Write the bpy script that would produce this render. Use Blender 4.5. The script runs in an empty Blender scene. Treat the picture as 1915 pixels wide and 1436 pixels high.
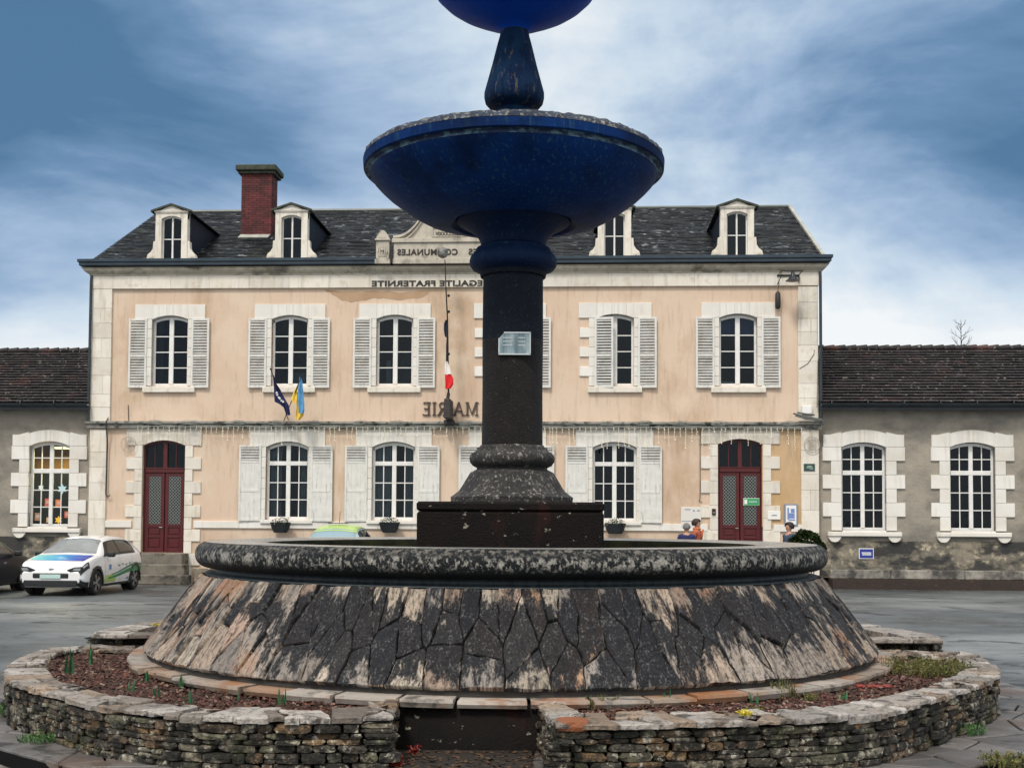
import bpy, math, random
from mathutils import Vector, Matrix
from mathutils import noise as mnoise
R = math.radians
random.seed(7)
C = bpy.context.scene.collection
SC = bpy.context.scene

# ------------------------------------------------------------------ camera
CAM_H = 1.95; FPX = 2250.0; PITCH = R(2.5); ROLL = 0.006; PPY = 873.8; PPX = 957.5
cam_d = bpy.data.cameras.new("camera"); cam = bpy.data.objects.new("camera", cam_d); C.objects.link(cam)
cam_d.sensor_width = 36; cam_d.lens = 36 * FPX / 1915; cam_d.shift_y = (PPY - 718) / 1915
cam_d.clip_start = 0.1; cam_d.clip_end = 3000
fw = Vector((0, math.cos(PITCH), math.sin(PITCH))); rt0 = Vector((1, 0, 0)); up0 = rt0.cross(fw)
rt = rt0 * math.cos(ROLL) + up0 * math.sin(ROLL); up = up0 * math.cos(ROLL) - rt0 * math.sin(ROLL)
CP = Vector((0, 0, CAM_H))
cam.matrix_world = Matrix(((rt.x, up.x, -fw.x, CP.x), (rt.y, up.y, -fw.y, CP.y), (rt.z, up.z, -fw.z, CP.z), (0, 0, 0, 1)))
SC.camera = cam

# ------------------------------------------------------------------ world and sun
SUN_EL, SUN_AZ = R(54), R(205)
world = bpy.data.worlds.new("World"); SC.world = world; world.use_nodes = True
def build_world():
    nt = world.node_tree; nt.nodes.clear(); N = nt.nodes.new; L = nt.links.new
    out = N('ShaderNodeOutputWorld'); mix = N('ShaderNodeMixShader')
    b1 = N('ShaderNodeBackground'); b2 = N('ShaderNodeBackground')
    sky = N('ShaderNodeTexSky'); sky.sky_type = 'NISHITA'; sky.sun_disc = False
    sky.sun_elevation = SUN_EL; sky.sun_rotation = SUN_AZ
    L(sky.outputs[0], b1.inputs[0]); b1.inputs[1].default_value = 0.10
    tc = N('ShaderNodeTexCoord'); sep = N('ShaderNodeSeparateXYZ'); L(tc.outputs['Generated'], sep.inputs[0])
    mp = N('ShaderNodeMapping'); mp.inputs['Scale'].default_value = (1.0, 1.0, 1.5); mp.inputs['Location'].default_value = (1.7, 2.4, 0.3)
    L(tc.outputs['Generated'], mp.inputs[0])
    n1 = N('ShaderNodeTexNoise'); n1.inputs['Scale'].default_value = 3.3; n1.inputs['Detail'].default_value = 9; n1.inputs['Roughness'].default_value = .56; n1.inputs['Distortion'].default_value = .5
    L(mp.outputs[0], n1.inputs['Vector'])
    mp2 = N('ShaderNodeMapping'); mp2.inputs['Scale'].default_value = (1.0, 1.0, 3.2); mp2.inputs['Rotation'].default_value = (0, 0.12, 0); L(tc.outputs['Generated'], mp2.inputs[0])
    n2 = N('ShaderNodeTexNoise'); n2.inputs['Scale'].default_value = 9; n2.inputs['Detail'].default_value = 6; n2.inputs['Roughness'].default_value = .55
    L(mp2.outputs[0], n2.inputs['Vector'])
    def math_(op, a, b=None, clamp=False):
        m = N('ShaderNodeMath'); m.operation = op; m.use_clamp = clamp
        for i, v in enumerate((a, b)):
            if v is None: continue
            if isinstance(v, (int, float)): m.inputs[i].default_value = v
            else: L(v, m.inputs[i])
        return m.outputs[0]
    # thick blue-grey cloud away from the bright gap over the square
    ax = math_('ABSOLUTE', math_('SUBTRACT', sep.outputs[0], 0.03))
    side = math_('MULTIPLY', math_('MINIMUM', ax, .45), 1.45)
    v = math_('ADD', math_('MULTIPLY', n1.outputs[0], 1.55), math_('MULTIPLY', n2.outputs[0], .42))
    v = math_('SUBTRACT', v, .85)
    v = math_('ADD', v, side)
    low = N('ShaderNodeMapRange'); low.inputs[1].default_value = .11; low.inputs[2].default_value = .27; low.inputs[3].default_value = -.66; low.inputs[4].default_value = .14
    L(sep.outputs[2], low.inputs[0])
    v = math_('ADD', v, low.outputs[0], True)
    cr = N('ShaderNodeValToRGB'); e = cr.color_ramp.elements
    e[0].position = .05; e[0].color = (.60, .615, .62, 1); e[1].position = .95; e[1].color = (.050, .120, .215, 1)
    x = e.new(.33); x.color = (.39, .465, .54, 1); x = e.new(.55); x.color = (.22, .305, .43, 1); x = e.new(.76); x.color = (.095, .175, .29, 1)
    L(v, cr.inputs[0])
    # sky out of view, overhead and behind the camera, brightened to add soft light
    bk = N('ShaderNodeMapRange'); bk.inputs[1].default_value = .35; bk.inputs[2].default_value = -.25; L(sep.outputs[1], bk.inputs[0])
    zn = N('ShaderNodeMapRange'); zn.inputs[1].default_value = .55; zn.inputs[2].default_value = .85; L(sep.outputs[2], zn.inputs[0])
    up_ = N('ShaderNodeMapRange'); up_.inputs[1].default_value = .12; up_.inputs[2].default_value = .35; L(sep.outputs[2], up_.inputs[0])
    wf = math_('MAXIMUM', math_('MULTIPLY', bk.outputs[0], up_.outputs[0]), zn.outputs[0], True)
    wm = N('ShaderNodeMix'); wm.data_type = 'RGBA'; L(wf, wm.inputs[0]); L(cr.outputs[0], wm.inputs[6]); wm.inputs[7].default_value = (.98, .94, .88, 1); L(wm.outputs[2], b2.inputs[0]); b2.inputs[1].default_value = 1.0
    mix.inputs[0].default_value = .93; L(b1.outputs[0], mix.inputs[1]); L(b2.outputs[0], mix.inputs[2]); L(mix.outputs[0], out.inputs[0])
build_world()
sun_d = bpy.data.lights.new("sun", 'SUN'); sun_d.energy = 1.5; sun_d.angle = R(10); sun_d.color = (1, .93, .84)
sun = bpy.data.objects.new("sun", sun_d); C.objects.link(sun)
sun.rotation_euler = (math.pi / 2 - SUN_EL, 0, math.pi - SUN_AZ)
SC.view_settings.view_transform = 'Standard'; SC.view_settings.look = 'None'; SC.view_settings.gamma = 1
SC.view_settings.exposure = 0.62; SC.view_settings.use_curve_mapping = False

# ------------------------------------------------------------------ helpers
def ray(px, py):
    return (fw + rt * ((px - PPX) / FPX) + up * ((PPY - py) / FPX))
def atz(px, py, z):                    # point of the level plane z
    d = ray(px, py); t = (z - CAM_H) / d.z; p = CP + d * t; return (p.x, p.y)
def aty(px, py, y):                    # point at distance y
    d = ray(px, py); t = y / d.y; p = CP + d * t; return (p.x, p.z)
TH = R(3.2); FO = Vector((0, 36.2, 0)); FU = Vector((math.cos(TH), -math.sin(TH), 0)); FD = Vector((math.sin(TH), math.cos(TH), 0))
def fac(px, py, dep=0.0):              # point of the facade plane, in the building's own x and z
    d = ray(px, py); t = (FO + FD * dep - CP).dot(FD) / d.dot(FD); p = CP + d * t
    return ((p - FO).dot(FU), p.z)
def fworld(x, y, z): return FO + FU * x + FD * y + Vector((0, 0, z))

class MB:
    def __init__(s): s.v = []; s.f = []; s.m = []; s.uv = None
    def add(s, vs, fs, m=0):
        o = len(s.v); s.v += [tuple(v) for v in vs]; s.f += [tuple(i + o for i in f) for f in fs]; s.m += [m] * len(fs); return s
    def box(s, x0, x1, y0, y1, z0, z1, m=0):
        if x0 > x1: x0, x1 = x1, x0
        if y0 > y1: y0, y1 = y1, y0
        if z0 > z1: z0, z1 = z1, z0
        return s.add([(x0, y0, z0), (x1, y0, z0), (x1, y1, z0), (x0, y1, z0), (x0, y0, z1), (x1, y0, z1), (x1, y1, z1), (x0, y1, z1)],
                     [(0, 3, 2, 1), (4, 5, 6, 7), (0, 1, 5, 4), (1, 2, 6, 5), (2, 3, 7, 6), (3, 0, 4, 7)], m)
    def rbox(s, x0, x1, y0, y1, z0, z1, b=.01, m=0):   # box with chamfered edges
        xs = (x0, x0 + b, x1 - b, x1); ys = (y0, y0 + b, y1 - b, y1); zs = (z0, z0 + b, z1 - b, z1)
        vs = []; idx = {}
        for i in range(4):
            for j in range(4):
                for k in range(4):
                    e = (i in (0, 3)) + (j in (0, 3)) + (k in (0, 3))
                    if e == 1: idx[i, j, k] = len(vs); vs.append((xs[i], ys[j], zs[k]))
        g = lambda *a: idx[a]; fs = []
        fs += [(g(1, 1, 0), g(1, 2, 0), g(2, 2, 0), g(2, 1, 0)), (g(1, 1, 3), g(2, 1, 3), g(2, 2, 3), g(1, 2, 3)),
               (g(1, 0, 1), g(2, 0, 1), g(2, 0, 2), g(1, 0, 2)), (g(1, 3, 1), g(1, 3, 2), g(2, 3, 2), g(2, 3, 1)),
               (g(0, 1, 1), g(0, 1, 2), g(0, 2, 2), g(0, 2, 1)), (g(3, 1, 1), g(3, 2, 1), g(3, 2, 2), g(3, 1, 2))]
        for (j, jj) in ((1, 0), (2, 3)):
            for (k, kk) in ((1, 0), (2, 3)):
                fs.append((g(1, j, kk), g(2, j, kk), g(2, jj, k), g(1, jj, k)))
        for (i, ii) in ((1, 0), (2, 3)):
            for (k, kk) in ((1, 0), (2, 3)):
                fs.append((g(i, 1, kk), g(i, 2, kk), g(ii, 2, k), g(ii, 1, k)))
            for (j, jj) in ((1, 0), (2, 3)):
                fs.append((g(i, jj, 1), g(i, jj, 2), g(ii, j, 2), g(ii, j, 1)))
                for (k, kk) in ((1, 0), (2, 3)):
                    fs.append((g(i, j, kk), g(i, jj, k), g(ii, j, k)))
        return s.add(vs, fs, m)
    def obox(s, c, ax, ay, az, m=0):   # oriented box: centre and three half-axis vectors
        c = Vector(c); ax = Vector(ax); ay = Vector(ay); az = Vector(az)
        vs = [c + ax * i + ay * j + az * k for k in (-1, 1) for j in (-1, 1) for i in (-1, 1)]
        return s.add(vs, [(0, 2, 3, 1), (4, 5, 7, 6), (0, 1, 5, 4), (1, 3, 7, 5), (3, 2, 6, 7), (2, 0, 4, 6)], m)
    def prism(s, poly, f0, f1, m=0):   # poly of 2-D points; f0, f1 map a 2-D point to the two faces
        n = len(poly); a = [f0(p) for p in poly]; b = [f1(p) for p in poly]
        return s.add(a + b, [tuple(range(n)), tuple(range(2 * n - 1, n - 1, -1))] + [(i, i + n, (i + 1) % n + n, (i + 1) % n) for i in range(n)], m)
    def lathe(s, prof, n=48, c=(0, 0), m=0, a0=0.0, a1=None):
        full = a1 is None; a1 = a0 + 2 * math.pi if full else a1; k = len(prof); o = []
        cols = n if full else n + 1
        for i in range(cols):
            a = a0 + (a1 - a0) * i / n
            for (r, z) in prof: o.append((c[0] + r * math.cos(a), c[1] + r * math.sin(a), z))
        fs = []
        for i in range(n):
            j = (i + 1) % cols
            for q in range(k - 1): fs.append((i * k + q, j * k + q, j * k + q + 1, i * k + q + 1))
        return s.add(o, fs, m)
    def tube(s, pts, r, n=6, m=0, cap=True):
        pts = [Vector(p) for p in pts]; rs = r if isinstance(r, (list, tuple)) else [r] * len(pts); vs = []
        ref = Vector((0, 0, 1))
        for i, p in enumerate(pts):
            d = (pts[min(i + 1, len(pts) - 1)] - pts[max(i - 1, 0)]).normalized()
            if abs(d.dot(ref)) > .95: ref = Vector((1, 0, 0))
            a = d.cross(ref).normalized(); b = d.cross(a)
            for k in range(n):
                t = 2 * math.pi * k / n; vs.append(p + (a * math.cos(t) + b * math.sin(t)) * rs[i])
        fs = [(i * n + k, i * n + (k + 1) % n, (i + 1) * n + (k + 1) % n, (i + 1) * n + k) for i in range(len(pts) - 1) for k in range(n)]
        if cap: fs += [tuple(range(n - 1, -1, -1)), tuple((len(pts) - 1) * n + k for k in range(n))]
        return s.add(vs, fs, m)
    def sphere(s, c, r, n=12, k=8, m=0, sc=(1, 1, 1), jit=0):
        vs = []; 
        for j in range(k + 1):
            ph = math.pi * j / k
            for i in range(n):
                t = 2 * math.pi * i / n; q = 1 + random.uniform(-jit, jit)
                vs.append((c[0] + r * sc[0] * q * math.sin(ph) * math.cos(t), c[1] + r * sc[1] * q * math.sin(ph) * math.sin(t), c[2] + r * sc[2] * q * math.cos(ph)))
        return s.add(vs, [(j * n + i, (j + 1) * n + i, (j + 1) * n + (i + 1) % n, j * n + (i + 1) % n) for j in range(k) for i in range(n)], m)
    def build(s, name, mats, parent=None, loc=(0, 0, 0), smooth=False, rot=(0, 0, 0), fixn=True):
        me = bpy.data.meshes.new(name); me.from_pydata(s.v, [], s.f)
        mats = mats if isinstance(mats, (list, tuple)) else [mats]
        for m in mats: me.materials.append(m)
        for p, mi in zip(me.polygons, s.m): p.material_index = mi
        if smooth is not False:
            for p in me.polygons: p.use_smooth = True
            if smooth is not True: 
                try: me.set_sharp_from_angle(angle=R(smooth))
                except Exception: pass
        if s.uv: 
            l = me.uv_layers.new(name="UVMap")
            for p in me.polygons:
                for li in p.loop_indices: l.data[li].uv = s.uv[me.loops[li].vertex_index]
        me.update()
        if fixn:
            import bmesh
            bm = bmesh.new(); bm.from_mesh(me); bmesh.ops.recalc_face_normals(bm, faces=bm.faces); bm.to_mesh(me); bm.free()
        o = bpy.data.objects.new(name, me); C.objects.link(o); o.location = loc; o.rotation_euler = rot
        if parent: o.parent = parent
        return o

def tag(o, label=None, cat=None, group=None, kind=None):
    if label: o['label'] = label
    if cat: o['category'] = cat
    if group: o['group'] = group
    if kind: o['kind'] = kind
    return o
def thing(name, label, cat, loc=(0, 0, 0), rz=0, group=None):
    o = bpy.data.objects.new(name, None); C.objects.link(o); o.location = loc; o.rotation_euler = (0, 0, rz); o.empty_display_size = .3
    return tag(o, label, cat, group)
def clone(o, parent=None, loc=None):
    c = o.copy(); C.objects.link(c); c.parent = parent
    if loc is not None: c.location = loc
    for ch in list(o.children): clone(ch, c)
    return c

# ------------------------------------------------------------------ materials
def M(name, c1, c2=None, sc=3.0, rough=.8, bump=0.0, bsc=None, stretch=(1, 1, 1), island=0.0, c3=None, p3=(.55, .65), sc3=None, st3=None,
      grime=None, metal=0.0, uv=False, spec=.5, detail=6, lo=.35, hi=.65, isl_c=None, rvar=0.0, gz=None, coat=0.0):
    m = bpy.data.materials.new(name); m.use_nodes = True; nt = m.node_tree; N = nt.nodes.new; L = nt.links.new
    b = nt.nodes['Principled BSDF']; b.inputs['Roughness'].default_value = rough; b.inputs['Metallic'].default_value = metal
    b.inputs['Specular IOR Level'].default_value = spec; b.inputs['Coat Weight'].default_value = coat
    tc = N('ShaderNodeTexCoord'); src = tc.outputs['UV'] if uv else tc.outputs['Object']
    def noise(scale, st, det=detail, off=0):
        mp = N('ShaderNodeMapping'); mp.inputs['Scale'].default_value = st; mp.inputs['Location'].default_value = (off, off * .7, off * 1.3); L(src, mp.inputs[0])
        n = N('ShaderNodeTexNoise'); n.inputs['Scale'].default_value = scale; n.inputs['Detail'].default_value = det; n.inputs['Roughness'].default_value = .62; L(mp.outputs[0], n.inputs['Vector']); return n.outputs[0]
    def rng(sig, a, bb, o0=0.0, o1=1.0):
        r = N('ShaderNodeMapRange'); r.inputs[1].default_value = a; r.inputs[2].default_value = bb; r.inputs[3].default_value = o0; r.inputs[4].default_value = o1; L(sig, r.inputs[0]); return r.outputs[0]
    def mix(f, a, c, mode='MIX'):
        x = N('ShaderNodeMix'); x.data_type = 'RGBA'; x.blend_type = mode
        if isinstance(f, float): x.inputs[0].default_value = f
        else: L(f, x.inputs[0])
        for i, q in ((6, a), (7, c)):
            if isinstance(q, tuple): x.inputs[i].default_value = (*q[:3], 1)
            else: L(q, x.inputs[i])
        return x.outputs[2]
    col = c1
    n0 = noise(sc, stretch)
    if c2: col = mix(rng(n0, lo, hi), c1, c2)
    if isl_c or island:
        g = N('ShaderNodeNewGeometry'); rp = g.outputs['Random Per Island']
        if isl_c:
            cr = N('ShaderNodeValToRGB'); cr.color_ramp.interpolation = 'CONSTANT'; e = cr.color_ramp.elements
            e[0].color = (*isl_c[0], 1); e[1].position = 1 / len(isl_c); e[1].color = (*isl_c[1], 1)
            for i in range(2, len(isl_c)): x = e.new(i / len(isl_c)); x.color = (*isl_c[i], 1)
            L(rp, cr.inputs[0]); col = mix(.62, col, cr.outputs[0])
        if island:
            wn = N('ShaderNodeTexWhiteNoise'); wn.noise_dimensions = '1D'; L(rp, wn.inputs['W'])
            hv = N('ShaderNodeHueSaturation'); L(rng(wn.outputs[0], 0, 1, 1 - island, 1 + island), hv.inputs['Value'])
            if isinstance(col, tuple): hv.inputs['Color'].default_value = (*col[:3], 1)
            else: L(col, hv.inputs['Color'])
            col = hv.outputs[0]
    if c3: col = mix(rng(noise(sc3 or sc * 2.3, st3 or stretch, off=5), p3[0], p3[1]), col, c3)
    if grime:
        for (gc, ga, gsc, gst, g0, g1) in (grime if isinstance(grime, list) else [grime]):
            col = mix(rng(noise(gsc, gst, off=11), g0, g1, 0, ga), col, gc)
    if gz:                                  # staining that lies in a band of the thing's own height
        for (z0, z1, z2, z3, gc, ga, gsc, *gl) in gz:
            sp = N('ShaderNodeSeparateXYZ'); L(src, sp.inputs[0])
            a = rng(sp.outputs[2], z0, z1); bb = rng(sp.outputs[2], z2, z3, 1, 0)
            mm = N('ShaderNodeMath'); mm.operation = 'MULTIPLY'; L(a, mm.inputs[0]); L(bb, mm.inputs[1])
            m2 = N('ShaderNodeMath'); m2.operation = 'MULTIPLY'; L(mm.outputs[0], m2.inputs[0]); ga0, ga1 = gl if gl else (.35, .6); L(rng(noise(gsc, (1, 1, .7), off=3), ga0, ga1, 0, ga), m2.inputs[1])
            col = mix(m2.outputs[0], col, gc)
    if isinstance(col, tuple): b.inputs['Base Color'].default_value = (*col[:3], 1)
    else: L(col, b.inputs['Base Color'])
    if rvar: L(rng(noise(sc * .7, stretch, off=9), .3, .7, max(.02, rough - rvar), rough + rvar), b.inputs['Roughness'])
    if bump:
        bp = N('ShaderNodeBump'); bp.inputs['Strength'].default_value = min(1, bump); bp.inputs['Distance'].default_value = .02 * max(1, bump)
        L(noise(bsc or sc * 4, stretch, off=2), bp.inputs['Height']); L(bp.outputs[0], b.inputs['Normal'])
    return m
def plain(name, c, rough=.6, metal=0, spec=.5, emit=0, coat=0):
    m = bpy.data.materials.new(name); m.use_nodes = True; b = m.node_tree.nodes['Principled BSDF']
    b.inputs['Base Color'].default_value = (*c, 1); b.inputs['Roughness'].default_value = rough; b.inputs['Metallic'].default_value = metal; b.inputs['Specular IOR Level'].default_value = spec
    b.inputs['Coat Weight'].default_value = coat
    if emit: b.inputs['Emission Color'].default_value = (*c, 1); b.inputs['Emission Strength'].default_value = emit
    return m
def glassmat(name, tint, ior=1.5, bumpy=.15):
    m = bpy.data.materials.new(name); m.use_nodes = True; nt = m.node_tree; nt.nodes.clear(); N = nt.nodes.new; L = nt.links.new
    o = N('ShaderNodeOutputMaterial'); mx = N('ShaderNodeMixShader'); tr = N('ShaderNodeBsdfTransparent'); gl = N('ShaderNodeBsdfGlossy'); fr = N('ShaderNodeFresnel')
    tr.inputs[0].default_value = (*tint, 1); gl.inputs['Roughness'].default_value = .03; gl.inputs[0].default_value = (.9, .95, 1, 1); fr.inputs[0].default_value = ior
    tc = N('ShaderNodeTexCoord'); n = N('ShaderNodeTexNoise'); n.inputs['Scale'].default_value = 2.5; L(tc.outputs['Object'], n.inputs['Vector'])
    bp = N('ShaderNodeBump'); bp.inputs['Strength'].default_value = bumpy; bp.inputs['Distance'].default_value = .05; L(n.outputs[0], bp.inputs['Height']); L(bp.outputs[0], gl.inputs['Normal'])
    L(fr.outputs[0], mx.inputs[0]); L(tr.outputs[0], mx.inputs[1]); L(gl.outputs[0], mx.inputs[2]); L(mx.outputs[0], o.inputs[0]); return m

V = (3, 3, .35)     # vertical streaks
mt = {}
mt['plaster'] = M('peach_plaster', (.61, .462, .350), (.67, .535, .42), .5, .9, .25, 60, grime=[((.38, .25, .14), .6, .45, (1, 1, .6), .53, .70), ((.27, .21, .15), .40, 2.6, V, .53, .72), ((.66, .56, .44), .5, 1.1, (1, 1, 1), .55, .68)], gz=[(0, .1, .9, 1.7, (.34, .25, .18), .7, 1.2)])
mt['plaster_ochre'] = M('ochre_plaster', (.50, .33, .17), (.56, .41, .26), .8, .9, .12, 60, grime=((.30, .20, .12), .4, 2.2, V, .5, .75))
mt['stone'] = M('limestone', (.63, .585, .50), (.72, .69, .63), 1.4, .85, .2, 30, grime=[((.26, .23, .19), .55, 1.6, V, .53, .72), ((.46, .38, .28), .5, 3.2, (1, 1, 1), .55, .7)], island=.10)
mt['stone_white'] = M('pale_limestone', (.74, .73, .70), (.66, .63, .57), 1.2, .8, .12, 30, grime=((.42, .38, .32), .45, 2.2, V, .56, .74), island=.06)
mt['cornice'] = M('cornice_stone', (.52, .48, .40), (.38, .35, .29), 1.4, .85, .2, 30, grime=[((.045, .045, .04), .85, .9, (1, 1, 2), .54, .66), ((.18, .16, .12), .6, 4, (1, 1, .6), .5, .7)])
mt['carving'] = M('carved_limestone', (.52, .48, .41), (.40, .37, .31), 3, .85, .3, 30, grime=((.04, .04, .035), .8, 2.2, (1, 1, .7), .54, .7))
mt['string'] = M('weathered_string_course', (.34, .33, .30), (.20, .20, .18), 3, .85, .3, 25, grime=[((.03, .032, .03), .9, 4, (1, 1, 1.5), .5, .62)])
mt['slate'] = M('roof_slate', (.009, .012, .017), (.020, .025, .032), 2.0, .5, .3, 40, island=.5, c3=(.30, .32, .33), p3=(.57, .66), sc3=4.2, st3=(.8, 1, 1.6), grime=[((.008, .010, .012), .9, .7, (1, 1, 1), .44, .56), ((.05, .06, .045), .5, 1.4, (1, 1, 1), .56, .66)], spec=.25)
mt['slate_lichen'] = mt['slate']
mt['cheek'] = M('cheek_slate', (.007, .013, .024), (.012, .020, .034), 3, .45, .2, 30, island=.3)
mt['tile'] = M('clay_roof_tile', (.022, .016, .017), (.010, .009, .011), 1.5, .75, .4, 30, island=.55, c3=(.36, .31, .27), p3=(.61, .67), sc3=7, grime=((.11, .045, .035), .6, 1.0, (1, 1, 1), .56, .7))
mt['zinc'] = M('painted_zinc', (.018, .034, .052), (.03, .05, .07), 2, .35, .05, 20, metal=.2)
mt['zinc_dark'] = M('dark_zinc', (.035, .045, .055), (.02, .028, .035), 2, .4, .05, 20, metal=.3)
mt['ridge'] = M('ridge_zinc', (.10, .12, .11), (.07, .085, .08), 2, .45, .05, 20)
mt['verge'] = M('verge_mortar', (.42, .42, .38), (.25, .26, .24), 4, .8, .3, 30)
mt['brick'] = M('chimney_brick', (.12, .022, .022), (.075, .016, .018), 3, .8, .3, 30, island=.3, grime=((.02, .012, .012), .7, 1.5, (1, 1, 1), .5, .7))
mt['mortar'] = plain('chimney_mortar', (.10, .045, .04), .9)
mt['moss'] = M('mossy_cap', (.03, .035, .03), (.06, .07, .045), 8, .9, .5, 30)
mt['paint'] = M('white_window_paint', (.78, .78, .77), (.68, .68, .66), 5, .45, .05, 40, grime=((.40, .38, .34), .35, 6, V, .6, .75))
mt['shutter'] = M('worn_shutter_paint', (.70, .70, .67), (.60, .60, .57), 4, .55, .15, 40, grime=((.26, .25, .22), .6, 5, (3, 3, .5), .57, .7))
mt['slat'] = M('shaded_slat_paint', (.46, .47, .46), (.33, .33, .31), 3, .6, .1, 40, grime=((.16, .15, .12), .55, 3, (1, 1, 1), .52, .7))  # greyer than the shutter frames: shade between louvres put into the colour
mt['maroon'] = M('maroon_paint', (.085, .006, .009), (.060, .005, .007), 3, .4, .05, 40)
mt['glass'] = glassmat('window_glass', (.62, .70, .74), 1.30, .12)
mt['room'] = M('dark_room', (.006, .008, .012), (.030, .040, .050), .9, .95)
mt['room_lit'] = M('lit_room_wall', (.32, .19, .07), (.22, .12, .04), 1.5, .9)
mt['curtain'] = M('net_curtain', (.42, .43, .42), (.30, .31, .31), 6, .9, stretch=(4, 1, .3))
mt['lattice'] = plain('grille_metal', (.30, .33, .31), .5, .3)
mt['door_glass'] = plain('obscure_glass', (.018, .024, .027), .35, 0, .25)
mt['render'] = M('grey_roughcast', (.36, .325, .27), (.25, .23, .195), 1.2, .95, .9, 14, grime=((.10, .10, .095), .6, .5, (1, 1, 1.6), .48, .62), detail=8)
mt['footing'] = M('stained_wall_base', (.30, .265, .20), (.12, .115, .10), 1.6, .9, .7, 12, c3=(.42, .37, .27), p3=(.55, .62), sc3=4, grime=[((.022, .024, .026), .92, 1.1, (1, 1, 1.8), .44, .56)])
mt['kerb'] = M('kerb_stone', (.36, .34, .30), (.20, .19, .17), 4, .8, .3, 20, grime=((.03, .03, .03), .9, 1.3, (1, 1, 1), .45, .6))
mt['dirt'] = M('wet_leaf_litter', (.035, .02, .014), (.02, .014, .012), 8, .7, .8, 30, c3=(.16, .08, .04), p3=(.62, .66), sc3=22)
mt['step'] = M('worn_step_stone', (.20, .18, .145), (.11, .10, .085), 3, .7, .3, 20, grime=((.02, .02, .018), .9, 1.8, (1, 1, 1), .46, .6))
mt['iron'] = plain('dark_iron', (.018, .018, .02), .5, .5)
mt['cable'] = plain('cable', (.03, .028, .028), .6)
mt['letter'] = plain('bronze_letter', (.075, .05, .04), .6)
mt['letter_grey'] = M('cut_letter', (.045, .04, .035), (.025, .022, .02), 6, .8)
# ================================================================== ground
g = MB(); g.add([(-500, -300, 0), (500, -300, 0), (500, 900, 0), (-500, 900, 0)], [(0, 1, 2, 3)])
mt['asphalt'] = M('wet_asphalt', (.065, .080, .090), (.13, .150, .160), .35, .40, .8, 70, stretch=(1, 1.3, 1), c3=(.22, .23, .23), p3=(.56, .64), sc3=42, st3=(1, 1, 1), rvar=.24, grime=[((.022, .024, .028), .8, .30, (.8, 1.2, 1), .48, .64), ((.27, .29, .30), .8, .20, (.7, 1.3, 1), .50, .66), ((.03, .033, .037), .55, 2.2, (.7, 1.6, 1), .52, .66), ((.025, .028, .03), .6, 60, (1, 1, 1), .50, .60), ((.02, .022, .025), .8, 1.1, (1, 1, 1), .60, .62)])
tag(g.build('road', mt['asphalt']), kind='structure')

# ================================================================== pieces of the buildings
def arch_z(x, x0, x1, zs, zc):
    t = (x - (x0 + x1) / 2) / ((x1 - x0) / 2); return zc - (zc - zs) * t * t
def wall_grid(mb, x0, x1, z0, z1, holes, y=0.0, reveal=.28, m=0):
    xs = sorted({x0, x1} | {h[0] for h in holes} | {h[1] for h in holes}); zs = sorted({z0, z1} | {h[2] for h in holes} | {h[3] for h in holes})
    xs = [x for x in xs if x0 <= x <= x1]; zs = [z for z in zs if z0 <= z <= z1]
    for a, b in zip(xs, xs[1:]):
        for c, d in zip(zs, zs[1:]):
            mx, mz = (a + b) / 2, (c + d) / 2
            if any(h[0] < mx < h[1] and h[2] < mz < h[3] for h in holes): continue
            mb.add([(a, y, c), (b, y, c), (b, y, d), (a, y, d)], [(0, 1, 2, 3)], m)
    for h in holes:
        a, b, c, d = h[:4]; r = y + reveal
        mb.add([(a, y, c), (b, y, c), (b, y, d), (a, y, d), (a, r, c), (b, r, c), (b, r, d), (a, r, d)], [(0, 4, 5, 1), (1, 5, 6, 2), (2, 6, 7, 3), (3, 7, 4, 0)], m)
def arch_band(mb, xa, xb, x0, x1, zlo, zhi, y0, y1, n=14, m=0):
    """solid between two height functions from xa to xb"""
    for i in range(n):
        a = xa + (xb - xa) * i / n; b = xa + (xb - xa) * (i + 1) / n
        mb.add([(a, y0, zlo(a)), (b, y0, zlo(b)), (b, y0, zhi(b)), (a, y0, zhi(a)), (a, y1, zlo(a)), (b, y1, zlo(b)), (b, y1, zhi(b)), (a, y1, zhi(a))],
               [(0, 1, 2, 3), (0, 4, 5, 1), (3, 2, 6, 7), (4, 7, 6, 5)], m)
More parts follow.
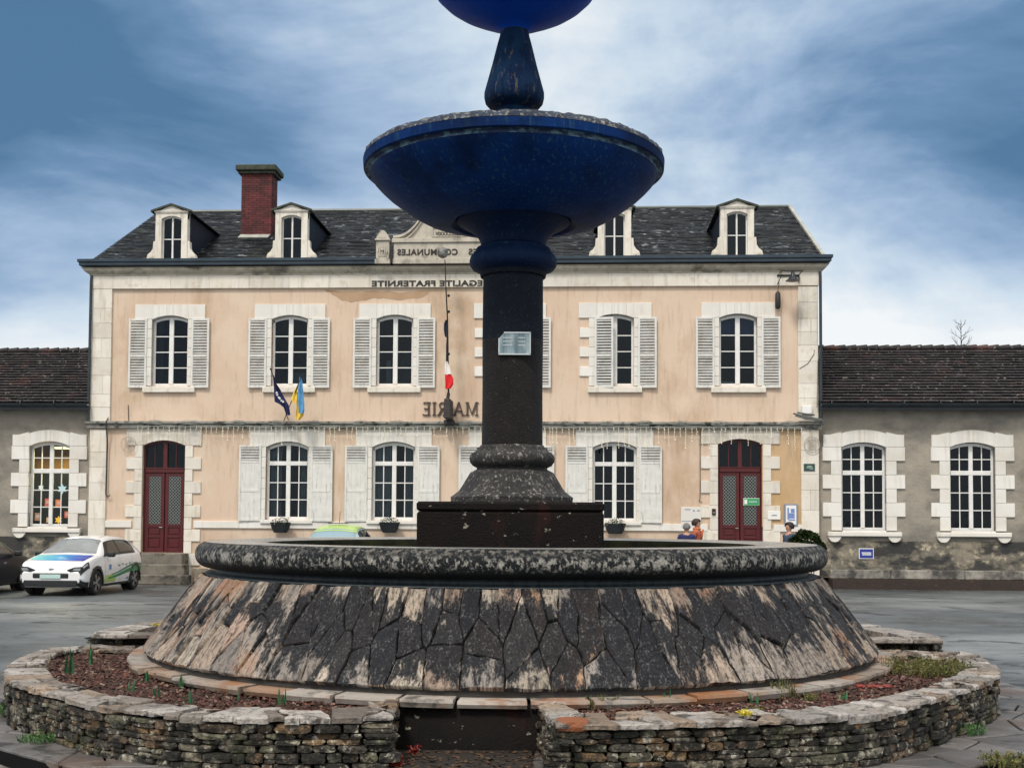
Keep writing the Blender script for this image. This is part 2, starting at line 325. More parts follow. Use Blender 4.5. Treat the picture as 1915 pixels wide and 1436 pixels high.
def surround(w, zb, zs, zc, ztop, jn, jw, rows, side_top=None, proud=.045, deep=.27, sides=(1, 1), zj=None, lint=None):
    """stone frame round an opening of width w centred on x=0; jn narrow and jw wide jamb stones"""
    mb = MB(); h = w / 2; st = side_top if side_top else ztop; lw = lint or jw
    for s in (-1, 1):
        zz = zj if zj is not None else zb; n = rows; hh = (zs - .0 - zz) / n
        for i in range(n):
            wd = jw if (i % 2 == 1) else jn
            if not sides[(s + 1) // 2]: wd = jn
            e = .004
            mb.rbox(s * h, s * (h + wd), -proud, deep, zz + i * hh + e, zz + (i + 1) * hh - e, .006)if s > 0 else mb.rbox(-(h + wd), -h, -proud, deep, zz + i * hh + e, zz + (i + 1) * hh - e, .006)
        if s > 0: mb.rbox(h, h + lw, -proud, deep, zs + .004, st, .006)
        else: mb.rbox(-h - lw, -h, -proud, deep, zs + .004, st, .006)
    k = 5
    for i in range(k):   # voussoirs
        a = -h + w * i / k + .002; b = -h + w * (i + 1) / k - .002
        top = (lambda x: st + (ztop - st) * (1 - (x / (h + .12)) ** 2) if st < ztop else ztop)
        arch_band(mb, a, b, -h, h, lambda x: arch_z(x, -h, h, zs, zc), top, -proud, deep, 4)
        for q in (a, b): mb.add([(q, -proud, arch_z(q, -h, h, zs, zc)), (q, deep, arch_z(q, -h, h, zs, zc)), (q, deep, top(q)), (q, -proud, top(q))], [(0, 1, 2, 3)])
    if st < ztop:
        for s in (-1, 1):
            a, b = (h, h + lw * .62) if s > 0 else (-h - lw * .62, -h)
            arch_band(mb, a, b, 0, 0, lambda x: st - .02, lambda x: max(st - .019, st + (ztop - st) * (1 - (x / (h + lw * .62)) ** 2) * .999), -proud + .002, deep, 6)
    return mb
def casement(w, zb, zs, zc, rows_top, rows_bot, cols, trans=None, fr=.055, y=.16, mid=.11):
    """white frame with glazing bars; returns frame and pane builders, centred on x=0"""
    f = MB(); h = w / 2; t = .05; az = lambda x: arch_z(x, -h, h, zs, zc)
    f.rbox(-h, -h + fr, y, y + t, zb, zs, .006); f.rbox(h - fr, h, y, y + t, zb, zs, .006)
    f.rbox(-h + fr, h - fr, y, y + t, zb, zb + fr * 1.3, .006)
    arch_band(f, -h, h, -h, h, lambda x: az(x) - fr * 1.2, az, y, y + t, 14)
    f.rbox(-mid / 2, mid / 2, y - .015, y + t - .004, zb + fr, zc - fr, .008)
    z_lo = zb + fr * 1.3
    def bars(za, zt, rows, arch):
        for s in (-1, 1):
            a, b = (mid / 2, h - fr) if s > 0 else (-h + fr, -mid / 2)
            # sash stiles
            for q in range(1, cols):
                x = a + (b - a) * q / cols; f.box(x - .014, x + .014, y + .006, y + t - .012, za, (az(x) - fr) if arch else zt)
            for q in range(1, rows):
                z = za + (zt - za) * q / rows; f.box(a, b, y + .009, y + t - .014, z - .014, z + .014)
    if trans:
        f.rbox(-h + fr, h - fr, y - .02, y + t, trans[0], trans[1], .01)
        bars(z_lo, trans[0], rows_bot, False); bars(trans[1], zs, rows_top, True)
    else: bars(z_lo, zs, rows_bot, False)
    p = MB(); arch_band(p, -h + .01, h - .01, 0, 0, lambda x: zb + .01, lambda x: az(x) - .01, y + .026, y + .030, 10)
    return f, p
def louvre_leaf(w, z0, z1, nsl, split=.46):
    """louvred shutter leaf, hinge at x=0, reaching to +w; returns frame and slats"""
    f = MB(); s = MB(); st = .062; t = .035; zm = z0 + (z1 - z0) * split
    f.rbox(0, st, 0, t, z0, z1, .005); f.rbox(w - st, w, 0, t, z0, z1, .005)
    for (a, b) in ((z0, z0 + .09), (zm - .035, zm + .035), (z1 - .07, z1)): f.rbox(st, w - st, .001, t - .001, a, b, .004)
    for (a, b) in ((z0 + .09, zm - .035), (zm + .035, z1 - .07)):
        n = max(3, int(round((b - a) / (nsl))))
        for i in range(n):
            zc = a + (b - a) * (i + .5) / n; hh = (b - a) / n * .62; j = random.uniform(-.06, .06)
            s.obox((w / 2, t / 2, zc), ((w - 2 * st) / 2, 0, 0), (0, .5 * .030 * .8, .5 * hh * .9 + .004 * j), (0, -.005, .006 * (1 + j)))
    return f, s
def panel_leaf(w, z0, z1):
    f = MB(); s = MB(); st = .062; t = .035; L = z1 - z0; za = z1 - L * .22; zm = z0 + L * .40
    f.rbox(0, st, 0, t, z0, z1, .005); f.rbox(w - st, w, 0, t, z0, z1, .005)
    for (a, b) in ((z0, z0 + .08), (zm - .04, zm + .04), (za - .04, za + .03), (z1 - .06, z1)): f.rbox(st, w - st, .001, t - .001, a, b, .004)
    for (a, b) in ((z0 + .08, zm - .04), (zm + .04, za - .04)):
        k = 4
        for i in range(k): f.box(st + (w - 2 * st) * i / k + .001, st + (w - 2 * st) * (i + 1) / k - .001, .010, t - .010, a, b)
    n = 5
    for i in range(n):
        zc = za + .03 + (z1 - .06 - za - .03) * (i + .5) / n; s.obox((w / 2, t / 2, zc), ((w - 2 * st) / 2, 0, 0), (0, .012, .030), (0, -.005, .006))
    return f, s
def mirror_text(body, size, depth=.01, font_scale_x=1.0, spacing=1.0):
    """letters as they stand in the place: read from right to left, each one turned about"""
    cu = bpy.data.curves.new('t', 'FONT'); cu.body = body; cu.size = size; cu.extrude = depth; cu.align_x = 'CENTER'; cu.space_character = spacing; cu.offset = size * .035
    o = bpy.data.objects.new('t', cu); C.objects.link(o); bpy.context.view_layer.update()
    me = bpy.data.meshes.new_from_object(o.evaluated_get(bpy.context.evaluated_depsgraph_get()))
    mb = MB(); mb.v = [(-v.co.x * font_scale_x, -v.co.z, v.co.y) for v in me.vertices]; mb.f = [tuple(p.vertices) for p in me.polygons]; mb.m = [0] * len(mb.f)
    bpy.data.objects.remove(o); bpy.data.meshes.remove(me); return mb

# ================================================================== the main building
RZ = -TH
hall = thing('town_hall', 'peach two storey town hall with grey slate roof and brick chimney behind the fountain', 'building', FO, RZ)
def zrow(px, py): return fac(px, py)[1]
xL = fac(173, 640)[0]; xR = fac(1530, 640)[0]
z_cor_lo = zrow(850, 516); z_gut_lo = zrow(850, 498); z_gut_hi = zrow(850, 485); z_str_hi = zrow(850, 789); z_str_lo = zrow(850, 802)
z_fr = zrow(850, 538); DEPTH = 12.0; RISE = 3.15
UP = [dict(px=316.5, py=722, k='open'), dict(px=541, py=722, k='open'), dict(px=737.5, py=722, k='open'), dict(px=953, py=722, k='ajar'), dict(px=1150, py=722, k='ajar'), dict(px=1380.5, py=722, k='open')]
LO = [dict(px=536, py=972), dict(px=735, py=973), dict(px=948.5, py=974), dict(px=1149, py=975)]
for d in UP + LO: d['x'], d['z'] = fac(d['px'], d['py'])
UW = 1.13; UH = (720 - 593) * 36.4 / FPX; UC = UH + .125        # opening width, spring and crown above the sill
LW = 1.32; LH = (971 - 834) * 36.4 / FPX; LC = LH + .17
doorL = dict(x=fac(305.5, 930)[0], z=zrow(305, 1033)); doorR = dict(x=fac(1384.5, 920)[0], z=zrow(1384, 1036))
DW = 1.33; DH = zrow(305, 833) - doorL['z']; DC = DH + .16
holes_up = [(d['x'] - UW / 2, d['x'] + UW / 2, d['z'], d['z'] + UC) for d in UP]
holes_lo = [(d['x'] - LW / 2, d['x'] + LW / 2, d['z'], d['z'] + LC) for d in LO] + [(d['x'] - DW / 2, d['x'] + DW / 2, d['z'], d['z'] + DC) for d in (doorL, doorR)]
mb = MB(); wall_grid(mb, xL, xR, z_str_hi - .02, z_cor_lo + .02, holes_up); 
wall_grid(mb, xL, xR, 0, z_str_hi - .02, holes_lo)
mb.add([(xL, 0, 0), (xL, DEPTH, 0), (xL, DEPTH, z_cor_lo), (xL, 0, z_cor_lo)], [(0, 1, 2, 3)]); mb.add([(xR, 0, 0), (xR, DEPTH, 0), (xR, DEPTH, z_cor_lo), (xR, 0, z_cor_lo)], [(3, 2, 1, 0)])
mb.add([(xL, DEPTH, 0), (xR, DEPTH, 0), (xR, DEPTH, z_cor_lo), (xL, DEPTH, z_cor_lo)], [(3, 2, 1, 0)])
gz = z_gut_hi - .10   # gable ends
for x in (xL, xR): mb.add([(x, 0, z_cor_lo), (x, DEPTH, z_cor_lo), (x, DEPTH, gz), (x, DEPTH / 2, gz + RISE - .12), (x, 0, gz)], [(0, 1, 2, 3, 4)])
mb.build('wall', mt['plaster'], hall, fixn=False)
# darker ochre panels low on the front, as the photograph shows right of the doors
def pw(px0, px1, py0, py1, name, mat, y0=-.012, y1=.05):
    a = fac(px0, (py0 + py1) / 2)[0]; b = fac(px1, (py0 + py1) / 2)[0]; c = zrow((px0 + px1) / 2, py1); d = zrow((px0 + px1) / 2, py0)
    return MB().box(a, b, y0, y1, c, d).build(name, mat, hall)
pw(1425, 1499, 803, 985, 'ochre_wall_patch', mt['plaster_ochre'], -.008)
# dark rooms behind the panes
mb = MB()
mb.box(xL + .4, xR - .4, 2.4, 2.5, .3, z_cor_lo - .4); mb.box(xL + .4, xR - .4, .5, 2.4, z_str_lo + .1, z_str_hi - .1); mb.box(xL + .4, xR - .4, .5, 2.4, z_cor_lo - .5, z_cor_lo - .4)
for x in [xL + .35] + [(UP[i]['x'] + UP[i + 1]['x']) / 2 for i in range(5)] + [xR - .45]: mb.box(x, x + .1, .35, 2.4, .3, z_cor_lo - .5)
mb.build('inner_walls', mt['room'], hall)
mt['damp'] = M('damp_plaster', (.38, .245, .145), (.45, .31, .20), 1.5, .8, .2, 60)
def stain(pts, mat, name='stain'):
    P_ = [fac(a, b) for a, b in pts]; m = MB(); cx = sum(p[0] for p in P_) / len(P_); cz = sum(p[1] for p in P_) / len(P_); r = random.Random(len(pts) + int(pts[0][0])); Q = []
    for i, p in enumerate(P_):
        q = P_[(i + 1) % len(P_)]
        for k in range(5): t = k / 5; Q.append((p[0] + (q[0] - p[0]) * t + r.uniform(-.03, .03), p[1] + (q[1] - p[1]) * t + r.uniform(-.03, .03)))
    m.add([(x, -.004, z) for x, z in Q] + [(cx, -.005, cz)], [(i, (i + 1) % len(Q), len(Q)) for i in range(len(Q))]); return m.build(name, mat, hall, fixn=True)
stain([(607, 543), (640, 547), (700, 544), (760, 547), (806, 544), (790, 556), (742, 561), (700, 558), (664, 566), (640, 562), (622, 552)], mt['damp'])
# corner pilasters: separate blocks with fine joints
def pilaster(px0, px1, py0, py1, blocks):
    mb = MB(); xa = fac(px0, (py0 + py1) / 2)[0]; xb = fac(px1, (py0 + py1) / 2)[0]; za = zrow((px0 + px1) / 2, py1); zb = zrow((px0 + px1) / 2, py0); r = random.Random(px0)
    z = za; hs = [r.uniform(.7, 1.3) for _ in range(blocks)]; t = sum(hs)
    for q in hs:
        h = q / t * (zb - za)
        if r.random() < .4:
            xm = xa + (xb - xa) * r.uniform(.4, .65); mb.rbox(xa, xm - .002, -.075, .06, z + .003, z + h - .003, .005); mb.rbox(xm + .002, xb, -.075, .06, z + .003, z + h - .003, .005)
        else: mb.rbox(xa, xb, -.075, .06, z + .003, z + h - .003, .005)
        z += h
    return mb.build('corner_pilaster', mt['stone'], hall)
pilaster(172, 209, 541, 788, 8); pilaster(168, 199, 803, 1010, 6); pilaster(1492, 1529, 537, 788, 8); pilaster(1498, 1531, 803, 1092, 8)
# frieze blocks
mb = MB(); n = 18
for i in range(n):
    a = xL - .02 + (xR - xL + .04) * i / n; b = xL - .02 + (xR - xL + .04) * (i + 1) / n; mb.rbox(a + .002, b - .002, -.085, .05, z_fr, z_cor_lo + .03, .004)
mb.build('frieze', mt['stone'], hall)
# string course in two steps
mb = MB()
def sbox(m, x0, x1, y0, z0, z1, k=22):
    for i in range(k):
        a = x0 + (x1 - x0) * i / k; b = x0 + (x1 - x0) * (i + 1) / k; m.rbox(a + .0015, b - .0015, y0, .05, z0, z1, .006)
sbox(mb, xL - .08, xR + .05, -.13, z_str_lo, z_str_hi - .075); sbox(mb, xL - .14, xR + .10, -.20, z_str_hi - .073, z_str_hi, 16)
mb.build('string_course', mt['string'], hall)
# cornice: moulded profile swept along the front and returned on the ends
def sweep_cornice(prof, xl, xr, name, mat, back=1.0, closed=True):
    """prof = [(out, z)]"""
    m = MB(); n = len(prof)
    path = lambda o: [(xl - o, DEPTH if back > 5 else back), (xl - o, -o), (xr + o, -o), (xr + o, DEPTH if back > 5 else back)]
    pts = [path(o) for o, z in prof]
    for k in range(4): m.v += [(pts[i][k][0], pts[i][k][1], prof[i][1]) for i in range(n)]
    for k in range(3):
        for i in range(n - 1): m.f.append((k * n + i, (k + 1) * n + i, (k + 1) * n + i + 1, k * n + i + 1)); m.m.append(0)
    return m.build(name, mat, hall)
sweep_cornice([(.0, z_cor_lo), (.06, z_cor_lo), (.10, z_cor_lo + .05), (.10, z_cor_lo + .08), (.20, z_cor_lo + .15), (.24, z_cor_lo + .19), (.24, z_cor_lo + .22), (.30, z_cor_lo + .26), (.0, z_gut_lo)], xL, xR, 'cornice', mt['cornice'], 12)
# dark blue gutter, cut out behind the carved pediment
gp = [(.0, z_gut_lo), (.30, z_gut_lo), (.34, z_gut_lo + .03), (.34, z_gut_lo + .10), (.38, z_gut_lo + .13), (.38, z_gut_hi), (.35, z_gut_hi), (.33, z_gut_hi - .05), (.0, z_gut_hi - .05)]
px_pl, px_pr = fac(707, 485)[0], fac(985, 485)[0]
for (a, b, sd) in ((xL, px_pl, -1), (px_pr, xR, 1)):
    m = MB(); n = len(gp)
    for i, (o, z) in enumerate(gp):
        m.v += ([(a - o, DEPTH, z), (a - o, -o, z), (b, -o, z)] if sd < 0 else [(a, -o, z), (b + o, -o, z), (b + o, DEPTH, z)])
    for i in range(n - 1):
        for k in (0, 1): m.f.append((i * 3 + k, i * 3 + k + 1, i * 3 + 3 + k + 1, i * 3 + 3 + k)); m.m.append(0)
    e = 2 if sd < 0 else 0; m.f.append(tuple(i * 3 + e for i in range(n))); m.m.append(0)
    m.build('gutter', mt['zinc'], hall)
# roof: slates laid in courses on both slopes
def slate_slope(mb, xa, xb, ya, za, yb, zb, course, width, skip=None, thick=.012, jx=.006, m=0, tilt=.012):
    L = math.hypot(yb - ya, zb - za); nrow = int(L / course); dy, dz = (yb - ya) / L, (zb - za) / L; ny, nz = -dz * (1 if yb > ya else -1), dy * (1 if yb > ya else -1)
    if nz < 0: ny, nz = -ny, -nz
    for r in range(nrow):
        s0 = r * course; s1 = s0 + course * 1.12; off = (r % 2) * width / 2; x = xa - off
        while x < xb:
            a = max(xa, x + .003); b = min(xb, x + width - .003); x += width
            if b - a < .03: continue
            yc, zc = ya + dy * (s0 + s1) / 2, za + dz * (s0 + s1) / 2
            if skip and skip((a + b) / 2, yc): continue
            l = random.uniform(-.004, .010) + tilt; u = random.uniform(-.002, .004); e = random.uniform(-jx, jx)
            P = lambda xx, s, h: (xx, ya + dy * s + ny * h, za + dz * s + nz * h)
            mb.add([P(a, s0 + e, l), P(b, s0 + e + random.uniform(-.004, .004), l), P(b, s1, u), P(a, s1, u), P(a, s0 + e, l + thick), P(b, s0 + e, l + thick), P(b, s1, u + .004), P(a, s1, u + .004)],
                   [(4, 5, 6, 7), (0, 1, 5, 4), (1, 2, 6, 5), (3, 0, 4, 7)], m)
mb = MB(); re = z_gut_hi - .08; rr = re + RISE; ov = .25
for (ya, yb) in ((-ov, DEPTH / 2), (DEPTH + ov, DEPTH / 2)):
    mb.add([(xL - .2, ya, re - .13), (xR + .2, ya, re - .13), (xR + .2, yb, rr - .02), (xL - .2, yb, rr - .02)], [(0, 1, 2, 3)])
slate_slope(mb, xL - .2, xR + .2, -ov, re - .10, DEPTH / 2, rr, .175, .30)
slate_slope(mb, xL - .2, xR + .2, DEPTH + ov, re - .10, DEPTH / 2, rr, .5, .8)
roof = mb.build('roof', mt['slate'], hall, fixn=False)
MB().tube([(xL - .22, DEPTH / 2, rr + .02), (xR + .22, DEPTH / 2, rr + .02)], .07, 8).build('ridge_capping', mt['ridge'], roof)
m = MB()
for s, x in ((0, xL - .22), (1, xR + .20)):
    if s: 
        m.obox((x, DEPTH / 4 - ov / 2, (re - .10 + rr) / 2 + .03), (.05, 0, 0), (0, DEPTH / 4 + ov / 2, (rr - re + .10) / 2), (0, -.02, .06))
        m.obox((x, DEPTH * .75 + ov / 2, (re - .10 + rr) / 2 + .03), (.05, 0, 0), (0, DEPTH / 4 + ov / 2, -(rr - re + .10) / 2), (0, .02, .06))
m.build('verge', mt['verge'], roof)
def roof_z(y): return re - .10 + (y + ov) * (rr - re + .10) / (DEPTH / 2 + ov)
# chimney
def chimney():
    y = 2.9; xa = fac(451, 380, y)[0]; xb = fac(508, 380, y)[0]; zt = fac(480, 326, y)[1]; zcap = fac(480, 310, y)[1]; dp = .75; zb = roof_z(y) - .5
    m = MB(); n = int((zt - zb) / .075)
    for i in range(n):
        z = zb + i * (zt - zb) / n
        for (u0, u1, f) in ((xa, xb, 'x'), (y, y + dp, 'y')):
            k = 4 if f == 'x' else 3; off = (i % 2) * .5
            for q in range(-1, k + 1):
                p = u0 + (u1 - u0) * (q + off) / k; p2 = u0 + (u1 - u0) * (q + 1 + off) / k; p, p2 = max(u0, p), min(u1, p2)
                if p2 - p < .04: continue
                j = random.uniform(0, .006)
                if f == 'x':
                    m.box(p + .005, p2 - .005, y - j, y + .08, z + .006, z + (zt - zb) / n - .002); m.box(p + .005, p2 - .005, y + dp - .08, y + dp + j, z + .006, z + (zt - zb) / n - .002)
                else:
                    m.box(xa - j, xa + .07, max(p, y + .081) + .002, min(p2, y + dp - .081) - .002, z + .006, z + (zt - zb) / n - .002); m.box(xb - .07, xb + j, max(p, y + .081) + .002, min(p2, y + dp - .081) - .002, z + .006, z + (zt - zb) / n - .002)
    o = m.build('chimney', mt['brick'], hall)
    MB().box(xa + .012, xb - .012, y + .012, y + dp - .012, zb, zt).build('chimney_core', mt['mortar'], o)
    c = MB(); c.rbox(xa - .10, xb + .10, y - .10, y + dp + .10, zt, zt + .09, .02); c.rbox(xa - .17, xb + .17, y - .17, y + dp + .17, zt + .092, zcap, .03)
    c.build('chimney_cap', mt['moss'], o)
    f = MB(); f.obox(((xa + xb) / 2, y - .22, roof_z(y - .22) + .05), (.5, 0, 0), (0, .16, .085), (0, -.008, .015)); f.build('flashing', mt['verge'], o)
chimney()
# dormers
def build_dormer(pxc, side):
    xc, _ = fac(pxc, 440); zb = z_gut_hi - .02; w = .62; hh = 1.36; jw = .19; h = w / 2; y0, y1 = -.16, .10
    m = MB()
    m.rbox(-h - jw, -h, y0, y1, 0, hh - .06, .01); m.rbox(h, h + jw, y0, y1, 0, hh - .06, .01)
    m.rbox(-h - .02, h + .02, y0 - .03, y1, -.06, .03, .01)
    arch_band(m, -h - jw, h + jw, 0, 0, lambda x: (hh - .06 + .085 * (1 - (x / h) ** 2)) if abs(x) < h else hh - .06, lambda x: hh + .13, y0 + .01, y1, 22)
    arch_band(m, -h - jw - .03, h + jw + .03, 0, 0, lambda x: hh + .11 + .05 * (1 - (x / .6) ** 2), lambda x: hh + .15 + .06 * (1 - (x / .6) ** 2), y0 - .03, y1, 16)
    for s in (-1, 1):
        a = h + jw
        pts = [(a - .002, 0), (a + .25, 0), (a + .27, .09), (a + .24, .20), (a + .15, .27), (a + .08, .38), (a + .065, .60), (a - .002, .62)]
        m.prism(pts, lambda p, s=s: (s * p[0], y0 + .03, p[1]), lambda p, s=s: (s * p[0], y1 - .03, p[1]))
        cx, cz = s * (a + .14), .12
        for (r, d) in ((.11, .015), (.075, .035), (.035, .05)):
            k = 14; m.add([(cx + r * math.cos(t * 2 * math.pi / k), y0 + .03 - d + q, cz + r * math.sin(t * 2 * math.pi / k)) for q in (0, .05) for t in range(k)], [tuple(range(k))] + [(t, (t + 1) % k, (t + 1) % k + k, t + k) for t in range(k)])
    d = m.build('dormer', mt['carving'] if False else mt['stone'], hall, (xc, 0, zb))
    # pediment cap, mossy
    c = MB(); ap = hh + .40
    for s in (-1, 1):
        c.add([(s * (h + jw + .13), y0 - .08, hh + .13), (0, y0 - .08, ap - .06), (0, y0 - .08, ap), (s * (h + jw + .13), y0 - .08, hh + .19),
               (s * (h + jw + .13), y1 + .2, hh + .13), (0, y1 + .2, ap - .06), (0, y1 + .2, ap), (s * (h + jw + .13), y1 + .2, hh + .19)],
              [(0, 1, 2, 3), (3, 2, 6, 7), (0, 4, 5, 1), (4, 7, 6, 5), (0, 3, 7, 4)])
    c.build('dormer_pediment', mt['moss'], d)
    t = MB(); t.prism([(-h - jw, hh + .12), (h + jw, hh + .12), (0, ap - .05)], lambda p: (p[0], y0 - .02, p[1]), lambda p: (p[0], y1, p[1])); t.build('tympanum', mt['stone'], d)
    # cheeks and little roof running back into the slope
    def yat(z): return (z + zb - (re - .10)) / ((rr - re + .10) / (DEPTH / 2 + ov)) - ov
    k = MB(); hw = h + jw - .03
    for s in (-1, 1): k.prism([(y1 - .02, 0), (yat(0) + .25, 0), (yat(hh + .14) + .1, hh + .12), (y1 - .02, hh + .12)], lambda p, s=s: (s * hw, p[0], p[1]), lambda p, s=s: (s * (hw - .05), p[0], p[1]))
    k.build('cheek', mt['cheek'], d)
    rf = MB()
    for s in (-1, 1):
        yb = yat(ap) + .2; ye = yat(hh + .12) + .1
        for i in range(9):
            f0, f1 = i / 9, (i + 1) / 9
            A = lambda f, q: (s * (hw + .12) * (1 - f), (y1 + .15) + ((ye + (yb - ye) * f) - y1 - .15) * q, hh + .12 + (ap - hh - .12) * f + .03)
            for j in range(8):
                a0, a1 = j / 8, (j + 1) / 8
                p = [A(f0, a0), A(f0, a1), A(f1, a1), A(f1, a0)]; rf.add([(x, y, z + (.012 if q < 2 else 0)) for q, (x, y, z) in enumerate(p)], [(0, 1, 2, 3)])
    rf.build('dormer_roof', mt['slate'], d)
    f, p = casement(w, .03, hh - .06, hh + .025, 1, 2, 1, None, .035, -.02, .05)
    wn = f.build('dormer_window', mt['paint'], d); 
    MB().box(-h - .02, h + .02, .6, .65, 0, hh + .1).build('inner_wall', mt['room'], d)
    p.build('pane', mt['glass'], d)
    return d
for px in (323.5, 547, 1149, 1377.5): build_dormer(px, 0)

# carved pediment over the entrance axis
def pediment():
    xc = fac(845, 450)[0]; W = lambda px, py: (fac(px, py)[0] - xc, fac(px, py)[1]); y0, y1 = -.36, .05
    m = MB()
    zb = z_gut_lo + .01; a = W(738, 470)[0]; zl = W(845, 489)[1]; z1 = W(845, 458)[1]; z2 = W(845, 452)[1]
    m.rbox(a, -a, y0, y1, zb, zl + .02, .01)                                     # blackened base
    m.rbox(a + .02, -a - .02, y0 + .05, y1, zl + .02, z1, .008)                   # lettered course
    m.rbox(a - .03, -a + .03, y0, y1, z1 + .002, z2 + .03, .01)                  # shelf
    zt = W(845, 372)[1]; bx = W(801, 430)[0]
    m.rbox(bx, -bx, y0 + .06, y1, z2 + .032, zt, .012)                           # upright block
    m.rbox(bx - .06, -bx + .06, y0 + .0, y1, zt + .002, zt + .10, .012)
    arch_band(m, bx - .04, -bx + .04, 0, 0, lambda x: zt + .10, lambda x: zt + .14 + .30 * (1 - (x / (bx - .04)) ** 2), y0 + .02, y1, 18)
    for s in (-1, 1):                                                            # concave shoulders
        pts = []; k = 14
        for i in range(k + 1):
            t = i / k; x = a + .0 + (bx - a) * t; z = z2 + .05 + (W(800, 392)[1] - z2 - .05) * (t ** 2.3); pts.append((abs(x), z))
        lo = [(abs(bx) - .002, z2 + .035), (abs(a), z2 + .035)]
        m.prism(pts + lo, lambda p, s=s: (s * p[0], y0 + .13, p[1]), lambda p, s=s: (s * p[0], y1, p[1]))
        for (o, th, dd) in ((0, .075, .0), (-.13, .045, .04)):                    # raised mouldings following the curve
            for i in range(k):
                p, q = pts[i], pts[i + 1]; m.add([(s * x, yy, z + o + e) for (x, z) in (p, q) for yy in (y0 + .03 + dd, y1 - .02) for e in (0, th)], [(0, 1, 5, 4), (0, 4, 6, 2), (1, 3, 7, 5), (2, 6, 7, 3), (0, 2, 3, 1), (4, 5, 7, 6)])
    o = m.build('pediment', mt['carving'], hall, (xc, 0, 0))
    fr = MB(); A = W(812, 446); B = W(872, 431)                                   # frame of the small inscription
    for (x0, x1, z0, z1_) in ((A[0], B[0], B[1], B[1] + .03), (A[0], B[0], A[1] - .03, A[1]), (A[0] - .03, A[0], A[1] - .03, B[1] + .03), (B[0], B[0] + .03, A[1] - .03, B[1] + .03)): fr.box(x0, x1, y0 + .03, y0 + .07, z0, z1_)
    fr.build('panel_frame', mt['carving'], o)
    t = mirror_text('COMMUNALES', .25, .010, 1.0, 1.12); a_, b_ = min(v[0] for v in t.v), max(v[0] for v in t.v); q0, q1 = W(746, 475)[0], W(858, 475)[0]; t.v = [((v[0] - a_) * (q1 - q0) / (b_ - a_) + q0, v[1], v[2]) for v in t.v]; t.build('lettering', mt['letter_grey'], o, (0, y0 + .046, W(845, 479)[1] - .03))
    t = mirror_text('ECOLES', .25, .010, 1.0, 1.12); a_, b_ = min(v[0] for v in t.v), max(v[0] for v in t.v); q0, q1 = W(878, 475)[0], W(942, 475)[0]; t.v = [((v[0] - a_) * (q1 - q0) / (b_ - a_) + q0, v[1], v[2]) for v in t.v]; t.build('lettering', mt['letter_grey'], o, (0, y0 + .046, W(845, 479)[1] - .03))
    t = mirror_text('MDCCCLXXXIV', .16, .006, .80); t.build('inscription', mt['letter_grey'], o, (0, y0 + .058, W(845, 445)[1] - .0))
    for s in (-1, 1):
        u = MB(); ux = s * abs(W(719, 470)[0]); hw = .23; zt2 = W(720, 452)[1]
        u.rbox(ux - hw, ux + hw, y0 - .04, y1, zb, zl + .0, .01); u.rbox(ux - hw + .03, ux + hw - .03, y0 - .01, y1, zl + .002, zt2 - .06, .01)
        u.rbox(ux - hw, ux + hw, y0 - .06, y1 + .03, zt2 - .058, zt2, .01)
        arch_band(u, ux - hw + .04, ux + hw - .04, 0, 0, lambda x: zt2, lambda x: zt2 + .02 + .24 * (1 - ((x - ux) / (hw - .03)) ** 2), y0 - .02, y1, 12)
        arch_band(u, ux - .10, ux + .10, 0, 0, lambda x: zt2 + .01, lambda x: zt2 + .02 + .10 * (1 - ((x - ux) / .11) ** 2), y0 - .05, y0 - .01, 8)
        for q in range(5): u.tube([(ux + (q - 2) * .05, y0 - .02, zl + .08), (ux + (q - 2) * .075, y0 - .035, zl + .22), (ux + (q - 2) * .06, y0 - .02, zl + .38)], .018, 5)
        u.sphere((ux, y0 - .03, zl + .28), .05, 8, 6)
        u.build('acroterion', mt['carving'], o)
pediment()
def words(body, size, depth, total_px, py, parent, y, fz, name):
    whole = mirror_text(body, size, depth, 1.0, 1.06); xa, xb = min(v[0] for v in whole.v), max(v[0] for v in whole.v)
    x0 = fac(total_px[0], py)[0]; x1 = fac(total_px[1], py)[0]; k = (x1 - x0) / (xb - xa); ws = body.split(' '); lens = []
    for w in ws: t = mirror_text(w, size, depth, 1.0, 1.06); a, b = min(v[0] for v in t.v), max(v[0] for v in t.v); t.v = [((v[0] - b) * k, v[1], v[2]) for v in t.v]; lens.append((t, (b - a) * k))
    gap = ((x1 - x0) - sum(l for _, l in lens)) / max(1, len(ws) - 1); x = x1
    for t, l in lens: t.build(name, mt['letter_grey'], parent, (x, y, fz)); x -= l + gap
words('LIBERTE EGALITE FRATERNITE', .235, .008, (696, 986), 530, hall, -.092, zrow(800, 536), 'motto')
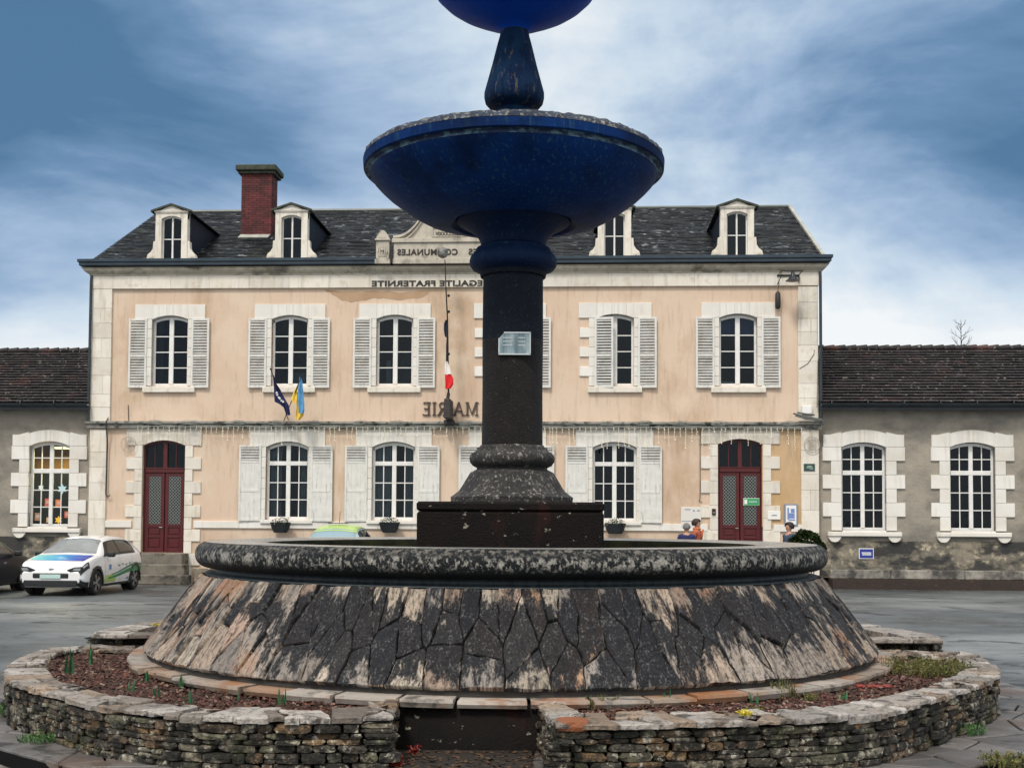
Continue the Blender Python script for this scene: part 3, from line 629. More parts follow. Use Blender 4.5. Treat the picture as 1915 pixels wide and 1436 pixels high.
def serif_word():
    """MAIRIE in seriffed capitals, turned about like everything else on this front"""
    H = .44; st = .065; th = .035; sf = .03; m = MB(); x = 0; out = []
    def bar(x0, z0, x1, z1, w):
        dx, dz = x1 - x0, z1 - z0; L = math.hypot(dx, dz); out.append(('b', (x0 + x1) / 2, (z0 + z1) / 2, dx / L, dz / L, L / 2, w / 2))
    def serif(xc, z, w=.13): bar(xc - w / 2, z + (.012 if z < H / 2 else -.012), xc + w / 2, z + (.012 if z < H / 2 else -.012), .024)
    adv = 0
    for ch in 'MAIRIE':
        b = adv
        if ch == 'M': bar(b + .04, 0, b + .04, H, th); bar(b + .38, 0, b + .38, H, st); bar(b + .05, H, b + .21, .04, st); bar(b + .21, .04, b + .37, H, th); serif(b + .04, 0); serif(b + .38, 0, .15); serif(b + .03, H, .11); serif(b + .39, H, .12); adv += .50
        if ch == 'A': bar(b + .03, 0, b + .18, H, th); bar(b + .18, H, b + .34, 0, st); bar(b + .08, .15, b + .28, .15, th * .8); serif(b + .03, 0, .11); serif(b + .34, 0, .13); adv += .43
        if ch == 'I': bar(b + .07, 0, b + .07, H, st); serif(b + .07, 0, .15); serif(b + .07, H, .15); adv += .20
        if ch == 'R':
            bar(b + .07, 0, b + .07, H, st); serif(b + .07, 0, .15); serif(b + .05, H, .11)
            pr = [(b + .07, H - .015), (b + .18, H - .015), (b + .25, H - .06), (b + .25, H - .15), (b + .18, H - .21), (b + .07, H - .21)]
            for p, q in zip(pr, pr[1:]): bar(*p, *q, th)
            bar(b + .15, .22, b + .29, 0, st); serif(b + .30, 0, .08); adv += .37
        if ch == 'E':
            bar(b + .07, 0, b + .07, H, st); serif(b + .05, 0, .1); serif(b + .05, H, .1)
            for z, l in ((H - .015, .20), (H / 2, .16), (.015, .22)): bar(b + .05, z, b + .05 + l, z, th); bar(b + .05 + l, z - .035 * (z > .03), b + .05 + l, z + .035 * (z < H - .05), th)
            adv += .34
    tot = adv
    for (_, cx, cz, dx, dz, hl, hw) in out: m.obox((-(cx - tot / 2), 0, cz), (-dx * hl, 0, dz * hl), (0, .018, 0), (dz * hw, 0, dx * hw))
    return m, tot
m, tot = serif_word(); x0 = fac(788, 764)[0]; x1 = fac(894, 764)[0]; k = (x1 - x0) / tot; m.v = [(v[0] * k, v[1], v[2] * .92) for v in m.v]
m.build('lettering', mt['letter'], hall, ((x0 + x1) / 2, -.03, zrow(840, 777)))

# windows of the upper floor
rs = surround(UW, 0, UH, UC, UH + (593 - 565) * .0162 + 0, .22, .50, 7, lint=.53)
lf, ls = louvre_leaf(.56, -.06, UH - .0 + .02, .085)
pf, ps = panel_leaf(.68, -.04, LH + .05)
# join slats into the leaf mesh as a second material so each leaf is one part
def join_leaf(f, s, name):
    m = MB(); m.v = f.v + s.v; m.f = f.f + [tuple(i + len(f.v) for i in q) for q in s.f]; m.m = [0] * len(f.f) + [1] * len(s.f)
    return m
LEAF = join_leaf(lf, ls, 'shutter'); PLEAF = join_leaf(pf, ps, 'shutter')
def leaf_obj(src, win, x, y, rz, flip):
    m = MB(); m.v = [(-v[0], v[1], v[2]) for v in src.v] if flip else list(src.v); m.f = src.f; m.m = src.m
    o = m.build('shutter', [mt['shutter'], mt['slat']], win, (x, y, 0), rot=(0, 0, rz)); 
    return o
rnd = random.Random(3)
proto = {}
for i, d in enumerate(UP):
    f, p = casement(UW, .0, UH - .02, UC - .02, 1, 4, 1, None, .07, .14, .14)
    if 'u' not in proto:
        win = f.build('window', mt['paint'], hall, (d['x'], 0, d['z'])); proto['u'] = (win, p.build('pane', mt['glass'], win), rs.build('window_surround', mt['stone_white'], win))
        sl = MB(); hwid = .81; sl.rbox(-hwid, hwid, -.10, .14, -.20, -.03, .012); proto['us'] = sl.build('sill', mt['stone'], win)
    else:
        win = proto['u'][0].copy(); C.objects.link(win); win.location = (d['x'], 0, d['z'])
        for q in (proto['u'][1], proto['u'][2], proto['us']): c = q.copy(); C.objects.link(c); c.parent = win
    if d['k'] == 'open':
        leaf_obj(LEAF, win, -UW / 2 - .14, -.075, R(-3 + rnd.uniform(-1.5, 1.5)) * 1, True).rotation_euler.z = R(3 + rnd.uniform(-1, 1.5)); leaf_obj(LEAF, win, UW / 2 + .12, -.075, R(-3 - rnd.uniform(-1, 1.5)), False)
    else:
        leaf_obj(LEAF, win, -UW / 2 - .05, -.085, R(-4), False); leaf_obj(LEAF, win, UW / 2 + .12, -.075, R(-4), False)
# things behind upper panes; last window's blue sheet paints a sky reflection
def behind(i, x0, x1, z0, z1, c, y=.30, name='curtain_and_sky_tint'):
    w_ = [o for o in hall.children if o.name.startswith('window') and abs(o.location.x - UP[i]['x']) < .01 and o.location.z > 5][0]
    m = MB(); n = 10
    for k in range(n + 1): m.v += [(x0 + (x1 - x0) * k / n, y + .012 * math.sin(k * 2.1), z0), (x0 + (x1 - x0) * k / n, y + .012 * math.sin(k * 2.1), z1)]
    for k in range(n): m.f.append((2 * k, 2 * k + 2, 2 * k + 3, 2 * k + 1)); m.m.append(0)
    m.build(name, M('curtain_and_sky_tint', c, tuple(a * .7 for a in c), 4, .9), w_, fixn=False)
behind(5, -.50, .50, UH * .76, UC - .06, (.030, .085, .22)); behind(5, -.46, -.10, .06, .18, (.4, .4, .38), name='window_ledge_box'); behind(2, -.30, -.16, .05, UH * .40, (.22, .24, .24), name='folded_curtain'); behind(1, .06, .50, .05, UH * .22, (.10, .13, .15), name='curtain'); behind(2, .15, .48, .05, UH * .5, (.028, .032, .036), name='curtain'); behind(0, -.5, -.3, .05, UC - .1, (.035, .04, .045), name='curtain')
# windows of the ground floor
rs2 = surround(LW, 0, LH, LC, z_str_lo - LO[1]['z'] - .005, .26, .50, 7)
def curtain(x0, x1, z0, z1, y=.34, amp=.03):
    m = MB(); n = 26
    for i in range(n + 1):
        x = x0 + (x1 - x0) * i / n; o = amp * math.sin(i * 1.9) + rnd.uniform(-.006, .006); m.v += [(x, y + o, z0), (x + .015 * math.sin(i), y + o * .6, z1)]
    for i in range(n): m.f.append((2 * i, 2 * i + 2, 2 * i + 3, 2 * i + 1)); m.m.append(0)
    return m
for i, d in enumerate(LO):
    f, p = casement(LW, .0, LH - .02, LC - .02, 1, 3, 2, ((LH - .02) * .755, (LH - .02) * .80 + .03), .075, .14, .13)
    if 'l' not in proto:
        win = f.build('window', mt['paint'], hall, (d['x'], 0, d['z'])); sl = MB(); sl.rbox(-.80, .80, -.11, .14, -.11, -.002, .012)
        proto['l'] = (win, p.build('pane', mt['glass'], win), rs2.build('window_surround', mt['stone_white'], win), sl.build('sill', mt['stone_white'], win))
    else:
        win = proto['l'][0].copy(); C.objects.link(win); win.location = (d['x'], 0, d['z'])
        for q in proto['l'][1:]: c = q.copy(); C.objects.link(c); c.parent = win
    leaf_obj(PLEAF, win, -LW / 2 - .13, -.08, R(2.5), True); leaf_obj(PLEAF, win, LW / 2 + .07, -.08, R(-2.5), False)
    if i < 2:
        curtain(-.58, -.14 if i else -.25, .05, LC - .1).build('curtain', mt['curtain'], win); curtain(.34, .60, .05, LC - .1).build('curtain', mt['curtain'], win)
# base band and plinth pieces between the openings
m = MB(); zb1 = zrow(700, 976); zb0 = zrow(700, 989)
cuts = sorted([(doorL['x'] - DW / 2 - .30, doorL['x'] + DW / 2 + .30), (doorR['x'] - DW / 2 - .30, doorR['x'] + DW / 2 + .30)])
segs = [(xL + .45, cuts[0][0]), (cuts[0][1], cuts[1][0]), (cuts[1][1], xR - .5)]
for a, b in segs:
    k = max(1, int((b - a) / 1.4))
    m = MB()
    for q in range(k): m.rbox(a + (b - a) * q / k + .002, a + (b - a) * (q + 1) / k - .002, -.055, .05, zb0, zb1, .006)
    m.build('base_band', mt['stone_white'], hall)
m = MB()
for a, b in segs: MB().box(a, b, -.02, .03, 0, .42).build('plinth', mt['footing'], hall)

# doors
def build_door(d, panel_sign):
    w = DW; h = w / 2; H = DH; hc = DC
    sm = surround(w, 0, H, hc, z_str_lo - d['z'] - .005, .24, .50, 11, zj=-.75, lint=.50)
    dr = MB(); y = .12; az = lambda x: arch_z(x, -h, h, H, hc)
    dr.rbox(-h, -h + .06, y, y + .08, 0, H, .008); dr.rbox(h - .06, h, y, y + .08, 0, H, .008)
    arch_band(dr, -h, h, 0, 0, lambda x: az(x) - .07, az, y, y + .08, 14)
    ztr = H * .745; dr.rbox(-h + .06, h - .06, y - .03, y + .08, ztr, ztr + .15, .015); dr.rbox(-h + .06, h - .06, y - .045, y + .0, ztr + .12, ztr + .16, .01)
    dr.rbox(-.07, .07, y - .02, y + .07, ztr + .15, hc - .07, .012)
    for s in (-1, 1): dr.box(s * .33 - .012, s * .33 + .012, y + .02, y + .05, ztr + .15, hc - .05)
    o = dr.build('door', mt['maroon'], hall, (d['x'], 0, d['z']))
    p = MB(); arch_band(p, -h + .02, h - .02, 0, 0, lambda x: ztr + .1, lambda x: az(x) - .02, y + .04, y + .044, 8); p.build('transom_pane', mt['glass'], o)
    sm.build('door_surround', mt['stone'], o)
    zg0, zg1 = H * .265, ztr - .10
    for s in (-1, 1):
        a, b = (.012, h - .062) if s > 0 else (-h + .062, -.012); l = MB()
        l.rbox(a, a + .105, y, y + .06, .01, ztr - .003, .006); l.rbox(b - .105, b, y, y + .06, .01, ztr - .003, .006)
        for (z0, z1) in ((.01, .12), (zg0 - .10, zg0), (zg0 * .52, zg0 * .52 + .07), (zg1, ztr - .003)): l.rbox(a + .105, b - .105, y + .001, y + .058, z0, z1, .006)
        l.box(a + .1, b - .1, y + .03, y + .05, .1, zg0 - .02); l.rbox(a + .14, b - .14, y + .012, y + .035, .16, zg0 * .52 - .04, .01); l.rbox(a + .14, b - .14, y + .012, y + .035, zg0 * .52 + .11, zg0 - .14, .01)
        lo = l.build('door_leaf', mt['maroon'], o)
        g = MB(); g.box(a + .1, b - .1, y + .035, y + .04, zg0 - .01, zg1 + .01); g.build('glass', mt['door_glass'], o)
        q = MB(); n = 4; wd = b - a - .21; cw = wd / n; rows = int((zg1 - zg0) / cw)
        ch = (zg1 - zg0) / rows
        for r in range(rows):
            for c in range(n):
                x0, x1 = a + .105 + c * cw, a + .105 + (c + 1) * cw; z0, z1 = zg0 + r * ch, zg0 + (r + 1) * ch
                for (p0, p1) in (((x0, z0), (x1, z1)), ((x0, z1), (x1, z0))):
                    L = math.hypot(p1[0] - p0[0], p1[1] - p0[1]); dx, dz = (p1[0] - p0[0]) / L, (p1[1] - p0[1]) / L
                    q.obox(((x0 + x1) / 2, y + .014, (z0 + z1) / 2), (dx * L / 2, 0, dz * L / 2), (0, .004, 0), (-dz * .0055, 0, dx * .0055))
        q.build('grille', mt['lattice'], o)
    MB().tube([(-.05, y - .01, H * .235), (-.05, y - .05, H * .235), (-.14, y - .05, H * .235)], .012, 6).build('handle', mt['lattice'], o)
    return o
build_door(doorL, False); build_door(doorR, True)
# steps belong to the entrances
def steps(dx, zs_, ext, name='doorstep'):
    m = MB(); n = len(zs_)
    for i, (z0, z1) in enumerate(zs_):
        e = ext[i]; m.rbox(dx - .75 - e[0], dx + .78 + e[1], -.25 - .42 * (i + 1) + 0, .0 if i == 0 else -.25 - .42 * i + .0, z0, z1, .02)
    return m.build(name, mt['step'], hall)
zl = doorL['z']; steps(doorL['x'], [(.0, zl - .01), (0, zl * .64), (0, zl * .31)], [(0, .05), (.0, .28), (.0, .50)])
steps(doorR['x'], [(.0, doorR['z'] - .01), (0, doorR['z'] * .66), (0, doorR['z'] * .33)], [(.1, .1), (.3, .3), (.5, .5)])
# downpipes at both corners
m = MB(); m.tube([(xL - .03, -.10, z_cor_lo + .05), (xL - .03, -.13, z_cor_lo - .2), (xL - .03, -.13, z_str_hi)], .045, 8); m.build('downpipe', mt['zinc_dark'], hall, smooth=40)
m = MB(); m.tube([(xR + .05, -.10, z_cor_lo + .05), (xR + .05, -.13, z_cor_lo - .2), (xR + .05, -.13, z_str_hi)], .045, 8); m.build('downpipe', mt['zinc_dark'], hall, smooth=40)

# ================================================================== the two low wings
def wing(name, label, side, wins, lit):
    dep = .18; xa = xR - .02 if side > 0 else -34.0; xb = 34.0 if side > 0 else xL + .02
    root = thing(name, label, 'building', FO, RZ)
    zr = lambda px, py: fac(px, py, dep)[1]
    rx = 1700 if side > 0 else 90
    ze = zr(rx, 757); zbase = zr(rx, 1012 if side > 0 else 1003)
    H = []
    for (pl, pr, pt_s, pt_c, pb) in wins:
        x0 = fac(pl, 900, dep)[0]; x1 = fac(pr, 900, dep)[0]; H.append((x0, x1, zr((pl + pr) / 2, pb), zr((pl + pr) / 2, pt_s), zr((pl + pr) / 2, pt_c)))
    ext = []   # further windows outside the frame, the same rhythm
    w0 = H[-1] if side > 0 else H[0]; step_ = 3.45
    for k in range(1, 4): ext.append(tuple((w0[0] + side * step_ * k, w0[1] + side * step_ * k, w0[2], w0[3], w0[4])))
    allw = H + ext
    m = MB(); wall_grid(m, xa, xb, zbase, ze + .15, [(a, b, c, e) for (a, b, c, d, e) in allw], dep)
    m.add([(xa, 9, 0), (xb, 9, 0), (xb, 9, ze), (xa, 9, ze)], [(3, 2, 1, 0)])
    ex = xb if side > 0 else xa; m.add([(ex, dep, 0), (ex, 9, 0), (ex, 9, ze), (ex, 4.6, ze + 2.1), (ex, dep, ze)], [(0, 1, 2, 3, 4)])
    m.build('wall', mt['render'], root, fixn=False)
    m = MB(); m.box(xa, xb, dep - .03, dep + .3, .30, zbase); m.build('wall_base', mt['footing'], root)
    if side > 0:
        m = MB(); x = xa + .3; r = random.Random(5)
        while x < xb: 
            l = r.uniform(1.0, 2.2); m.rbox(x + .005, min(xb, x + l) - .005, dep - .42 + r.uniform(0, .02), dep - .035, .29, .54 + r.uniform(-.008, .008), .015); x += l
        m.build('kerb_ledge', mt['kerb'], root)
        m = MB(); m.box(xa + .3, xb, dep - .75, dep - .03, 0, .285); m.build('footing_step', mt['dirt'], root)
    else:
        m = MB(); m.box(xa, xb, dep - .05, dep + .28, 0, .30); m.build('footing_step', mt['footing'], root)
    # dark inside; lit room's lower wall painted dark as shade behind lower panes
    lo = min(h[2] for h in allw) - .2
    if lit: m = MB(); zz_ = H[0][2] + (H[0][3] - H[0][2]) * .74; q_ = MB(); q_.box(H[0][0] - 1.2, H[0][1] + .55, dep + 1.2, dep + 1.3, lo, zz_ - .1); q_.build('inner_wall', mt['room'], root); m.box(H[0][0] - 1.2, H[0][1] + .55, dep + 3.0, dep + 3.1, lo, ze); m.box(H[0][0] - 1.2, H[0][1] + .55, dep + .4, dep + 3, ze - .35, ze - .3); m.build('lit_inner_wall', mt['room_lit'], root); xin = H[0][0] - 1.3
    m = MB()
    m.box(xa, xb if not lit else xin, dep + 2.2, dep + 2.3, lo, ze); m.box(xa, xb if not lit else xin, dep + .35, dep + 2.2, ze - .2, ze - .1)
    if lit: m.box(H[0][1] + .56, H[0][1] + .6, dep + .35, dep + 3, lo, ze)
    m.build('inner_wall', mt['room'], root)
    for i, (x0, x1, zb, zs, zc) in enumerate(allw):
        w = x1 - x0; f, p = casement(w, 0, zs - zb - .02, zc - zb - .02, 2, 3, 2, ((zs - zb) * .665, (zs - zb) * .72), .07, dep + .15, .12)
        win = f.build('window', mt['paint'], root, ((x0 + x1) / 2, 0, zb)); p.build('pane', mt['glass'], win)
        zt = zr(90 if side < 0 else 1615, 804) - zb; st = zr(90 if side < 0 else 1615, 813) - zb
        sm = surround(w, 0, zs - zb, zc - zb, zt, .30, .55, 6, side_top=st, proud=.05, lint=.53); sm.v = [(a, b + dep, c) for (a, b, c) in sm.v]
        sm.build('window_surround', mt['stone_white'], win)
        sl = MB(); sl.rbox(-w / 2 - .42, w / 2 + .42, dep - .16, dep + .14, -.17, -.04, .015); sl.rbox(-w / 2 + .02, w / 2 - .02, dep - .08, dep + .14, -.038, .0, .01)
        for s in (-1, 1):
            cx = s * (w / 2 + .22); arch_band(sl, cx - .20, cx + .20, 0, 0, lambda x: -.17 - .17 * (1 - abs((x - cx) / .205) ** 2.6), lambda x: -.171, dep - .12, dep + .1, 10)
        sl.build('sill', mt['stone_white'], win)
    # tiled roof
    rf = MB(); er = ze + .02; yr = 4.6; zr_ = fac(rx, 653 if side > 0 else 658, yr)[1]; y0 = dep - .38
    rf.add([(xa, y0, er - .02), (xb, y0, er - .02), (xb, yr, zr_ - .02), (xa, yr, zr_ - .02)], [(0, 1, 2, 3)]); rf.add([(xa, 9.4, er - .02), (xb, 9.4, er - .02), (xb, yr, zr_ - .02), (xa, yr, zr_ - .02)], [(0, 1, 2, 3)])
    xe0, xe1 = (xa + .02, xa + 15) if side > 0 else (xb - 15, xb - .02)
    slate_slope(rf, xe0, xe1, y0, er, yr, zr_, .27, .26, thick=.03, tilt=.03, jx=.012)
    slate_slope(rf, xa, xb, 9.4, er, yr, zr_, .8, 1.2, thick=.03, tilt=.03)
    if side > 0: slate_slope(rf, xe1, xb, y0, er, yr, zr_, .5, .6, thick=.03, tilt=.03)
    else: slate_slope(rf, xa, xe0, y0, er, yr, zr_, .5, .6, thick=.03, tilt=.03)
    ro = rf.build('roof', mt['tile'], root, fixn=False)
    rg = MB(); x = xe0
    while x < xe1:
        rg.tube([(x, yr, zr_ + .02 + random.uniform(-.006, .006)), (x + .36, yr, zr_ + .045)], [.095, .115], 8); x += .36
    rg.build('ridge_tiles', mt['tile'], ro)
    gm = MB(); k = 10
    pr = [(y0 - .09 + .085 * math.cos(math.pi + math.pi * q / k), er - .02 + .085 * math.sin(math.pi + math.pi * q / k)) for q in range(k + 1)]
    for q in range(k): gm.add([(xa + .05 * (side > 0), pr[q][0], pr[q][1]), (xb, pr[q][0], pr[q][1]), (xb, pr[q + 1][0], pr[q + 1][1]), (xa + .05 * (side > 0), pr[q + 1][0], pr[q + 1][1])], [(0, 1, 2, 3)])
    x = xe0 + .3
    while x < xe1: gm.lathe([(.088, 0), (.105, 0), (.105, .03), (.088, .03)], 12); n_ = 48; vv = gm.v[-n_:]; gm.v[-n_:] = [(x + b_[2], y0 - .09 + b_[0], er - .02 + b_[1]) for b_ in vv]; x += 1.05
    gm.box(xa + .05 * (side > 0), xb, y0 + .0, y0 + .02, er - .20, er - .02)
    gm.build('gutter', mt['zinc_dark'], root, fixn=False)
    MB().box(xa, xb, y0 + .022, dep + .02, er - .16, er - .13).build('soffit', mt['zinc_dark'], root)
    return root, H, dep
wr, HR, depw = wing('right_wing', 'low grey roughcast wing with brown tiled roof to the right of the town hall', 1, [(1573, 1657, 836, 827, 992), (1776, 1861, 836, 827, 993)], False)
wl, HL, _ = wing('left_wing', 'low grey roughcast wing with a lit window to the left of the town hall', -1, [(54, 130, 834, 825, 985)], True)
wr.name = 'low_wing'; wl.name = 'low_wing'
# downpipes beside the wings
m = MB(); m.tube([(xR + .16, -.02, zrow(1535, 760)), (xR + .12, -.10, zrow(1535, 775)), (xR + .12, -.10, .3)], .045, 8); 
lampm = plain('ceiling_lamp_tube', (1.0, .80, .42), .5, emit=2.2)
cl = MB(); cl.box(HL[0][0] + .2, HL[0][1] - .1, depw + 1.2, depw + 1.5, HL[0][4] - .16, HL[0][4] - .10)
lt = bpy.data.lights.new('lamp_light', 'AREA'); lt.energy = 330; lt.size = 1.0; lt.color = (1, .66, .26); lo_ = bpy.data.objects.new('lamp_light', lt); C.objects.link(lo_); lo_.location = fworld((HL[0][0] + HL[0][1]) / 2, depw + 1.5, HL[0][4] - .25)
o = cl.build('ceiling_lamp', lampm, None, FO, rot=(0, 0, RZ)); tag(o, 'glowing strip lamp on the ceiling inside the lit window of the left wing', 'ceiling lamp')
# ================================================================== the fountain
FC = (0.0, 13.0)
def prof_pt(half_px, py):          # silhouette of a round body about the fountain's axis -> radius, height
    Z = 13.0; r = 0
    for _ in range(4):
        dz = ray(PPX, py); z = CAM_H + Z * dz.z / dz.y; depth = Z * math.cos(PITCH) + (z - CAM_H) * math.sin(PITCH)
        r = half_px / FPX * depth; Z = 13.0 - min(r * r / 13.0, 1); r = r * math.sqrt(1 - (r / 13.0) ** 2) if r < 12 else r
    return (r, z)
isl_stone = [(.40, .33, .26), (.30, .265, .235), (.44, .34, .265), (.24, .225, .215), (.36, .24, .18), (.50, .44, .36), (.19, .185, .19), (.42, .22, .10), (.34, .30, .27), (.15, .148, .155)]
mt['clad'] = M('stained_stone_cladding', (.42, .35, .28), (.30, .26, .23), 7, .75, 2.2, 22, uv=True, isl_c=isl_stone, island=.25, detail=8,
    grime=[((.035, .030, .028), .65, 12, (2.2, .4, 1), .51, .62), ((.03, .028, .028), .6, 34, (1.3, .6, 1), .51, .61), ((.40, .17, .06), .5, 1.1, (1.2, 1, 1), .59, .68)], spec=.35)
def add_stain(m):
    """algae that has settled in a broad band below the rim, heaviest at the middle and right"""
    nt = m.node_tree; N = nt.nodes.new; L = nt.links.new; b = nt.nodes['Principled BSDF']; src = b.inputs['Base Color'].links[0].from_socket
    tc = N('ShaderNodeTexCoord'); sp = N('ShaderNodeSeparateXYZ'); L(tc.outputs['UV'], sp.inputs[0])
    def rng(sig, a, c, o0, o1): r = N('ShaderNodeMapRange'); r.interpolation_type = 'SMOOTHSTEP'; r.inputs[1].default_value = a; r.inputs[2].default_value = c; r.inputs[3].default_value = o0; r.inputs[4].default_value = o1; L(sig, r.inputs[0]); return r.outputs[0]
    def mth(op, a, c, cl=False):
        q = N('ShaderNodeMath'); q.operation = op; q.use_clamp = cl
        for i, v in enumerate((a, c)):
            if isinstance(v, (int, float)): q.inputs[i].default_value = v
            else: L(v, q.inputs[i])
        return q.outputs[0]
    def noi(scale, st, off): mp = N('ShaderNodeMapping'); mp.inputs['Scale'].default_value = st; mp.inputs['Location'].default_value = (off, off, 0); L(tc.outputs['UV'], mp.inputs[0]); n = N('ShaderNodeTexNoise'); n.inputs['Scale'].default_value = scale; n.inputs['Detail'].default_value = 9; n.inputs['Roughness'].default_value = .68; L(mp.outputs[0], n.inputs['Vector']); return n.outputs[0]
    band = mth('MULTIPLY', rng(sp.outputs[1], SLN * .0, SLN * .50, -.10, .16), 1.0)
    top = rng(sp.outputs[1], SLN * .66, SLN * .92, 0, -.26)
    az = rng(sp.outputs[0], 12.4, 15.6, -.20, .06); az2 = rng(sp.outputs[0], 19.6, 21.0, 0, -.06)
    v = mth('ADD', mth('ADD', band, top), mth('ADD', az, az2))
    gi = N('ShaderNodeNewGeometry'); v = mth('ADD', v, mth('MULTIPLY', mth('SUBTRACT', gi.outputs['Random Per Island'], .5), .30))
    v = mth('ADD', v, mth('ADD', mth('MULTIPLY', noi(1.3, (1.4, .9, 1), 3), 1.5), mth('ADD', mth('MULTIPLY', noi(6, (2.4, .6, 1), 8), 1.0), mth('MULTIPLY', noi(28, (1.6, .7, 1), 5), .35))))
    f = rng(v, 1.31, 1.46, 0, .96)
    mx = N('ShaderNodeMix'); mx.data_type = 'RGBA'; L(f, mx.inputs[0]); L(src, mx.inputs[6])
    sc_ = N('ShaderNodeMix'); sc_.data_type = 'RGBA'; L(rng(mth('ADD', mth('MULTIPLY', noi(45, (1.5, .8, 1), 1), .6), mth('MULTIPLY', noi(9, (2, .8, 1), 4), .4)), .52, .60, 0, 1), sc_.inputs[0]); sc_.inputs[6].default_value = (.003, .005, .010, 1); sc_.inputs[7].default_value = (.095, .10, .10, 1)
    L(sc_.outputs[2], mx.inputs[7]); L(mx.outputs[2], b.inputs['Base Color'])
SLN = .93; add_stain(mt['clad'])
mt['joint'] = plain('dark_joint', (.006, .006, .0065), .95, 0, .1)
mt['rim'] = M('lichened_basin_rim', (.016, .018, .020), (.008, .011, .014), 5, .6, 1.2, 50, c3=(.20, .20, .18), p3=(.60, .66), sc3=14, st3=(1, 1, 1), gz=[(1.50, 1.57, 1.62, 1.68, (.34, .335, .30), .8, 30, .51, .60), (1.53, 1.58, 1.62, 1.66, (.46, .45, .41), .55, 8, .53, .58), (1.65, 1.69, 1.70, 1.73, (.20, .185, .16), .8, 24, .48, .58), (1.40, 1.44, 1.50, 1.54, (.003, .005, .007), 1.0, 3, .2, .3)], grime=[((.008, .010, .013), .97, .8, (1, 1, 1), .50, .56), ((.008, .010, .013), .8, 6, (1, 1, 1), .52, .58)], spec=.2)
mt['rim_top'] = M('wet_sky_grey_rim_top', (.34, .33, .31), (.22, .22, .21), 2, .25, .15, 40, grime=((.04, .04, .04), .6, 3, (1, 1, 1), .55, .7))  # pale grey also paints in sky reflected off the wet top
mt['neck'] = M('slimy_neck', (.008, .018, .024), (.045, .06, .07), 5, .45, .3, 40, stretch=(4, 4, 1))
mt['inner'] = M('mossy_basin_inside', (.026, .027, .010), (.007, .008, .005), 3, .7, .5, 30, spec=.15)
mt['water'] = plain('basin_water', (.01, .014, .012), .04)
mt['pebble'] = M('dark_pebbled_column', (.006, .004, .004), (.012, .009, .008), 6, .5, 1.6, 70, c3=(.085, .075, .065), p3=(.60, .69), sc3=48, st3=(1, 1, 1), spec=.3)
mt['pebble_blue'] = M('blue_black_column', (.002, .005, .013), (.004, .009, .020), 6, .7, 1.4, 70, c3=(.06, .08, .11), p3=(.61, .69), sc3=48, st3=(1, 1, 1), spec=.25)
mt['base_l'] = M('lichened_column_base', (.014, .013, .013), (.045, .042, .040), 9, .8, .9, 60, c3=(.24, .23, .21), p3=(.555, .63), sc3=30, st3=(1, 1, .6), grime=((.012, .012, .014), .85, 2.5, (1, 1, 2), .50, .60))
mt['block'] = M('dark_base_block', (.0035, .003, .003), (.007, .004, .0035), 3, .6, .8, 60, c3=(.26, .24, .20), p3=(.645, .67), sc3=9, st3=(1, 1, 1.6), grime=((.035, .010, .007), .5, 5, (1, 1, .4), .58, .7), spec=.15)
mt['bowl'] = M('deep_blue_bowl', (.0012, .020, .105), (.0022, .028, .135), 2.0, .55, .3, 50, c3=(.022, .075, .13), p3=(.55, .68), sc3=9, st3=(3, 3, .35), grime=((.001, .009, .040), .8, 1.1, (1, 1, .7), .5, .64), spec=.08)
mt['bowl_up'] = M('bright_blue_bowl', (.0020, .045, .34), (.003, .055, .38), 2.0, .55, .3, 50, c3=(.03, .10, .20), p3=(.62, .72), sc3=16, st3=(2, 2, .5), spec=.08)
mt['lip'] = M('crusted_lip', (.05, .07, .11), (.015, .025, .055), 9, .8, 1.6, 40, c3=(.27, .27, .23), p3=(.535, .61), sc3=26, st3=(1, 1, 1), grime=((.012, .02, .04), .8, 6, (1, 1, 1), .5, .62))
mt['ledge'] = M('ledge_flagstone', (.42, .38, .33), (.30, .27, .24), 4, .6, .4, 30, island=.2, isl_c=[(.27, .24, .21), (.19, .13, .085), (.32, .29, .26), (.28, .12, .04), (.17, .155, .14)], grime=[((.04, .038, .036), .8, 5, (1, 1, 1), .54, .66), ((.26, .10, .03), .75, 1.3, (1, 1, 1), .52, .62)])
fountain = thing('fountain', 'tall round stone fountain with deep blue bowls, dark column and stone clad basin', 'fountain', (FC[0], FC[1], 0))
loc = (0, 0, 0)
def voronoi_cells(pts, bounds, wrap=None, nb=14):
    """convex cells of scattered points, each clipped by its neighbours"""
    out = []; P = list(pts); Q = list(P)
    if wrap: Q = [(x + o, y) for o in (-wrap, 0, wrap) for (x, y) in P if -wrap * .15 < x + o < wrap * 1.15]
    for (px, py) in P:
        near = sorted(Q, key=lambda q: (q[0] - px) ** 2 + (q[1] - py) ** 2)[1:nb + 1]
        x0, x1, y0, y1 = px - 2, px + 2, bounds[0], bounds[1]; poly = [(x0, y0), (x1, y0), (x1, y1), (x0, y1)]
        for (qx, qy) in near:
            mx, my = (px + qx) / 2, (py + qy) / 2; nx, ny = qx - px, qy - py; new = []
            for i in range(len(poly)):
                a, b = poly[i], poly[(i + 1) % len(poly)]; da = (a[0] - mx) * nx + (a[1] - my) * ny; db = (b[0] - mx) * nx + (b[1] - my) * ny
                if da <= 0: new.append(a)
                if da * db < 0: t = da / (da - db); new.append((a[0] + (b[0] - a[0]) * t, a[1] + (b[1] - a[1]) * t))
            poly = new
            if len(poly) < 3: break
        if len(poly) >= 3: out.append(poly)
    return out
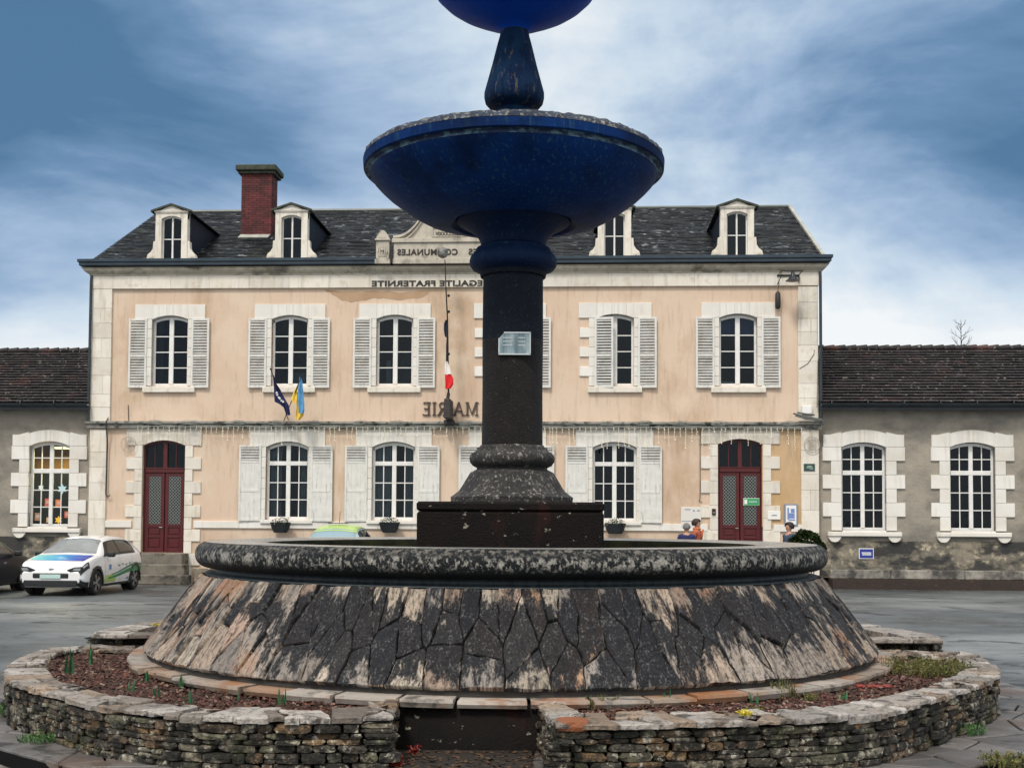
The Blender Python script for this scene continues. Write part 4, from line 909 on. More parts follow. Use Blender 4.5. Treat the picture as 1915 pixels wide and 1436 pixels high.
def shrink(poly, d):
    cx = sum(p[0] for p in poly) / len(poly); cy = sum(p[1] for p in poly) / len(poly); o = []
    for (x, y) in poly:
        L = math.hypot(x - cx, y - cy) + 1e-6; k = max(.2, 1 - d / L); o.append((cx + (x - cx) * k, cy + (y - cy) * k))
    return o
def rough_poly(poly, step=.12, jit=.010):
    o = []
    for i in range(len(poly)):
        a, b = poly[i], poly[(i + 1) % len(poly)]; L = math.hypot(b[0] - a[0], b[1] - a[1]); k = max(1, int(L / step))
        for q in range(k): t = q / k; o.append((a[0] + (b[0] - a[0]) * t + random.uniform(-jit, jit) * (q > 0), a[1] + (b[1] - a[1]) * t + random.uniform(-jit, jit) * (q > 0)))
    return o
R0, Z0, R1, Z1 = 3.765, .645, 3.21, 1.385
SL = math.hypot(R0 - R1, Z1 - Z0); CIR = 2 * math.pi * 3.5
# backing cone
m = MB(); m.lathe([(R0 - .02, Z0 - .06), (R0 - .02, Z0), (R1 - .02, Z1), (R1 - .3, Z1)], 96); m.build('mortar_bed', M('mortar_bed', (.020, .019, .018), (.04, .036, .032), 8, .9), fountain, smooth=True)
random.seed(21)
pts = []
n_top = 128
for i in range(n_top): pts.append(((i + random.uniform(-.32, .32)) * CIR / n_top, SL * random.uniform(.74, .90)))
for i in range(84): pts.append(((i + random.uniform(-.42, .42)) * CIR / 84, SL * random.uniform(.36, .68)))
for i in range(70): pts.append(((i + random.uniform(-.42, .42)) * CIR / 70, SL * random.uniform(.04, .30)))
sx = 2.6   # cells drawn taller than wide
cells = voronoi_cells([(x * sx, y) for x, y in pts], (.0, SL), wrap=CIR * sx)
m = MB(); uv = []
for c in cells:
    poly = [(x / sx, y) for x, y in c]; poly = rough_poly(shrink(poly, .0055), .055, .008); th = random.uniform(.006, .036); tl = random.uniform(-.02, .02)
    def pos(p, o):
        a = p[0] / 3.5; t = min(1, max(0, p[1] / SL)); r = R0 + (R1 - R0) * t; n = (Z1 - Z0) / SL, (R0 - R1) / SL
        return ((r + n[0] * o) * math.cos(a), (r + n[0] * o) * math.sin(a), Z0 + (Z1 - Z0) * t + n[1] * o)
    cx = sum(p[0] for p in poly) / len(poly); cy = sum(p[1] for p in poly) / len(poly); inner = shrink(poly, .009); n = len(poly)
    mid = shrink(poly, .06)
    vs = [pos(p, -.01) for p in poly] + [pos(p, th * .7 + tl * (p[0] - cx) * 4) for p in poly] + [pos(p, th + .004 + tl * (p[0] - cx) * 4) for p in inner] + [pos((p[0], p[1]), th + random.uniform(.000, .012)) for p in mid] + [pos((cx, cy), th + .008)]
    fs = []
    for i in range(n):
        j = (i + 1) % n
        for k in (0, 1, 2): fs.append((k * n + i, k * n + j, (k + 1) * n + j, (k + 1) * n + i))
        fs.append((3 * n + i, 3 * n + j, 4 * n))
    m.add(vs, fs); uv += [(p[0], p[1]) for p in poly] * 2 + [(p[0], p[1]) for p in inner] + [(p[0], p[1]) for p in mid] + [(cx, cy)]
m.uv = uv; m.build('stone_cladding', mt['clad'], fountain, fixn=False, smooth=35)
# ledge of flat stones under the cladding
def ring_slabs(mb, r0, r1, z0, z1, n, jit=.03, zj=.006, a0=0, a1=2 * math.pi):
    a = a0; k = 0
    while a < a1 - .01:
        d = (a1 - a0) / n * random.uniform(.65, 1.35); b = min(a1, a + d)
        ro = r1 + random.uniform(-jit, jit); zz = z1 + random.uniform(-zj, zj); q = 4; vs = []
        for i in range(q + 1):
            t = a + (b - a) * i / q + (.004 if i == 0 else (-.004 if i == q else 0)); rr = ro + random.uniform(-.008, .008)
            vs += [(r0 * math.cos(t), r0 * math.sin(t), zz), (rr * math.cos(t), rr * math.sin(t), zz - .008), ((rr + .006) * math.cos(t), (rr + .006) * math.sin(t), zz - .03), ((rr - .012) * math.cos(t), (rr - .012) * math.sin(t), z0)]
        fs = [(i * 4 + k_, (i + 1) * 4 + k_, (i + 1) * 4 + k_ + 1, i * 4 + k_ + 1) for i in range(q) for k_ in range(3)] + [(0, 1, 2, 3), (q * 4, q * 4 + 3, q * 4 + 2, q * 4 + 1)]
        mb.add(vs, fs); a = b
m = MB(); ring_slabs(m, R0 - .06, 3.93, .535, .600, 58); m.build('base_ledge', mt['ledge'], fountain)
m = MB(); m.lathe([(3.86, 0), (3.86, .545), (3.5, .55)], 96); m.build('footing', mt['block'], fountain, smooth=True)
# neck, rim, inside
m = MB(); m.lathe([(3.10, 1.37), (3.20, 1.385), (3.205, 1.40), (3.10, 1.405), (3.095, 1.45), (3.14, 1.475)], 128); m.build('neck', mt['neck'], fountain, smooth=True)
rim_p = [(3.10, 1.462)]
for i in range(15):
    a = -math.pi / 2 + math.pi * i / 14 * .93; rim_p.append((3.175 + .128 * math.cos(a), 1.590 + .128 * math.sin(a)))
m = MB(); m.lathe(rim_p, 160); m.build('basin_rim', mt['rim'], fountain, smooth=True)
m = MB(); m.lathe([(3.206, 1.7135), (3.12, 1.719), (2.64, 1.712), (2.60, 1.700)], 160); m.build('rim_top', mt['rim_top'], fountain, smooth=True)
m = MB(); m.lathe([(2.60, 1.700), (2.585, 1.66), (2.585, 1.2), (0.0, 1.18)], 128); m.build('basin_inside', mt['inner'], fountain, smooth=True)
m = MB(); m.lathe([(2.58, 1.45), (0, 1.45)], 96); m.build('water', mt['water'], fountain)
# pedestal block
bx0 = -.955; bx1 = .927; zt = 1.95 + math.tan(PITCH + math.atan((PPY - 938) / FPX)) * 12.1
m = MB()
for (z0, z1, e) in ((1.19, zt - .10, 0), (zt - .098, zt, .004)): m.rbox(bx0 - e, bx1 + e, -.905 - e, .905 + e, z0, z1, .022)
m.build('base_block', mt['block'], fountain)
P = prof_pt
col_prof = [P(108, 936), P(114, 934), P(115, 930), P(108, 925), P(100, 919), P(95, 912), P(89, 902), P(83, 892), P(78, 884), P(70, 880), P(66, 878), P(66, 875), P(74, 871), P(79, 864), P(80, 857), P(78, 850), P(70, 845), P(67, 843), P(66, 838), P(61, 836), P(59, 833)]
col_prof[0] = (col_prof[0][0], zt - .005)
m = MB(); m.lathe([(col_prof[0][0], zt - .006), (col_prof[1][0], zt - .003)] + [(r, max(z, zt)) for r, z in col_prof[2:]], 64); m.build('column_base', mt['base_l'], fountain, smooth=45)
s1 = P(57, 832); s2 = P(56, 519); zm = s1[1] + (s2[1] - s1[1]) * .62
m = MB(); m.lathe([s1, (s1[0] - .004, (s1[1] + zm) / 2), (s2[0] + .004, zm)], 64); m.build('column', mt['pebble'], fountain, smooth=True)
m = MB(); m.lathe([(s2[0] + .004, zm), s2, P(61, 519), P(62, 514), P(62, 510)], 64); m.build('column_top', mt['pebble_blue'], fountain, smooth=40)
cap = [P(62, 510), P(67, 508), P(76, 504), P(81, 497), P(82, 490), P(80, 482), P(74, 475), P(70, 470), P(69, 466), P(63, 464), P(60, 461), P(62, 452), P(67, 444), P(75, 436), P(86, 428), P(98, 422), P(106, 417), P(107, 411), P(103, 405), P(100, 403)]
m = MB(); m.lathe(cap, 72); m.build('capital', M('navy_black_capital', (.001, .010, .042), (.002, .015, .058), 2, .6, .6, 50, c3=(.02, .05, .08), p3=(.58, .68), sc3=12, st3=(2, 2, .5), spec=.15), fountain, smooth=45)
bw = [P(100, 408), P(118, 420), P(150, 413), P(175, 405), P(200, 391), P(219, 377), P(240, 361), P(256, 346), P(267, 334), P(272, 324), P(273, 317)]
lipr, lipz = P(286, 303)
bw2 = [(bw[-1][0], bw[-1][1]), (bw[-1][0] + .004, bw[-1][1] + .012), (lipr - .018, lipz - .080), (lipr - .002, lipz - .068), (lipr + .004, lipz + .015)]
bowl_lip = [(lipr + .004, lipz + .02), (lipr - .006, lipz + .055), (lipr - .03, lipz + .085), (lipr - .07, lipz + .105), (lipr - .14, lipz + .11), (lipr - .22, lipz + .07)]
m = MB(); m.lathe(bw + bw2[1:], 128); m.build('lower_bowl', mt['bowl'], fountain, smooth=32)
m = MB(); m.lathe([(bw[-2][0] + .003, bw[-2][1]), (bw[-1][0] + .006, bw[-1][1] - .005), (bw[-1][0] + .008, bw[-1][1] + .010), (lipr - .020, lipz - .083)], 128); m.build('lime_crust', M('lime_crust', (.002, .018, .075), (.003, .022, .08), 2, .6, .6, 40, c3=(.10, .20, .27), p3=(.47, .58), sc3=7, st3=(1, 1, 2)), fountain, smooth=True)
m = MB(); n = 240; pr = bowl_lip
m.lathe(pr, n); k = len(pr)
for i, v in enumerate(m.v):
    q = i % k
    if 0 < q < k - 1: d = mnoise.noise(Vector(v) * 9) * .014 + mnoise.noise(Vector(v) * 25) * .008; r = math.hypot(v[0], v[1]); m.v[i] = (v[0] * (1 + d / r), v[1] * (1 + d / r), v[2] + d * .8)
lip_o = m.build('bowl_lip', mt['lip'], fountain, smooth=True)
m = MB(); m.lathe([(lipr - .22, lipz + .07), (lipr - .45, lipz - .12), (lipr - 1.0, lipz - .32), (0, lipz - .36)], 72); m.build('bowl_inside', mt['inner'], fountain, smooth=True)
m = MB(); m.lathe([(lipr - .19, lipz + .05), (0, lipz + .05)], 72); m.build('bowl_water', mt['water'], fountain)
st = [(P(30, 212)[0], lipz - .2), P(33, 207), P(37, 204), P(48, 200), P(54, 193), P(56, 184), P(56, 175), P(53, 164), P(48, 146), P(42, 124), P(37, 104), P(32, 84), P(28, 70), P(26, 60)]
m = MB(); m.lathe(st, 56); m.build('baluster', M('streaked_blue_baluster', (.002, .016, .060), (.004, .028, .075), 4, .6, 1.2, 50, stretch=(2, 2, .5), c3=(.10, .09, .08), p3=(.57, .65), sc3=6, st3=(3, 3, .5), grime=((.001, .010, .04), .8, 7, (2, 2, .6), .5, .6), spec=.1), fountain, smooth=45)
ub = [P(26, 60), P(29, 56), P(44, 49), P(68, 38), P(80, 32), P(98, 23), P(116, 13), P(134, 0), P(150, -16), P(160, -32), P(163, -40)]
ul = ub[-1]; ub += [(ul[0] + .04, ul[1] + .02), (ul[0] + .05, ul[1] + .10), (ul[0] + .0, ul[1] + .15), (ul[0] - .10, ul[1] + .15), (ul[0] - .3, ul[1] + .0), (0, ul[1] - .15)]
m = MB(); m.lathe(ub, 72); m.build('upper_bowl', mt['bowl_up'], fountain, smooth=50)
uz = ul[1]; m = MB(); m.lathe([(.10, uz - .15), (.12, uz + .05), (.06, uz + .12), (.09, uz + .3), (.16, uz + .42), (.15, uz + .5), (.07, uz + .62), (.09, uz + .68), (.04, uz + .85), (0, uz + .95)], 32); m.build('finial', mt['bowl_up'], fountain, smooth=45)
# glass plaque on the column
mt['plaque'] = M('reflecting_plaque', (.10, .17, .20), (.34, .42, .46), 3.2, .12, 0, stretch=(2.5, 1, .5), lo=.42, hi=.58)
pz0 = 1.95 + math.tan(PITCH + math.atan((PPY - 662) / FPX)) * 12.65; pz1 = 1.95 + math.tan(PITCH + math.atan((PPY - 622) / FPX)) * 12.65
pxa, pxb = (932 - PPX) / FPX * 12.65, (990 - PPX) / FPX * 12.65; yq = -.345
m = MB(); m.prism([(pxa, pz0), (pxb, pz0), (pxb, pz1), (pxa + .05, pz1), (pxa, pz1 - .06)], lambda p: (p[0], yq - .0, p[1]), lambda p: (p[0], yq + .03, p[1])); pq = m.build('plaque', mt['plaque'], fountain)
m = MB(); b = .008
for (x0, x1, z0, z1) in ((pxa - b, pxb + b, pz0 - b, pz0 + .006), (pxa + .05, pxb + b, pz1 - .006, pz1 + b), (pxa - b, pxa + .004, pz0, pz1 - .06), (pxb - .004, pxb + b, pz0, pz1)): m.box(x0, x1, yq - .006, yq + .028, z0, z1)
for r in range(3):
    for (x0, x1) in ((pxa + .04, pxa + .14), (pxa + .20, pxb - .05)): m.box(x0, x1, yq - .003, yq + .0, pz0 + .09 + r * .04, pz0 + .098 + r * .04)
m.build('plaque_frame', plain('plaque_edge', (.55, .60, .62), .3, .4), pq)

# ================================================================== paving ring round the planters
m = MB(); m.lathe([(5.78, 0), (5.79, .07), (5.76, .085), (5.40, .088)], 120); o = m.build('step', mt['kerb'], None, (FC[0], FC[1], 0), smooth=40); tag(o, kind='structure'); o.name = 'paving_kerb'
random.seed(5); pts = []
for j, r in enumerate((1.0, 1.6, 2.2, 2.8, 3.4, 3.95, 4.4, 4.85, 5.2)):
    n = int(2 * math.pi * r / .55)
    for i in range(n): a = (i + random.uniform(-.3, .3) + (j % 2) * .5) * 2 * math.pi / n; pts.append((r * math.cos(a), (r + random.uniform(-.1, .1)) * math.sin(a)))
cells = voronoi_cells([p for p in pts], (-9, 9))
m = MB()
for c in cells:
    if any(math.hypot(*p) > 5.5 for p in c): c = [(x * min(1, 5.44 / (math.hypot(x, y) + 1e-9)), y * min(1, 5.44 / (math.hypot(x, y) + 1e-9))) for x, y in c]
    if all(math.hypot(*p) < 3.0 for p in c): continue
    p = rough_poly(shrink(c, .014), .15, .008); z = .205 + random.uniform(-.005, .005); q = shrink(p, .012); n = len(p)
    m.add([(x, y, .12) for x, y in p] + [(x, y, z - .008) for x, y in p] + [(x, y, z) for x, y in q], [tuple(range(2 * n, 3 * n))] + [(k * n + i, k * n + (i + 1) % n, (k + 1) * n + (i + 1) % n, (k + 1) * n + i) for k in (0, 1) for i in range(n)])
mt['flag'] = M('paving_slate', (.14, .13, .125), (.08, .078, .076), 3, .5, .5, 30, island=.3, c3=(.03, .028, .026), p3=(.54, .64), sc3=3, rvar=.15, grime=((.10, .06, .04), .6, 1.2, (1, 1, 1), .5, .64))
o = m.build('paving', mt['flag'], None, (FC[0], FC[1], 0), fixn=False); tag(o, kind='structure')
m = MB(); m.lathe([(5.44, .02), (5.43, .188), (5.3, .19), (5.2, .178), (2.5, .18)], 120); o = m.build('paving_bed', mt['joint'], None, (FC[0], FC[1], 0)); tag(o, kind='structure')

# ================================================================== dry stone planters
WT = .585
PL_OUT = [(743, 1307), (734, 1337), (560, 1339), (380, 1338), (310, 1333), (238, 1324), (154, 1311), (94, 1294), (32, 1279), (15, 1268), (9, 1249), (32, 1230), (74, 1216), (124, 1207), (300, 1205)]
PL_IN = [(690, 1306), (690, 1323), (560, 1324), (400, 1324), (330, 1319), (268, 1306), (196, 1298), (159, 1286), (110, 1272), (97, 1262), (80, 1246), (86, 1233), (100, 1222), (130, 1214), (300, 1212)]
PR_OUT = [(1006, 1311), (1040, 1351), (1100, 1353), (1250, 1351), (1400, 1347), (1518, 1342), (1588, 1338), (1669, 1326), (1750, 1303), (1803, 1287), (1864, 1264), (1868, 1252), (1857, 1240), (1830, 1225), (1785, 1218), (1620, 1216)]
PR_IN = [(1052, 1311), (1092, 1334), (1120, 1333), (1250, 1331), (1400, 1326), (1518, 1320), (1580, 1314), (1640, 1304), (1723, 1286), (1775, 1268), (1803, 1253), (1806, 1245), (1803, 1237), (1790, 1230), (1770, 1225), (1620, 1224)]
def topts(L, z, sm=3, keep=2):
    p = [Vector((*atz(x, y, z), 0)) for x, y in L]
    if sm:   # round the curve off but keep the square end of the wall
        for _ in range(sm):
            q = p[:keep]
            for a, b in zip(p[keep - 1:], p[keep:]): q += [a * .75 + b * .25, a * .25 + b * .75]
            q.append(p[-1]); p = q
    return p
def resample(p, n):
    d = [0]
    for a, b in zip(p, p[1:]): d.append(d[-1] + (b - a).length)
    o = []; j = 0
    for i in range(n + 1):
        s = d[-1] * i / n
        while j < len(d) - 2 and d[j + 1] < s: j += 1
        t = (s - d[j]) / max(1e-9, d[j + 1] - d[j]); o.append(p[j].lerp(p[j + 1], t))
    return o
def rough_stone(mb, c, u, v, w, hu, hv, hw, rnd, jit=.10, q=(3, 2, 2)):
    """a field stone: a subdivided block with worn corners; u along, v outward, w up"""
    nu, nv, nw = q; idx = {}; vs = []
    for i in range(nu + 1):
        for j in range(nv + 1):
            for k in range(nw + 1):
                if 0 < i < nu and 0 < j < nv and 0 < k < nw: continue
                a, b, d = 2 * i / nu - 1, 2 * j / nv - 1, 2 * k / nw - 1; e = (abs(a) > .99) + (abs(b) > .99) + (abs(d) > .99); s = {1: 1, 2: .94, 3: .84}[max(1, e)]
                jj = lambda: 1 + rnd.uniform(-jit, jit)
                idx[i, j, k] = len(vs); vs.append(c + u * (a * hu * s * jj()) + v * (b * hv * (s if e > 1 else 1) * jj()) + w * (d * hw * s * jj()))
    fs = []
    for i in range(nu):
        for j in range(nv):
            for k in (0, nw): fs.append((idx[i, j, k], idx[i + 1, j, k], idx[i + 1, j + 1, k], idx[i, j + 1, k]) if k else (idx[i, j, k], idx[i, j + 1, k], idx[i + 1, j + 1, k], idx[i + 1, j, k]))
    for i in range(nu):
        for k in range(nw):
            for j in (0, nv): fs.append((idx[i, j, k], idx[i + 1, j, k], idx[i + 1, j, k + 1], idx[i, j, k + 1]) if not j else (idx[i, j, k], idx[i, j, k + 1], idx[i + 1, j, k + 1], idx[i + 1, j, k]))
    for j in range(nv):
        for k in range(nw):
            for i in (0, nu): fs.append((idx[i, j, k], idx[i, j, k + 1], idx[i, j + 1, k + 1], idx[i, j + 1, k]) if not i else (idx[i, j, k], idx[i, j + 1, k], idx[i, j + 1, k + 1], idx[i, j, k + 1]))
    mb.add(vs, fs)
mt['dry'] = M('mossy_dry_stone', (.105, .09, .068), (.05, .045, .036), 7, .8, 2.4, 36, island=.6, isl_c=[(.22, .195, .14), (.12, .10, .07), (.20, .13, .08), (.36, .335, .26), (.05, .045, .035), (.24, .14, .06), (.15, .15, .09)],
    c3=(.52, .50, .42), p3=(.565, .62), sc3=20, grime=[((.008, .008, .006), .94, 5.5, (1, 1, 1), .47, .56), ((.05, .065, .015), .6, 3, (1, 1, 1), .57, .66), ((.016, .016, .014), .6, 22, (1, 1, 1), .48, .58)])
mt['cap'] = M('coping_flagstone', (.29, .26, .23), (.15, .13, .11), 4.5, .55, 1.5, 26, island=.28, isl_c=[(.46, .43, .40), (.28, .25, .22), (.30, .21, .14), (.52, .49, .46), (.18, .15, .125), (.40, .36, .32)], grime=[((.05, .046, .042), .85, 6, (1, 1, 1), .53, .63), ((.17, .10, .05), .6, 2.2, (1, 1, 1), .55, .66), ((.07, .065, .06), .7, 26, (1, 1, 1), .54, .62)])
mt['soil'] = M('soil', (.030, .014, .010), (.05, .022, .014), 8, .9, 1.0, 40)
mt['chip'] = M('red_bark_mulch', (.11, .028, .018), (.06, .018, .012), 8, .8, island=.6, isl_c=[(.09, .018, .013), (.03, .014, .011), (.12, .06, .04), (.025, .02, .016), (.24, .18, .14), (.05, .028, .022), (.012, .010, .009), (.07, .05, .03)])
def face_sign(path, inner): return path
def stone_run(mb, path, zlo, zhi, outward, rnd, depth=.09, rows=None):
    """courses of stones along a path; outward is +1 when the face looks to the right of the walk"""
    L = [0]
    for a, b in zip(path, path[1:]): L.append(L[-1] + (b - a).length)
    def at(s):
        s = max(0, min(L[-1], s)); j = 0
        while j < len(L) - 2 and L[j + 1] < s: j += 1
        d = (path[j + 1] - path[j]); return path[j] + d * ((s - L[j]) / max(1e-9, L[j + 1] - L[j])), d.normalized()
    z = zlo
    while z < zhi - .015:
        h = rnd.uniform(.034, .080); h = min(h, zhi - z)
        if zhi - z - h < .025: h = zhi - z
        s = -rnd.uniform(0, .1)
        while s < L[-1]:
            w = rnd.uniform(.07, .30) if h < .07 else rnd.uniform(.08, .22); p, d = at(s + w / 2); n = Vector((d.y, -d.x, 0)) * outward
            hh = h; zz = z
            if h > .06 and rnd.random() < .25:   # two thin stones in the height of one
                for q in (0, 1): rough_stone(mb, p + n * (rnd.uniform(-.012, .012) - depth * .5) + Vector((0, 0, z + h * (.25 + .5 * q))), d, n, Vector((0, 0, 1)), w * .485, depth * .55, h * .225, rnd, .09)
            else: rough_stone(mb, p + n * (rnd.uniform(-.030, .016) - depth * .5) + Vector((0, 0, z + h / 2)), (d + Vector((0, 0, rnd.uniform(-.04, .04)))).normalized(), n, Vector((0, 0, 1)), w * .48, depth * .55, h * .45, rnd, .14)
            s += w
        z += h
def planter(OUT, IN, side, label, seed, zt=WT, zg=.20):
    rnd = random.Random(seed); po = topts(OUT, zt); pi = topts(IN, zt); N = 60; O = resample(po, N); I = resample(pi, N)
    # pair every outer point with the nearest inner one so the coping runs square
    I2 = []
    dense = resample(pi, 400)
    last = 0
    for k, p in enumerate(O):
        best = min(range(last, min(401, last + 60)), key=lambda q: (dense[q] - p).length + abs(q / 400 - k / N) * .5); last = best; I2.append(dense[best])
    I = I2
    outw = -1 if side < 0 else 1
    # left run goes from the gap leftwards: outside is on its left hand
    m = MB(); stone_run(m, po, zg, zt - .055, (1 if side > 0 else -1), rnd)
    stone_run(m, pi, zt - .24, zt - .055, (-1 if side > 0 else 1), rnd, .07)
    w = m.build('planter_wall', mt['dry'], None, smooth=False); tag(w, label, 'stone wall', 'dry stone planter walls round the fountain')
    b = MB()
    for k in range(N):
        q = [O[k].lerp(I[k], .25), O[k + 1].lerp(I[k + 1], .25), I[k + 1].lerp(O[k + 1], .15), I[k].lerp(O[k], .15)]
        b.add([(v.x, v.y, zg - .1) for v in q] + [(v.x, v.y, zt - .05) for v in q], [(0, 1, 5, 4), (1, 2, 6, 5), (2, 3, 7, 6), (3, 0, 4, 7), (4, 5, 6, 7)])
    b.build('wall_core', mt['joint'], w, fixn=False)
    c = MB(); NN = 240; O3 = resample(po, NN); dn = []; last = 0
    for kk_, p in enumerate(O3): best = min(range(last, min(401, last + 40)), key=lambda q: (dense[q] - p).length + abs(q / 400 - kk_ / NN) * .5); last = best; dn.append(dense[best])
    def slab(k, e, f0, f1, lift):
        th = rnd.uniform(.028, .055); zt2 = zt + lift + rnd.uniform(-.010, .012); pts = []; P_ = lambda j, f: O3[j].lerp(dn[j], f)
        sk0, sk1 = rnd.uniform(-5, 5), rnd.uniform(-5, 5); cl = lambda j: int(max(0, min(NN, j)))
        ste = max(1, (e - k) // 4)
        for j in list(range(k, e, ste)) + [e]: pts.append(P_(cl(j), f0 + rnd.uniform(-.05, .05)))
        for f in (.3, .7): pts.append(P_(cl(e + sk1 * f), f0 + (f1 - f0) * f + rnd.uniform(-.03, .03)))
        for j in ([e] + list(range(e - 1, k, -ste)) + [k]): pts.append(P_(cl(j + (sk1 if j > (k + e) / 2 else sk0)), f1 + rnd.uniform(-.06, .05)))
        for f in (.7, .3): pts.append(P_(cl(k + sk0 * f), f0 + (f1 - f0) * f + rnd.uniform(-.03, .03)))
        cen = sum(pts, Vector()) / len(pts); P2 = [cen + (p - cen) * (1 - .007 / max(.05, (p - cen).length)) for p in pts]; n = len(P2)
        sk = shrink([(p.x, p.y) for p in P2], .012); tx, ty = rnd.uniform(-.04, .04), rnd.uniform(-.04, .04); tz = lambda x, y: (x - cen.x) * tx + (y - cen.y) * ty
        c.add([(p.x, p.y, zt2 - th) for p in P2] + [(p.x + rnd.uniform(-.004, .004), p.y + rnd.uniform(-.004, .004), zt2 - .010 + tz(p.x, p.y)) for p in P2] + [(x, y, zt2 + tz(x, y)) for x, y in sk] + [(cen.x, cen.y, zt2 + .003)],
              [tuple(range(n - 1, -1, -1))] + [(q * n + i, q * n + (i + 1) % n, (q + 1) * n + (i + 1) % n, (q + 1) * n + i) for q in (0, 1) for i in range(n)] + [(2 * n + i, 2 * n + (i + 1) % n, 3 * n) for i in range(n)])
    k = 0
    while k < NN:
        e = min(NN, k + rnd.choice((3, 3, 4, 5, 6, 7, 9)))
        if NN - e < 3: e = NN
        if rnd.random() < .5: f = rnd.uniform(.35, .65); slab(k, e, -.06, f, 0); slab(k, e, f + .01, 1.02, rnd.uniform(-.012, .004))
        else: slab(k, e, -.06, 1.02, 0)
        k = e
    c.build('coping', mt['cap'], w, fixn=True)
    return w, O, I
wlL, OL, IL = planter(PL_OUT, PL_IN, -1, 'curved dry stone planter wall to the left of the dark niche, half round at its far end', 11)
wlR, OR, IR = planter(PR_OUT, PR_IN, 1, 'curved dry stone planter wall to the right of the dark niche, with an orange corner stone', 12)
# orange corner stone at the right edge of the niche
p = atz(1072, 1362, WT - .02)
# soil beds between ledge and walls
def bed(IN, name, label, seed, side):
    rnd = random.Random(seed); m = MB(); n = len(IN); K = 8; Z = .505; rows = []
    for i, p in enumerate(IN):
        a = math.atan2(p.y - FC[1], p.x - FC[0]); q = Vector((FC[0] + 3.84 * math.cos(a), FC[1] + 3.84 * math.sin(a), 0)); o = p + (p - q).normalized() * .06
        rows.append([(q.lerp(o, k / K)) for k in range(K + 1)])
    for r in rows:
        for k, v in enumerate(r): m.v.append((v.x, v.y, Z + mnoise.noise(Vector((v.x * 3, v.y * 3, 0))) * .03 + .012 * math.sin(math.pi * k / K)))
    for i in range(n - 1):
        for k in range(K): m.f.append((i * (K + 1) + k, (i + 1) * (K + 1) + k, (i + 1) * (K + 1) + k + 1, i * (K + 1) + k + 1)); m.m.append(0)
    o = m.build(name, mt['soil'], None, fixn=True); tag(o, kind='structure')
    c = MB(); 
    for _ in range(9000):
        i = rnd.randrange(n - 1); k = rnd.random() * K; kk = int(k); A = rows[i][kk].lerp(rows[i][min(K, kk + 1)], k - kk); B = rows[i + 1][kk].lerp(rows[i + 1][min(K, kk + 1)], k - kk); v = A.lerp(B, rnd.random())
        z = Z + mnoise.noise(Vector((v.x * 3, v.y * 3, 0))) * .03 + .014; s = rnd.uniform(.007, .021); a = rnd.uniform(0, 6.28); t = rnd.uniform(-.9, .9)
        d = Vector((math.cos(a), math.sin(a), rnd.uniform(-.5, .5))) * s; e = Vector((-math.sin(a), math.cos(a), t)).normalized() * s * rnd.uniform(.35, .7); cc = Vector((v.x, v.y, z + rnd.uniform(0, .016)))
        f = Vector((0, 0, .003)); c.add([cc - d - e, cc + d - e * .7, cc + d * .8 + e, cc - d + e, cc + f * 2], [(0, 1, 2, 3), (0, 4, 1), (1, 4, 2), (2, 4, 3), (3, 4, 0)])
    o2 = c.build('bark_mulch', mt['chip'], None, fixn=False); tag(o2, label, 'mulch', kind='stuff')
    return rows
rowsL = bed(IL, 'soil', 'red brown bark mulch and dead leaves over the left bed', 31, -1)
rowsR = bed(IR, 'soil', 'red brown bark mulch and dead leaves over the right bed', 32, 1)
# higher wall that carries the rear bed, seen at both sides behind the basin
rnd = random.Random(77); arc = []
for i in range(41): a = R(1.0) + (math.pi - R(2)) * i / 40; rr = 4.62 - .12 * (i / 40); arc.append(Vector((FC[0] + rr * math.cos(a), FC[1] + rr * math.sin(a), 0)))
arc_in = [Vector((FC[0] + (v.x - FC[0]) * .925, FC[1] + (v.y - FC[1]) * .925, 0)) for v in arc]
m = MB(); stone_run(m, arc, .2, .66, 1, rnd); stone_run(m, [arc[0] * 1.0, Vector((FC[0] + 3.9, arc[0].y, 0))], .45, .66, -1, rnd); stone_run(m, [Vector((FC[0] - 3.9, arc[-1].y, 0)), arc[-1]], .45, .66, -1, rnd)
m.add([(v.x, v.y, .2) for v in arc_in] + [(v.x, v.y, .655) for v in arc_in] + [(FC[0] + (v.x - FC[0]) * .985, FC[1] + (v.y - FC[1]) * .985, .655) for v in arc], [(i, i + 1, 42 + i, 41 + i) for i in range(40)] + [(41 + i, 42 + i, 83 + i, 82 + i) for i in range(40)])
rw = m.build('planter_wall', mt['dry'], None); tag(rw, 'raised dry stone wall of the rear bed, showing at both sides behind the basin', 'stone wall', 'dry stone planter walls round the fountain')
c = MB(); k = 0
for (z0, z1, r0, r1, cnt) in ((.655, .715, .0, .0, 0),):
    a = R(.0)
    while a < math.pi:
        b = min(math.pi, a + rnd.uniform(.05, .13)); ro = 4.61 - .12 * a / math.pi + rnd.uniform(-.04, .02); ri = 4.22 - .1 * a / math.pi + rnd.uniform(-.05, .05); zt_ = .715 + rnd.uniform(-.012, .012)
        pts = [(ri, a + .003), (ro, a + .003), (ro + .01, (a + b) / 2), (ro, b - .003), (ri, b - .003)]; P3 = [(FC[0] + r * math.cos(t), FC[1] + r * math.sin(t)) for r, t in pts]
        c.prism(P3, lambda p: (p[0], p[1], .66), lambda p, z=zt_: (p[0], p[1], z)); a = b
for (xa_, xb_) in ((3.85, 4.30), (4.31, 4.62)): c.rbox(xa_, xb_, 12.92, 13.2, .655, .705, .01)
for (xa_, xb_) in ((-4.49, -4.1), (-4.09, -3.8)): c.rbox(xa_, xb_, 12.94, 13.2, .655, .705, .01)
c.build('coping', mt['cap'], rw)
